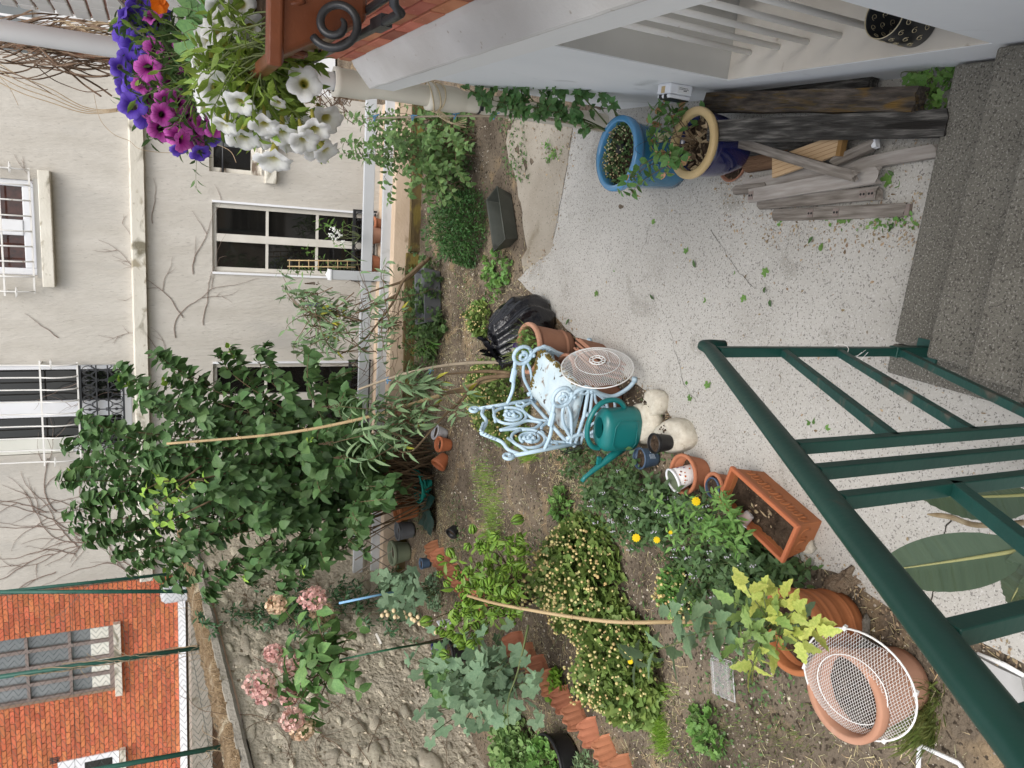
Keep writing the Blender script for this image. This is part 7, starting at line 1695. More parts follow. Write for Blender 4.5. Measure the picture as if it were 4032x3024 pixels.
# ---- feverfew bushes with dead flower heads
def bush(name, label, cat, base, rx, ry, h, nleaf, size, tpl, mat, key, nflo=0, flosize=0.012, flomat=None, seedn=1, singles=0, dome=0.6, flopart="dead_flower", group=None, stemn=14):
    t = plant(name, label, cat, base, group); rg = random.Random(seedn); B = np.array(base); lv = Lv(); fl = Lv()
    for k in range(nleaf):
        a = rg.uniform(0, 6.283); q = math.sqrt(rg.random()); zz = h * (1 - q * q) ** dome * rg.uniform(0.25, 1.0) * (0.8 + 0.4 * noise.noise(Vector((math.cos(a) * q * 3 + seedn, math.sin(a) * q * 3, 2)))); p = B + V(rx * q * math.cos(a), ry * q * math.sin(a), zz + 0.01)
        o = V(math.cos(a) * q, math.sin(a) * q, 0.35) + RNG.normal(size=3) * 0.55; lv.add(p, o, V(0, 0, 1) + RNG.normal(size=3) * 0.5, size * rg.uniform(.6, 1.25))
    for k in range(nflo):
        a = rg.uniform(0, 6.283); q = math.sqrt(rg.random()); zz = h * (1 - q * q) ** dome * rg.uniform(0.92, 1.25) * (0.8 + 0.4 * noise.noise(Vector((math.cos(a) * q * 3 + seedn, math.sin(a) * q * 3, 2)))); fl.add(B + V(rx * q * math.cos(a), ry * q * math.sin(a), zz + 0.02), RNG.normal(size=3), V(0, 0, 1) + RNG.normal(size=3) * 0.4, flosize * rg.uniform(.6, 1.3))
    ps = [arch(base, Vector(base) + Vector((rx * 0.8 * rg.uniform(-1, 1), ry * 0.8 * rg.uniform(-1, 1), h * rg.uniform(.6, 1))), 0.03) for k in range(stemn)]
    stems(t, ps, 0.003, m_stem); foliage(t, key, tpl, lv.M(), mat, singles=singles)
    if nflo: foliage(t, key + "f", T_FLO3, fl.M(), flomat or Ltan, part=flopart)
    return t
mbq = MB(); mbq.lathe([(0, -0.5), (0.45, -0.25), (0.5, 0.1), (0.3, 0.4), (0, 0.45)], 6); T_FLO3 = (np.array(mbq.v), mbq.f)
def vb(px, py): p = G(px, py); return Vector((p.x, p.y, gz(p.x, p.y)))
bush("feverfew", "large feverfew bush covered in tan dead flower heads in the middle bed", "flower plant", vb(2330, 2270), 0.42, 0.40, 0.48, 2400, 0.06, T_LOB3, Lfev, "fev", 620, 0.019, seedn=2)
bush("feverfew", "rounded feverfew bush with fewer tan heads behind the near cane", "flower plant", vb(2480, 2620), 0.36, 0.34, 0.40, 2000, 0.06, T_LOB3, Lfev, "fev", 300, 0.017, seedn=3)
bush("feverfew", "low feverfew spreading behind the iron chair back", "flower plant", vb(1960, 1580), 0.34, 0.62, 0.24, 1500, 0.05, T_LOB3, Lfev, "fev", 330, 0.016, seedn=4)
bush("feverfew", "small feverfew tuft between the mint and the tall serrated plant", "flower plant", vb(2690, 2340), 0.16, 0.16, 0.16, 260, 0.05, T_LOB3, Lger, "fevg", 110, 0.016, seedn=5)
bush("feverfew", "feverfew beside the bin bag at the bed edge", "flower plant", vb(1900, 1260), 0.16, 0.22, 0.18, 330, 0.05, T_LOB3, Lfev, "fev", 70, 0.015, seedn=6)
# ---- mint carpet behind the pots
def carpet(name, label, quad, n, h, size, tpl, mat, key, seedn=1, clump=1.0, kindstuff=True, cat=None):
    """low growing plants over a ground patch given by picture corners of its footprint"""
    rg = random.Random(seedn); q = [G(*p) for p in quad]; lv = Lv(); c = sum((x for x in q), Vector()) / len(q)
    for k in range(n):
        u, v = rg.random(), rg.random(); p = (q[0] * (1 - u) + q[1] * u) * (1 - v) + (q[3] * (1 - u) + q[2] * u) * v
        dn = 0.5 + 0.5 * noise.noise(Vector((p.x * 3.2 + seedn, p.y * 3.2, 0))) * clump + 0.3 * noise.noise(Vector((p.x * 9, p.y * 9, seedn)))
        if rg.random() > dn * 1.25: continue
        hh = h * max(0.1, dn) * rg.uniform(0.15, 1.15); lv.add(V(p.x, p.y, gz(p.x, p.y) + hh), RNG.normal(size=3) * V(1, 1, 0.5) + V(0, 0, 0.15), V(0, 0, 1) + RNG.normal(size=3) * 0.45, size * rg.uniform(.6, 1.25))
    if kindstuff:
        o = link(name, mesh_from_tpl(name, tpl, lv.M(), mat), None); tag(o, label, cat, kind='stuff')
    return lv
def sprigs(name, label, quad, n, h, size, tpl, mat, key, per=7, seedn=1, singles=0, cat="flower plant"):
    """many upright leafy sprigs of one spreading plant"""
    rg = random.Random(seedn); q = [G(*p) for p in quad]; lv = Lv(); ps = []; c = sum((x for x in q), Vector()) / len(q); t = plant(name, label, cat, c)
    for k in range(n):
        u, v = rg.random(), rg.random(); p = (q[0] * (1 - u) + q[1] * u) * (1 - v) + (q[3] * (1 - u) + q[2] * u) * v; p.z = gz(p.x, p.y)
        dn = 0.65 + 0.6 * noise.noise(Vector((p.x * 3 + seedn, p.y * 3, 1)))
        if rg.random() > dn: continue
        tp = p + Vector((rg.gauss(0, .09), rg.gauss(0, .09), h * rg.uniform(.35, 1.1) * min(1.2, dn + 0.2))); pth = [p, p.lerp(tp, .5) + Vector((rg.gauss(0, .02), rg.gauss(0, .02), .02)), tp]; ps.append(pth); along(pth, lv, 0.15, 1, per, size, a=0.35, b=0.9, droop=0.1, up=1.0, rg=rg, jit=0.4)
    stems(t, ps, 0.0025, m_stem, n=4); foliage(t, key, tpl, lv.M(), mat, singles=singles); return t, ps
mt_, mps = sprigs("mint", "spreading dark mint with tiny pale flower spikes behind the row of small pots", ((2560, 1850), (3130, 2240), (2900, 2380), (2300, 1930)), 330, 0.24, 0.05, T_OVS, Lmint, "mint", 7, 4, 120)
fl = Lv()
for p in mps[::4]:
    for k in range(7): fl.add(np.array(p[-1]) + V(0, 0, 0.006 * k) + RNG.normal(size=3) * 0.004, RNG.normal(size=3), RNG.normal(size=3), 0.007)
foliage(mt_, "mintf", T_FLO3, fl.M(), pm("pale_mint_flower", [(0.5, 0.47, 0.55), (0.62, 0.6, 0.65)], rough=0.8, bump=0), part="mint_flower")
sprigs("mint", "dark mint patch behind the long planter and the large brown pot", ((2960, 2080), (3180, 2230), (3060, 2420), (2850, 2330)), 150, 0.20, 0.05, T_OVS, Lmint, "mint", 6, 6, 60)
sprigs("weed_patch", "leafy dark weeds on the soil beside the watering can and chair", ((2230, 1700), (2500, 1830), (2420, 1930), (2200, 1850)), 60, 0.16, 0.045, T_OVS, Lmint, "mint", 5, 7, 20)
# ---- marigold-like plant with yellow flowers
mg = plant("tickseed", "wiry green plant with a few bright yellow flowers by the long planter", "flower plant", vb(2960, 2100)); lv = Lv(); ps = []; rg = random.Random(8)
for k in range(26): tp = far(rg.uniform(2560, 2960), rg.uniform(1930, 2160), 3.45 + rg.uniform(-.15, .2)); pth = arch(mg.location, tp, 0.04); ps.append(pth); along(pth, lv, 0.45, 1, 8, 0.045, a=0.5, b=0.9, droop=0.1, rg=rg)
myel = pm("yellow_petal", [(0.80, 0.56, 0.005), (0.86, 0.66, 0.01)], scale=9, rough=0.6, trans=0.3, bump=0); T_PETAL = leaf_tpl(0.55, 'round', 0.1, 0.1, 4)
for (x, y, s) in ((2741, 1974, 0.017), (2505, 2118, 0.016), (2586, 2126, 0.013), (2482, 2605, 0.011), (2640, 2097, 0.008)):
    c = far(x, y, 3.35 if y < 2300 else 3.6); ps.append(arch(mg.location if y < 2300 else vb(2560, 2560), c, 0.03)); fl = Lv(); nr = unit(np.array(EYE - c) + RNG.normal(size=3) * 0.6)
    for k in range(10): a = k * 0.628; o = unit(np.cross(nr, V(0, 0, 1))); w = np.cross(nr, o); fl.add(np.array(c), o * math.cos(a) + w * math.sin(a), nr, s * 1.25)
    m = fl.M(); m[:, :3, 3] -= np.array(mg.location); link("flower", mesh_from_tpl("flower", T_PETAL, m, myel), mg)
stems(mg, ps, 0.0025, m_stem); foliage(mg, "tick", T_LANS, lv.M(), Lger, singles=60)
# ---- tall serrated plant in the big pot
dh = plant("serrated_plant", "tall plant with serrated yellow green leaves growing in the large brown pot", "flower plant", Vector((-1.655, 1.985, 0.215))); lv, ly, lg = Lv(), Lv(), Lv(); ps = []; rg = random.Random(14)
st0 = Vector(dh.location)
main = [spline([st0, far(3150, 2452, 2.95), far(2900, 2465, 2.75), far(2700, 2505, 2.68)], 5), spline([st0, far(2950, 2450, 2.8), far(2800, 2435, 2.72), far(2640, 2405, 2.7)], 5), spline([st0 + Vector((0.02, 0, 0)), far(2800, 2500, 2.8), far(2600, 2555, 2.9), far(2490, 2600, 3.0)], 5)]
ps += main
for k, p in enumerate(main): along(p, lg, 0.35, 1.0, 8, 0.115, a=0.35, b=0.9, droop=0.15, up=0.9, rg=rg, jit=0.3)
for (x, y, yy) in ((2935, 2300, 1), (3000, 2380, 1), (3060, 2420, 0), (3130, 2400, 1), (3190, 2455, 1), (3215, 2480, 1), (2960, 2480, 0), (2990, 2540, 0), (3060, 2560, 1), (2980, 2610, 1), (3090, 2500, 0), (3010, 2330, 1), (3080, 2350, 1), (2900, 2540, 0), (2950, 2420, 0), (3160, 2530, 1), (2890, 2370, 0), (2960, 2640, 1)):
    tp = far(x, y, 2.62 + rg.uniform(-.1, .1)); a = far(3060 + rg.uniform(-60, 40), 2460, 2.68); pth = arch(a, tp, 0.015, jit=0.01); ps.append(pth)
    L = ly if yy else lv; along(pth, L, 0.55, 0.85, 2, 0.075, a=0.5, b=0.9, droop=0.2, up=1.1, rg=rg, jit=0.3); L.add(np.array(tp), np.array(tp - a), V(0, 0, 1) + RNG.normal(size=3) * 0.3, 0.085)
stems(dh, ps, 0.0045, m_stem); foliage(dh, "dah", T_SER, lv.M(), Ldah, singles=60); foliage(dh, "dahy", T_SER, ly.M(), Ldahy, singles=90, single="yellowing_leaf"); foliage(dh, "dahg", T_SER, lg.M(), Ldahg, singles=80)
# ---- broad paddle leaves by the railing
m_strel = pm("paddle_leaf_green", [(0.045, 0.075, 0.04), (0.065, 0.10, 0.055)], scale=3, rough=0.32, bump=0.35, bscale=5, bdist=0.01, spec=0.5, stretch=(0.3, 8, 1)); m_rib = pm("pale_midrib", [(0.30, 0.30, 0.12), (0.38, 0.37, 0.17)], scale=5, rough=0.5, bump=0)
st = plant("bird_of_paradise", "broad glossy paddle leaves of a bird of paradise plant beside the green railing", "plant", Vector((-0.72, 0.62, 0.1)))
def paddle(tip, basep, w, roll, droop=0.05, dry=False):
    tip, basep = Vector(tip), Vector(basep); L_ = (tip - basep).length; nx, ny = 8, 26; vs = []; fs = []
    for j in range(ny + 1):
        t = j / ny; h = w / 2 * (math.sin(math.pi * min(1, t ** 0.75)) ** 0.62 if 0 < t < 1 else 0.01)
        for i in range(nx + 1): u = -1 + 2 * i / nx; vs.append((u * h, t * L_, abs(u) * h * 0.32 - droop * (t - 0.3) ** 2 + 0.0025 * math.sin(t * 75 + abs(u) * 5) * abs(u)))
    for j in range(ny):
        for i in range(nx): a = j * (nx + 1) + i; fs.append((a, a + 1, a + nx + 2, a + nx + 1))
    m = frame(basep - st.location, tip - basep, roll); mb = MB(); mb.add(vs, fs, smooth=True); lf = link("leaf", mb.mesh("leaf", m_strel), st, m)
    mb = MB(); mb.tube([(0, L_ * k / 10, 0.002 - droop * (k / 10 - 0.3) ** 2) for k in range(-1, 10)], [0.006 - 0.0005 * k for k in range(11)], n=6); mb.build("midrib", m_rib, lf); return lf
paddle(far(3432, 2258, 2.05), far(4030, 2165, 1.62), 0.135, (0.1, -0.35, 1)); paddle(far(3590, 1962, 2.35), far(4070, 1948, 1.95), 0.14, (-0.5, -0.2, 0.9)); paddle(far(3942, 2398, 1.75), far(4120, 2170, 1.55), 0.09, (0.4, -0.2, 1)); paddle(far(4010, 2415, 1.7), far(4180, 2260, 1.5), 0.08, (0.3, -0.3, 1))
mb = MB(); mb.tube([p - st.location for p in spline([far(3650, 2025, 2.35), far(3740, 2035, 2.3), far(3850, 2068, 2.2), far(4060, 2055, 2.0)], 6)], [0.002, 0.004, 0.006, 0.008, 0.009, 0.009, 0.009, 0.009, 0.009, 0.009, 0.009, 0.009, 0.009, 0.009, 0.009, 0.009, 0.009, 0.009, 0.009], n=6, flat=0.45); mb.build("dry_sheath", m_litter, st)
mb = MB()
for p in ((far(4030, 2165, 1.62)), (far(4070, 1948, 1.95)), (far(4120, 2170, 1.55))): mb.tube(spline([p - st.location, (p - st.location) * 0.6 + Vector((0, 0, 0.05)), Vector((random.uniform(-.03, .03), random.uniform(-.03, .03), 0))], 5), 0.009, n=7)
mb.build("leaf_stalk", m_stem, st)

# ---- bushy green shrub by the trough
bush("bushy_shrub", "rounded bushy bright green shrub behind the metal trough", "shrub", vb(1860, 900), 0.34, 0.36, 0.50, 5200, 0.036, T_LANS, Lbox, "boxs", seedn=9, dome=0.5, singles=0, stemn=30)
# ---- loose shrub at the house corner
vs_ = plant("corner_shrub", "loose leafy shrub with thin arching stems beside the cream rain pipe", "shrub", vb(1830, 560)); lv = Lv(); ps = []; rg = random.Random(19)
for k in range(66):
    x = rg.uniform(1330, 1860); y = rg.uniform(420, 820) ; y = min(y, 860 - (1860 - x) * 0.18)
    if x < 1500: y = rg.uniform(400, 640)
    tp = far(x, y, 6.3 + rg.uniform(-.4, .6))
    if tp.z < 0.08: continue
    pth = arch(vs_.location + Vector((rg.gauss(0, .15), rg.gauss(0, .15), 0)), tp, 0.12, jit=0.06); ps.append(pth); along(pth, lv, 0.35, 1, 11, 0.062, a=0.5, b=0.8, droop=0.35, up=0.8, rg=rg)
stems(vs_, ps, 0.004, m_brownstem); foliage(vs_, "vib", T_OV, lv.M(), Lvib, singles=220)
bush("corner_shrub", "low dark foliage under the loose shrub by the rain pipe", "shrub", vb(1790, 600), 0.45, 0.5, 0.35, 1500, 0.055, T_OVS, Livy, "ivy", seedn=12)
# ---- rose in the blue pot
ro = plant("climbing_rose", "tall rose with glossy leaves climbing from the bright blue pot past the rain pipe", "rose", Vector(pBlue) + Vector((0, 0, 0.34))); lv = Lv(); ps = []; rg = random.Random(23)
rp_ = [[far(2430, 540, 4.2), far(2350, 500, 4.15), far(2200, 440, 4.2), far(2100, 400, 4.25), far(1950, 380, 4.35)], [far(2440, 560, 4.18), far(2430, 470, 4.1), far(2380, 370, 4.1), (far(2250, 350, 4.15)), far(2050, 345, 4.25), far(1930, 352, 4.3)], [far(2450, 545, 4.2), far(2300, 470, 4.2), far(2150, 430, 4.25), far(1960, 400, 4.3), far(1880, 370, 4.3)], [far(2440, 550, 4.2), far(2330, 420, 4.15), far(2240, 330, 4.1), far(2160, 310, 4.1), far(2060, 300, 4.15)], [far(2400, 520, 4.2), far(2150, 430, 4.2), far(2040, 430, 4.25), far(1900, 410, 4.35)]]
for p in rp_:
    pth = spline(p, 6); ps.append(pth); n = len(pth)
    for k in range(17):
        f = 0.25 + 0.75 * k / 16; i = min(int(f * (n - 1)), n - 2); q = np.array(pth[i]); tg = unit(np.array(pth[i + 1] - pth[i])); d = unit(tg * 0.4 + RNG.normal(size=3) + V(-0.2, -0.3, 0.1)); L_ = rg.uniform(0.05, 0.085); ps.append([Vector(q), Vector(q + d * L_)])
        for (ff, sg) in ((0.5, 1), (0.5, -1), (0.85, 1), (0.85, -1), (1, 0)):
            sd_ = unit(np.cross(d, V(0, 0, 1) + RNG.normal(size=3) * 0.4)); y = d * 0.6 + sd_ * sg; lv.add(q + d * L_ * ff, y, V(0, 0, 1) + V(0, -0.6, 0) + RNG.normal(size=3) * 0.4, rg.uniform(0.038, 0.058))
stems(ro, ps, 0.0055, m_stem); foliage(ro, "ros", T_OV, lv.M(), Lros, singles=290)
bush("pot_weeds", "creeping weeds and dry stems filling the bright blue pot", "weeds", Vector(pBlue) + Vector((0, 0, 0.345)), 0.16, 0.16, 0.06, 420, 0.022, T_OVS, Livy, "ivy2", 130, 0.008, Lstraw, 15)
# ---- small shrub in the cream rimmed pot
cs = plant("pot_shrub", "sparse young shrub with browning leaf tips in the navy pot", "shrub", Vector(pCream) + Vector((0, 0, 0.26))); lv = Lv(); lb = Lv(); ps = []; rg = random.Random(27)
for (x, y, d, n) in ((2570, 430, 3.75, 5), (2610, 400, 3.8, 4), (2560, 480, 3.7, 5), (2680, 420, 3.7, 5), (2640, 460, 3.65, 5), (2560, 570, 3.6, 4), (2590, 600, 3.55, 6), (2640, 640, 3.5, 6), (2620, 690, 3.5, 4), (2470, 700, 3.65, 5), (2480, 770, 3.6, 6), (2440, 760, 3.65, 4), (2720, 430, 3.7, 3), (2800, 400, 3.7, 4), (2550, 520, 3.6, 4), (2690, 640, 3.45, 4)):
    tp = far(x, y, d); pth = arch(cs.location, tp, 0.05, jit=0.02); ps.append(pth); along(pth, lv, 0.45, 0.95, n, 0.055, a=0.5, b=0.9, droop=0.15, up=0.9, rg=rg)
    if rg.random() < 0.55: along(pth, lb, 0.9, 1.0, 1, 0.05, droop=0.9, rg=rg)
stems(cs, ps, 0.003, m_brownstem); foliage(cs, "cre", T_OV, lv.M(), Lcre, singles=150); foliage(cs, "creb", T_OV, lb.M(), Lbrown, singles=20, single="withered_leaf")
# ---- grass in the terracotta pot by the bag
def tuft(root, base, n, h, spread, mat, key, seedn, lean=(0, 0), part="grass_blades", w=1.0):
    rg = random.Random(seedn); lv = Lv()
    for k in range(n):
        a = rg.uniform(0, 6.28); q = spread * math.sqrt(rg.random()); p = np.array(base) + V(q * math.cos(a), q * math.sin(a), 0); y = V(math.cos(a) * 0.5 + rg.gauss(0, .3) + lean[0], math.sin(a) * 0.5 + rg.gauss(0, .3) + lean[1], 1.0); lv.add(p, y, V(math.cos(a), math.sin(a), 0.3), h * rg.uniform(.5, 1.2))
    tp = (T_BLADE[0] * np.array([w, 1, 1]), T_BLADE[1]); foliage(root, key, tp, lv.M(), mat, part=part)
gp = plant("pot_grass", "coarse grass and weeds growing out of the weathered pot by the bin bag", "grass", Vector(pTB) + Vector((0, 0, 0.30))); tuft(gp, gp.location, 150, 0.16, 0.13, Lgrd, "gp", 4, (-0.2, 0)); 
lv = Lv()
for k in range(120): a = random.uniform(0, 6.28); q = 0.13 * math.sqrt(random.random()); lv.add(np.array(gp.location) + V(q * math.cos(a), q * math.sin(a), random.uniform(0, .06)), RNG.normal(size=3), V(0, 0, 1) + RNG.normal(size=3) * .4, 0.035)
foliage(gp, "gpl", T_OVS, lv.M(), Lger)
# ---- clumps
bush("geranium", "fresh green lobed geranium wedged between the beams and the steps", "weeds", G(3690, 370, 0.05), 0.09, 0.12, 0.12, 75, 0.042, T_LOB5, Lger, "gerf", seedn=3, singles=60, stemn=8)
bush("geranium", "leafy geranium clump alone on the pale bare soil at the near left", "weeds", vb(2800, 2870), 0.13, 0.13, 0.10, 130, 0.045, T_LOB5, Lger, "gerf", seedn=5, singles=60)
bush("strawberry_clump", "round fresh green leaf clump on the soil left of the watering can", "weeds", vb(2215, 1990), 0.12, 0.12, 0.12, 190, 0.05, T_OVS, Lger, "gero", seedn=6)
bush("seedlings", "light green seedlings among the near shell edging tiles", "weeds", vb(2200, 2710), 0.14, 0.11, 0.12, 160, 0.04, T_RND, Lgra, "seed", seedn=7)
bush("tub_seedlings", "pale green leafy seedlings in the big dark tub at the picture edge", "weeds", vb(2230, 2985) + Vector((0, 0, 0.15)), 0.19, 0.19, 0.16, 260, 0.045, T_RND, Lger, "seed2", seedn=8)
bush("clover_clump", "pale green clover mass at the foot of the mallow by the picture edge", "weeds", vb(2060, 2960), 0.30, 0.34, 0.30, 900, 0.05, T_RND, leafmat("clover_leaf", (0.09, 0.16, 0.05), (0.16, 0.24, 0.09)), "clov", seedn=9)
bush("fern_tuft", "feathery blue green tuft beside the big dark tub", "weeds", vb(2330, 3030), 0.12, 0.12, 0.16, 260, 0.045, T_LANS, Lbud, "fern", seedn=10)
bush("weeds", "broad leaved weed with reddish stalks beside the grey trough", "weeds", vb(1700, 1330), 0.17, 0.17, 0.2, 60, 0.13, T_LAN, Lger, "weedl", seedn=11, singles=40)
bush("lavender_mound", "small grey green mound of leaves by the near wall-foot pots", "weeds", vb(1720, 2330), 0.2, 0.2, 0.18, 300, 0.04, T_LOB3, Lmal, "lavm", seedn=12)
sprigs("ground_ivy", "ground ivy growing over the grey trough near the fence", ((1640, 1040), (1740, 1010), (1760, 1330), (1650, 1330)), 170, 0.26, 0.045, T_RND, Livy, "givy", 6, 3, 60, "ground ivy")
sprigs("ground_ivy", "trailing green weeds along the mossy timber edging before the fence", ((1640, 1330), (1730, 1330), (1720, 1560), (1640, 1560)), 90, 0.2, 0.045, T_OVS, Livy, "givy2", 6, 13, 30, "ground ivy")
sprigs("weed_patch", "low green weeds on the soil between the trough and the bin bag", ((1960, 1020), (2030, 1030), (2000, 1110), (1900, 1110)), 50, 0.1, 0.04, T_RND, Lger, "givy3", 4, 15, 20, "weeds")
# ---- plants on the far window guard
hv = plant("window_climber", "thin climber with a small bamboo frame at the far French window", "climber", far(1450, 1040, 8.2)); lv = Lv(); ps = []; rg = random.Random(5)
for (a, b) in (((1420, 1040), (1090, 1075)), ((1420, 1030), (1250, 870)), ((1420, 1040), (1150, 1060)), ((1400, 1060), (1200, 980)), ((1420, 900), (1290, 880))):
    pth = arch(far(*a, 8.3), far(*b, 8.5), 0.03); ps.append(pth); along(pth, lv, 0.2, 1, 9, 0.08, rg=rg, droop=0.3)
stems(hv, ps, 0.003, m_stem); foliage(hv, "winc", T_LANS, lv.M(), Lger, singles=60)
fr_ = thing("bamboo_trellis", "small bamboo ladder frame standing at the far French window", "plant frame", far(1400, 1035, 8.25)); mb = MB()
for y in (1028, 1052): mb.tube([far(1400, y, 8.25) - fr_.location, far(1132, y - 3, 8.25) - fr_.location], 0.007, n=5)
for k in range(7): mb.tube([far(1140 + 38 * k, 1022, 8.25) - fr_.location, far(1140 + 38 * k, 1058, 8.25) - fr_.location], 0.005, n=5)
mb.build("lath", m_cane, fr_)
al = plant("white_flowers", "white round flower heads on thin stems before the far French window", "flower plant", far(1420, 930, 8.1)); ps = []; fl = Lv()
for (x, y) in ((1310, 898), (1332, 915), (1325, 942), (1312, 935), (1318, 905), (1350, 955), (1300, 925), (1340, 930)):
    c = far(x, y, 8.2); ps.append(arch(al.location, c, 0.02))
    for k in range(12): fl.add(np.array(c) + RNG.normal(size=3) * 0.014, RNG.normal(size=3), RNG.normal(size=3), 0.016)
stems(al, ps, 0.003, m_stem); foliage(al, "allium", T_FLO3, fl.M(), pm("white_flower", [(0.7, 0.7, 0.66), (0.78, 0.78, 0.75)], rough=0.8, bump=0), part="flower_head")

# ---- grass, straw, pebbles
def grass_patch(name, label, spots, n, h, mat, seedn):
    rg = random.Random(seedn); lv = Lv()
    for k in range(n):
        (px, py, rx, ry) = rg.choice(spots); p = G(px + rg.gauss(0, rx), py + rg.gauss(0, ry)); a = rg.uniform(0, 6.28); lv.add(V(p.x, p.y, gz(p.x, p.y) - 0.004), V(math.cos(a) * 0.7, math.sin(a) * 0.7, 1), V(math.cos(a), math.sin(a), 0.2), h * rg.uniform(.5, 1.3))
    o = link(name, mesh_from_tpl(name, (T_BLADE[0] * np.array([1.5, 1, 1]), T_BLADE[1]), lv.M(), mat), None); tag(o, label, kind='stuff'); return o
grass_patch("grass", "bright green grass strip on the bare soil", [(1900, 1880, 25, 40), (1930, 1960, 25, 50), (1945, 2040, 22, 40), (1930, 2110, 20, 30), (2480, 2740, 35, 22), (2560, 2790, 26, 30), (2590, 2860, 18, 30), (2610, 2920, 16, 30), (2560, 2730, 45, 15), (2080, 1790, 20, 14)], 5200, 0.055, Lgra, 3)
grass_patch("grass", "coarse grass at the foot of the salmon pot", [(3600, 2800, 22, 40), (3640, 2860, 20, 30), (3650, 2750, 20, 30)], 420, 0.16, Lgrd, 5)
grass_patch("grass", "thin dull grass scattered over the soil", [(2020, 1700, 90, 120), (2300, 2000, 120, 120), (2500, 2900, 160, 80), (2850, 2900, 120, 80), (3100, 2900, 120, 60), (1950, 2150, 80, 100), (1750, 1150, 40, 150), (2200, 2800, 80, 80)], 2600, 0.045, Lgrd, 6)
rgp = np.random.default_rng(4); n = 15000; pxy = np.c_[rgp.uniform(-4.6, 0.6, n), rgp.uniform(1.0, 7.9, n)]
ep = [Vector(e) for e in edge]
def on_patio(x, y):
    best = None
    for i in range(len(ep) - 1):
        a, b = ep[i], ep[i + 1]; d = b - a; t = max(0, min(1, ((x - a.x) * d.x + (y - a.y) * d.y) / (d.x ** 2 + d.y ** 2))); q = a + d * t; dd = (x - q.x) ** 2 + (y - q.y) ** 2
        if best is None or dd < best[0]: best = (dd, d.x * (y - a.y) - d.y * (x - a.x))
    return best[1] > 0 and y < ep[0].y
keep = [p for p in pxy if not on_patio(p[0], p[1]) and not (p[0] > -0.55 and p[1] > 5.3 and p[1] < 6.3)]
tplr = (np.array([v.co[:] for v in rock_mesh("pebble_seed", m_stone, 3, (1, 0.8, 0.6), 6, 4, 0.3).vertices]), [tuple(p.vertices) for p in bpy.data.meshes["pebble_seed"].polygons])
K = np.array(keep); Kz = np.array([gz(x, y) for x, y in K]); sz = 0.003 + 0.0075 * rgp.random(len(K)) ** 4 + (rgp.random(len(K)) < 0.02) * 0.008
m_peb = pm("pebbles", [(0.30, 0.26, 0.2), (0.55, 0.5, 0.42)], scale=3, rough=0.9, bump=0.1, rand=0.5)
o = link("gravel", mesh_from_tpl("gravel", tplr, place_mats(np.c_[K, Kz], rgp.normal(size=(len(K), 3)) * [1, 1, 0.2], np.tile([0, 0, 1.0], (len(K), 1)) + rgp.normal(size=(len(K), 3)) * 0.2, sz), m_peb), None); tag(o, "pale pebbles scattered over the bare soil", kind='stuff')
T_STRAW = (np.array([(-0.03, 0, 0), (0.03, 0, 0), (0.02, 0.5, 0.03), (-0.02, 0.5, 0.03), (0, 1, 0)]), [(0, 1, 2, 3), (3, 2, 4)])
n = 17000; cl = rgp.integers(0, 90, n); cen = np.c_[rgp.uniform(-4.3, -0.6, 90), rgp.uniform(1.5, 7.6, 90)]; P = cen[cl] + rgp.normal(size=(n, 2)) * 0.17
P = np.array([p for p in P if not on_patio(p[0], p[1])]); a = rgp.uniform(0, 6.28, len(P))
o = link("dry_straw", mesh_from_tpl("dry_straw", T_STRAW, place_mats(np.c_[P, [gz(x, y) + 0.003 for x, y in P]], np.c_[np.cos(a), np.sin(a), rgp.normal(size=len(P)) * 0.25], np.tile([0, 0, 1.0], (len(P), 1)), rgp.uniform(0.02, 0.07, len(P))), Lstraw), None); tag(o, "dry straw and dead grass lying on the soil", kind='stuff')
n = 5200; cl = rgp.integers(0, 60, n); cen = np.c_[rgp.uniform(-4.3, 0.4, 60), rgp.uniform(1.6, 7.8, 60)]; P = cen[cl] + rgp.normal(size=(n, 2)) * 0.13; P = np.array([p for p in P if not on_patio(p[0], p[1]) and not (p[0] > -0.5 and 4.6 < p[1] < 6.0)]); a = rgp.uniform(0, 6.28, len(P))
o = link("ground_weeds", mesh_from_tpl("ground_weeds", T_OVS, place_mats(np.c_[P, [gz(x, y) + 0.01 for x, y in P]] + np.c_[np.zeros((len(P), 2)), rgp.random(len(P)) * 0.03], np.c_[np.cos(a), np.sin(a), rgp.normal(size=len(P)) * 0.3], np.tile([0, 0, 1.0], (len(P), 1)) + rgp.normal(size=(len(P), 3)) * .3, rgp.uniform(0.012, 0.032, len(P))), Livy), None); tag(o, "small weeds sprouting all over the soil", kind='stuff')
# debris along the patio edge and on the slab
n = 900; P = []; rg = random.Random(41)
while len(P) < n:
    i = rg.randrange(len(ep) - 1); t = rg.random(); q = ep[i].lerp(ep[i + 1], t); q += Vector((rg.gauss(0, .04), rg.gauss(0, .04), 0)); P.append((q.x, q.y, 0.004 + rg.random() * 0.006))
for k in range(500): p = G(rg.uniform(2850, 3650), rg.gauss(880, 60) + (rg.random() < 0.3) * 60); P.append((p.x, p.y, 0.004))
for k in range(260): p = G(rg.uniform(3560, 3760), rg.uniform(330, 1000)); P.append((min(p.x, 0.55), p.y, 0.004))
for k in range(160): p = G(rg.uniform(2800, 2980), rg.uniform(640, 800)); P.append((p.x, p.y, 0.004))
for k in range(160): p = G(rg.uniform(2000, 2260), rg.uniform(420, 700)); P.append((p.x, p.y, 0.004))
for k in range(420): p = G(rg.uniform(2250, 4000), rg.uniform(450, 2300)); P.append((p.x, p.y, 0.004))
P = np.array([p for p in P if p[0] < 0.56]); a = rgp.uniform(0, 6.28, len(P))
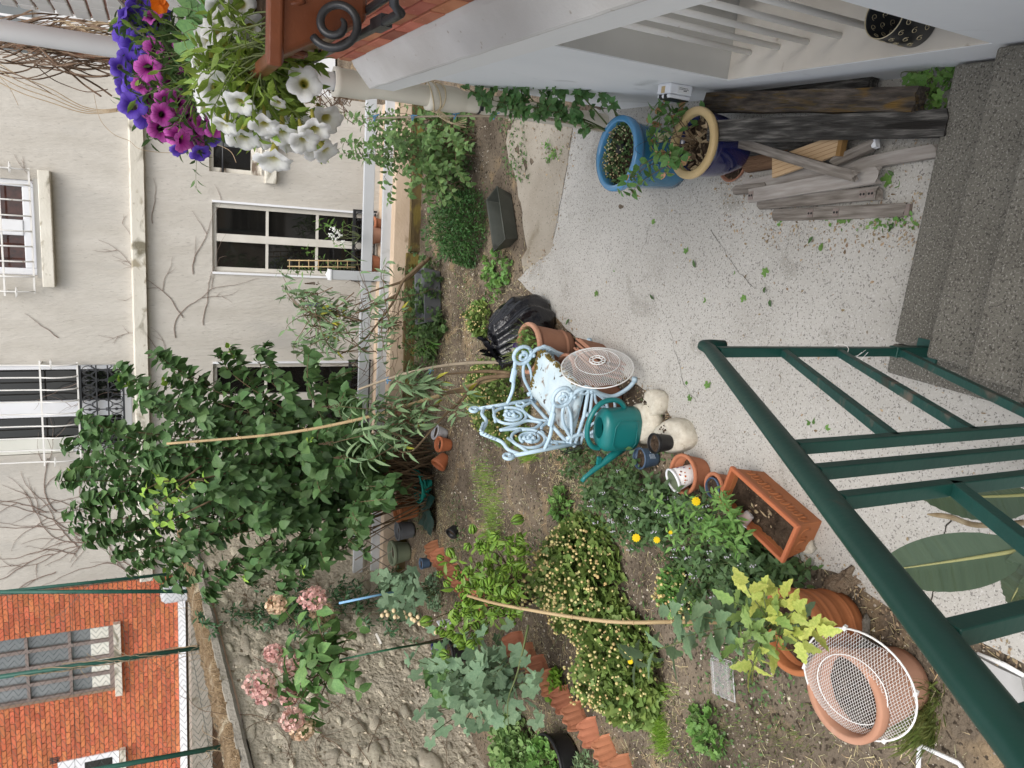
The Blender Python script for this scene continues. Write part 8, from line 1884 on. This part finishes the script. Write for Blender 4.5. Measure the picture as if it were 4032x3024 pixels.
o = link("leaf_litter", mesh_from_tpl("leaf_litter", T_OVS, place_mats(P, np.c_[np.cos(a), np.sin(a), rgp.normal(size=len(P)) * 0.2], np.tile([0, 0, 1.0], (len(P), 1)) + rgp.normal(size=(len(P), 3)) * .4, rgp.uniform(0.005, 0.024, len(P))), m_litter), None); tag(o, "dry leaf crumbs along the patio edge and planks", kind='stuff')
# green fallen leaves on the concrete, each one a thing
LM = {k: mesh_from_tpl("fallen_leaf", t, np.eye(4)[None], m) for k, t, m in (("a", T_OV, Lger), ("b", T_LOB5, Lger), ("c", leaf_tpl(0.5, 'ovate', 0.6, -0.4, 5), Lmint))}
for k, (px, py) in enumerate(((2566, 880), (2702, 978), (2738, 1055), (2895, 1075), (3020, 1080), (2575, 1180), (2780, 1185), (2930, 1185), (3030, 1180), (2420, 1070), (2350, 1165), (2240, 1255), (2700, 1500), (2790, 1505), (2560, 1900 - 160), (2610, 1620), (2720, 1560), (3200, 930), (3230, 990), (3330, 860), (3500, 900), (3540, 735), (3480, 720), (3520, 690), (3250, 1690), (3195, 1670), (3110, 1750), (3390, 1640), (3075, 880), (3010, 1130))):
    q = G(px, py, 0.006); o = link("fallen_leaf", LM["abc"[k % 3]], None, T(q) @ R('Z', random.uniform(0, 360)) @ R('X', random.uniform(-18, 18)) @ S3(random.uniform(0.03, 0.055)))
    tag(o, "green leaf fallen on the open concrete patio", "leaf", "fallen green leaves on the patio")
lv = carpet("patio_weeds", "small weeds in the cracks of the old concrete strip", ((2150, 560), (2240, 560), (2240, 640), (2150, 640)), 160, 0.05, 0.03, T_OVS, Lger, "pw", 3)
lv = carpet("patio_weeds", "weeds along the far edge of the old concrete strip", ((1960, 440), (2060, 440), (2090, 720), (2000, 720)), 320, 0.05, 0.03, T_OVS, Livy, "pw2", 5)
lv = carpet("patio_weeds", "green sprigs beside the outermost grey plank", ((3230, 860), (3600, 850), (3620, 900), (3260, 910)), 150, 0.03, 0.025, T_OVS, Lger, "pw3", 6)

# ================================================================ FLOWER BOX AND WINDOW GUARD ON THE NEAR WALL
m_boxterra = pm("glazed_brown_terracotta", [(0.11, 0.03, 0.012), (0.21, 0.065, 0.026)], scale=7, rough=0.38, bump=0.25, bscale=22, spec=0.5, patch=((0.12, 0.035, 0.015), 6, 0.6))
fbx = thing("flower_box", "brown glazed terracotta flower box full of petunias held in the black window guard", "flower box", Vector((0.42, 1.72, 2.26)))
x0t, x1t, x0b, x1b, zt, zb, ya, yb = 0.225, 0.56, 0.335, 0.54, 2.475, 2.265, 1.70, 2.55
L0_ = fbx.location; mb = MB()
def fp(x, y, z): return (x - L0_.x, y - L0_.y, z - L0_.z)
vs = [fp(x0b, ya + 0.02, zb), fp(x1b, ya + 0.02, zb), fp(x1b, yb - 0.02, zb), fp(x0b, yb - 0.02, zb), fp(x0t + 0.012, ya, zt - 0.035), fp(x1t, ya, zt - 0.035), fp(x1t, yb, zt - 0.035), fp(x0t + 0.012, yb, zt - 0.035)]
mb.add(vs, [(3, 2, 1, 0), (0, 1, 5, 4), (1, 2, 6, 5), (2, 3, 7, 6), (3, 0, 4, 7)]); mb.build("body", m_boxterra, fbx, bevel=0.012, seg=3)
mb = MB(); vs = []
for (o_, z) in ((0.0, zt - 0.036), (0.012, zt - 0.03), (0.012, zt - 0.004), (-0.01, zt), (-0.03, zt - 0.02)):
    vs += [fp(x0t - o_, ya - o_, z), fp(x1t + o_, ya - o_, z), fp(x1t + o_, yb + o_, z), fp(x0t - o_, yb + o_, z)]
fs = [(i * 4 + k, i * 4 + (k + 1) % 4, (i + 1) * 4 + (k + 1) % 4, (i + 1) * 4 + k) for i in range(4) for k in range(4)]
mb.add(vs, fs); mb.build("rim", m_boxterra, fbx, bevel=0.004)
mb = MB(); mb.add([fp(x0t, ya, zt - 0.03), fp(x1t, ya, zt - 0.03), fp(x1t, yb, zt - 0.03), fp(x0t, yb, zt - 0.03)], [(0, 1, 2, 3)]); mb.build("soil", m_potsoil, fbx)
mb = MB()
for (cx, cz) in ((0.44, 2.35), (0.38, 2.42)):
    for fl in (-1, 1):
        for q in range(3): mb.tube([fp(cx + fl * (0.008 + 0.012 * q + 0.012 * math.sin(t)), ya + 0.004 + (2.44 - cz) * 0.1, cz - 0.02 + 0.022 * t) for t in np.linspace(0, 1.6, 6)], [0.007, 0.008, 0.008, 0.007, 0.005, 0.003], n=6)
for k in range(5):
    y = 1.85 + 0.15 * k
    for fl in (-1, 1): mb.tube([fp(x0t + 0.05 - 0.01, y + fl * (0.012 + 0.018 * math.sin(t)), 2.37 + 0.02 * t) for t in np.linspace(0, 2, 6)], 0.007, n=6)
mb.build("moulded_relief", m_boxterra, fbx)
gd = thing("window_guard", "black wrought iron window guard with scrolls carrying the flower box", "window guard", Vector((0.35, 1.62, 2.25)))
mb = MB(); GL = gd.location
def gp_(x, y, z): return Vector((x, y, z)) - GL
r1, r2 = onX(1200, 250, 0.33), onX(1560, 60, 0.33)
pend = far(1578, 52, 1.42); pup = far(1552, 20, 1.40); ptop = far(1545, -90, 1.38)
mb.tube([r1 - GL, far(1400, 148, 1.75) - GL, pend + Vector((0, 0.03, 0)) - GL, pend - GL, pup - GL, ptop - GL], 0.0095, n=8); mb.build("lower_rail", m_iron, gd)
mb = MB(); a_ = far(1440, 50, 1.6); mb.tube([far(1440, 45, 1.62) - GL, far(1520, -10, 1.5) - GL, far(1600, -70, 1.4) - GL], 0.0085, n=8); mb.build("upper_rail", m_iron, gd)
mb = MB(); cS = far(1322, 92, 1.52); pts = []
for t in np.linspace(0, 1, 46):
    a = 2.1 + t * 9.6; r = 0.053 - 0.039 * t ** 1.1
    pts.append(cS + CR * (r * math.cos(a)) + CU * (r * math.sin(a)) - GL)
mb.tube(pts, [0.0085] * 38 + [0.008, 0.0075, 0.007, 0.0065, 0.006, 0.005, 0.004, 0.003], n=8); mb.build("scroll", m_iron, gd)
mb = MB(); cl_ = far(1232, 218, 2.0); mb.box((0, 0, 0), (0.03, 0.085, 0.026)); link("clamp", mb.mesh("clamp", m_iron), gd, Matrix.Translation(cl_ - GL) @ frame((0, 0, 0), r2 - r1))
mb = MB(); cl_ = far(1500, 92, 1.55); mb.box((0, 0, 0), (0.024, 0.08, 0.024)); link("clamp", mb.mesh("clamp", m_iron), gd, Matrix.Translation(cl_ - GL) @ frame((0, 0, 0), r2 - r1))

def petal_mat(name, throat, inner, outer, vein, veinamt=0.5):
    m = bpy.data.materials.new(name); m.use_nodes = True; nt = m.node_tree; N = nt.nodes; L = nt.links
    for n in list(N): N.remove(n)
    tc = N.new("ShaderNodeTexCoord"); sx = N.new("ShaderNodeSeparateXYZ"); L.new(tc.outputs['Object'], sx.inputs[0])
    def mth(op, a, b=None):
        q = N.new("ShaderNodeMath"); q.operation = op
        for i, x in enumerate((a, b)):
            if x is None: continue
            if isinstance(x, (int, float)): q.inputs[i].default_value = x
            else: L.new(x, q.inputs[i])
        return q.outputs[0]
    r = mth('SQRT', mth('ADD', mth('MULTIPLY', sx.outputs[0], sx.outputs[0]), mth('MULTIPLY', sx.outputs[1], sx.outputs[1])))
    rp = N.new("ShaderNodeValToRGB"); e = rp.color_ramp.elements; e[0].position = 0.05; e[0].color = (*throat, 1); e[1].position = 0.95; e[1].color = (*outer, 1)
    q = e.new(0.22); q.color = (*throat, 1); q = e.new(0.36); q.color = (*inner, 1)
    L.new(mth('MULTIPLY', r, 2.0), rp.inputs[0])
    ang = mth('ARCTAN2', sx.outputs[1], sx.outputs[0]); vv = mth('ABSOLUTE', mth('SINE', mth('MULTIPLY', ang, 7.5))); vm = mth('MULTIPLY', mth('POWER', mth('SUBTRACT', 1.0, vv), 7.0), veinamt)
    mx = N.new("ShaderNodeMix"); mx.data_type = 'RGBA'; L.new(vm, mx.inputs[0]); L.new(rp.outputs[0], mx.inputs[6]); mx.inputs[7].default_value = (*vein, 1)
    oi = N.new("ShaderNodeObjectInfo"); mr = N.new("ShaderNodeMapRange"); mr.inputs[3].default_value = 0.8; mr.inputs[4].default_value = 1.15; L.new(oi.outputs['Random'], mr.inputs[0])
    hs2 = N.new("ShaderNodeHueSaturation"); L.new(mx.outputs[2], hs2.inputs['Color']); L.new(mr.outputs[0], hs2.inputs['Value'])
    b = N.new("ShaderNodeBsdfPrincipled"); b.inputs['Roughness'].default_value = 0.6; b.inputs['Specular IOR Level'].default_value = 0.2; L.new(hs2.outputs[0], b.inputs['Base Color'])
    t = N.new("ShaderNodeBsdfTranslucent"); L.new(hs2.outputs[0], t.inputs[0]); ms = N.new("ShaderNodeMixShader"); ms.inputs[0].default_value = 0.3; o = N.new("ShaderNodeOutputMaterial")
    L.new(b.outputs[0], ms.inputs[1]); L.new(t.outputs[0], ms.inputs[2]); L.new(ms.outputs[0], o.inputs[0]); return m
mp_white = petal_mat("white_petal", (0.52, 0.48, 0.10), (0.72, 0.72, 0.66), (0.80, 0.80, 0.80), (0.66, 0.66, 0.6), 0.35)
mp_mag = petal_mat("magenta_petal", (0.04, 0.005, 0.03), (0.42, 0.035, 0.30), (0.58, 0.13, 0.48), (0.22, 0.01, 0.15), 0.75)
mp_vio = petal_mat("violet_petal", (0.30, 0.26, 0.22), (0.11, 0.045, 0.50), (0.20, 0.12, 0.66), (0.07, 0.02, 0.38), 0.45)
def petunia_mesh(name, mat, seed):
    mb = MB(); n = 30; prof = ((0.05, -0.95), (0.07, -0.55), (0.12, -0.22), (0.2, -0.06), (0.34, 0.0), (0.46, 0.02), (0.54, -0.03)); vs = []; fs = []
    for j, (r, z) in enumerate(prof):
        for k in range(n):
            a = 2 * math.pi * k / n; w = (j / (len(prof) - 1)) ** 2; lob = 1 - 0.10 * w * (abs(math.cos(2.5 * a + 1.57)) ** 6) * 2.0
            rf = r * lob * (1 + 0.06 * w * noise.noise(Vector((math.cos(a) * 2, math.sin(a) * 2, seed)))); zz = z + w * (0.05 * math.sin(5 * a) + 0.09 * noise.noise(Vector((math.cos(a) * 1.6, math.sin(a) * 1.6, seed + 5))) + 0.035 * math.sin(13 * a + seed))
            vs.append((rf * math.cos(a), rf * math.sin(a), zz))
    for j in range(len(prof) - 1):
        for k in range(n): fs.append((j * n + k, j * n + (k + 1) % n, (j + 1) * n + (k + 1) % n, (j + 1) * n + k))
    mb.add(vs, fs, smooth=True); return mb.mesh(name, mat)
PM = {c: [petunia_mesh("flower", m, 3.3 * k + 1) for k in range(3)] for c, m in (("w", mp_white), ("m", mp_mag), ("v", mp_vio))}
pwt = plant("white_petunia", "white petunias with yellow throats spilling out of the flower box", "petunia", Vector((0.24, 1.85, 2.45)))
pmg = plant("magenta_petunia", "magenta dark veined petunias trailing from the far end of the flower box", "petunia", Vector((0.24, 2.3, 2.45)))
pvi = plant("violet_petunia", "violet blue petunias at the far end of the flower box", "petunia", Vector((0.26, 2.45, 2.47)))
rg = random.Random(77)
def petal_at(root, c, px, py, d, size, face=None, roll=None):
    p = far(px, py, d); to = (EYE - p).normalized(); nz = (to * rg.uniform(0.5, 1.1) + Vector((rg.gauss(-.15, .35), rg.gauss(-.25, .3), rg.gauss(-.05, .35)))).normalized() if face is None else (to * face[0] + CR * face[1] + CU * face[2]).normalized()
    m = frame(p - root.location, nz.orthogonal(), nz) @ R('Z', rg.uniform(0, 360)) @ S3(1.35 * size * d / FPX)
    return link("flower", rg.choice(PM[c]), root, m), p
ends = {"w": [], "m": [], "v": []}
# (x, y) read off the photo; size in source pixels across
W_ = [(923, 292, 110, (1, 0, 0)), (1197, 327, 98, (1, .1, 0)), (1012, 378, 95, (.8, -.3, -.3)), (990, 120, 100, (.5, -.4, -.3)), (900, 60, 90, None), (850, 110, 95, None), (800, 150, 95, (.6, .2, .6)), (795, 205, 90, (.4, .2, .8)), (1010, 60, 90, None), (870, 30, 85, None), (950, 20, 85, None),
      (800, 330, 95, (.6, 0, .6)), (850, 350, 95, None), (830, 395, 100, (.6, -.3, .5)), (880, 420, 100, (.7, -.4, .2)), (940, 410, 90, (.5, -.6, .3)), (960, 470, 95, (.5, -.7, .2)), (900, 480, 90, (.4, -.8, .2)), (880, 500, 80, (.3, -.9, .3)), (1000, 520, 100, (.3, -.9, .1)), (960, 555, 100, (.3, -.9, 0)), (1040, 500, 85, (.4, -.8, 0)), (1080, 470, 85, None), (1110, 535, 95, (.3, -.9, 0)), (1200, 560, 90, (.4, -.8, -.2)), (1180, 510, 95, (.5, -.6, 0)), (1250, 590, 90, (.2, -.8, -.5)), (1290, 475, 95, (.5, -.5, -.3)), (1290, 600, 80, (.2, -.8, -.6)), (1075, 640, 110, (.25, -1, .1)), (1095, 408, 45, None), (760, 240, 70, (.3, .2, .8)), (1060, 440, 80, None), (1160, 575, 90, (.2, -.9, 0)), (1240, 520, 90, (.4, -.7, -.1)), (830, 445, 85, (.4, -.5, .6)), (1020, 560, 80, (.2, -.9, .2)), (780, 420, 75, (.3, -.2, .9))]
for (x, y, s, f) in W_: o, p = petal_at(pwt, "w", x, y, 1.80 + rg.uniform(-.1, .16) + max(0, y - 450) * 0.0004, s, f); ends["w"].append(p)
M_ = [(634, 132, 85), (605, 195, 70), (722, 205, 75), (712, 260, 95), (760, 275, 80), (582, 272, 75), (645, 250, 75), (688, 330, 95), (632, 355, 85), (560, 330, 60), (600, 395, 90), (700, 400, 75), (655, 395, 65), (725, 450, 90), (675, 485, 95), (635, 500, 80), (735, 505, 70), (610, 440, 70), (805, 490, 65), (852, 505, 65), (580, 380, 70), (760, 540, 70), (700, 525, 75), (720, 555, 65), (770, 525, 60), (680, 440, 70), (640, 450, 65), (590, 310, 60), (660, 300, 70), (745, 410, 60), (700, 480, 60), (780, 570, 55), (600, 60, 60)]
for (x, y, s) in M_: o, p = petal_at(pmg, "m", x, y, 2.25 + rg.uniform(-.12, .14), s); ends["m"].append(p)
V_ = [(490, 140, 90), (535, 165, 80), (478, 65, 80), (520, 55, 75), (550, 20, 75), (570, 70, 80), (585, 120, 75), (515, 255, 90), (475, 265, 60), (500, 330, 75), (520, 345, 70), (522, 412, 80), (580, 455, 85), (600, 225, 65), (705, 588, 50), (790, 605, 60), (835, 545, 45), (620, 270, 55), (555, 10, 70), (640, 60, 60), (560, 150, 60)]
for (x, y, s) in V_: o, p = petal_at(pvi, "v", x, y, 2.38 + rg.uniform(-.12, .12), s, (.4, -.7, -.4) if y > 560 else None); ends["v"].append(p)
for root, key in ((pwt, "w"), (pmg, "m"), (pvi, "v")):
    lv = Lv(); ps = []; rg2 = random.Random(ord(key))
    for p in ends[key]:
        a = Vector((rg2.uniform(0.24, 0.34), root.location.y + rg2.uniform(-.12, .25), 2.45)); q = p - (EYE - p).normalized() * 0.04; pth = arch(a, q, 0.05, jit=0.02); ps.append(pth); along(pth, lv, 0.2, 1.0, 9, 0.042, a=0.6, b=0.8, droop=0.0, up=0.6, rg=rg2)
    if key == "w":
        for k in range(75):
            x, y = rg2.uniform(900, 1260), rg2.uniform(180, 470)
            if x > 1040 and y < 235: continue
            tp = far(x, y, 1.92 + rg2.uniform(-.08, .15)); pth = arch(Vector((0.25, rg2.uniform(1.75, 2.0), 2.44)), tp, 0.03, jit=0.02); ps.append(pth); along(pth, lv, 0.35, 1.0, 12, 0.045, a=0.7, b=0.7, droop=0.0, up=0.5, rg=rg2)
    else:
        for k in range(22):
            tp = ends[key][k % len(ends[key])] + Vector((rg2.gauss(0, .04), 0.06, rg2.gauss(0, .04))); pth = arch(Vector((0.27, root.location.y, 2.44)), tp, 0.03); ps.append(pth); along(pth, lv, 0.3, 1.0, 9, 0.04, a=0.6, b=0.8, rg=rg2)
    stems(root, ps, 0.0022, m_stem, n=4); foliage(root, "pet", T_LANS, lv.M(), Lpet if key == "w" else Livy, singles=150 if key == "w" else 40)
nas = plant("nasturtium", "nasturtium with broad round leaves and one orange flower in the flower box", "flower plant", Vector((0.30, 2.1, 2.46))); lv = Lv(); ps = []
for (x, y, s, d) in ((715, 145, 0.095, 2.05), (760, 60, 0.06, 2.05), (800, 45, 0.05, 2.0), (740, 30, 0.05, 2.1), (855, 170, 0.045, 1.95), (700, 20, 0.05, 2.1), (780, 15, 0.06, 2.0)):
    p = far(x, y, d); lv.add(np.array(p), -np.array(CU) * 0.9 - np.array(CR) * 0.35, np.array((EYE - p).normalized()) + RNG.normal(size=3) * 0.25, s); ps.append(arch(nas.location, p, 0.03))
stems(nas, ps, 0.002, m_stem); foliage(nas, "nas", T_RND, lv.M(), Lnas, singles=7)
m_or = pm("orange_petal", [(0.75, 0.13, 0.004), (0.85, 0.22, 0.008)], scale=20, rough=0.6, trans=0.3, bump=0.1); pz = far(628, 18, 2.15); nz = (EYE - pz).normalized()
fl = Lv()
for k in range(7): a = k * 0.9; o_ = np.array(nz.orthogonal()); w_ = np.cross(np.array(nz), o_); fl.add(np.array(pz) + np.array(nz) * 0.004 * k, o_ * math.cos(a) + w_ * math.sin(a), np.array(nz) + RNG.normal(size=3) * 0.3, 0.026)
m = fl.M(); m[:, :3, 3] -= np.array(nas.location); link("flower", mesh_from_tpl("flower", leaf_tpl(0.9, 'round', 0.2, -0.2, 5), m, m_or), nas)
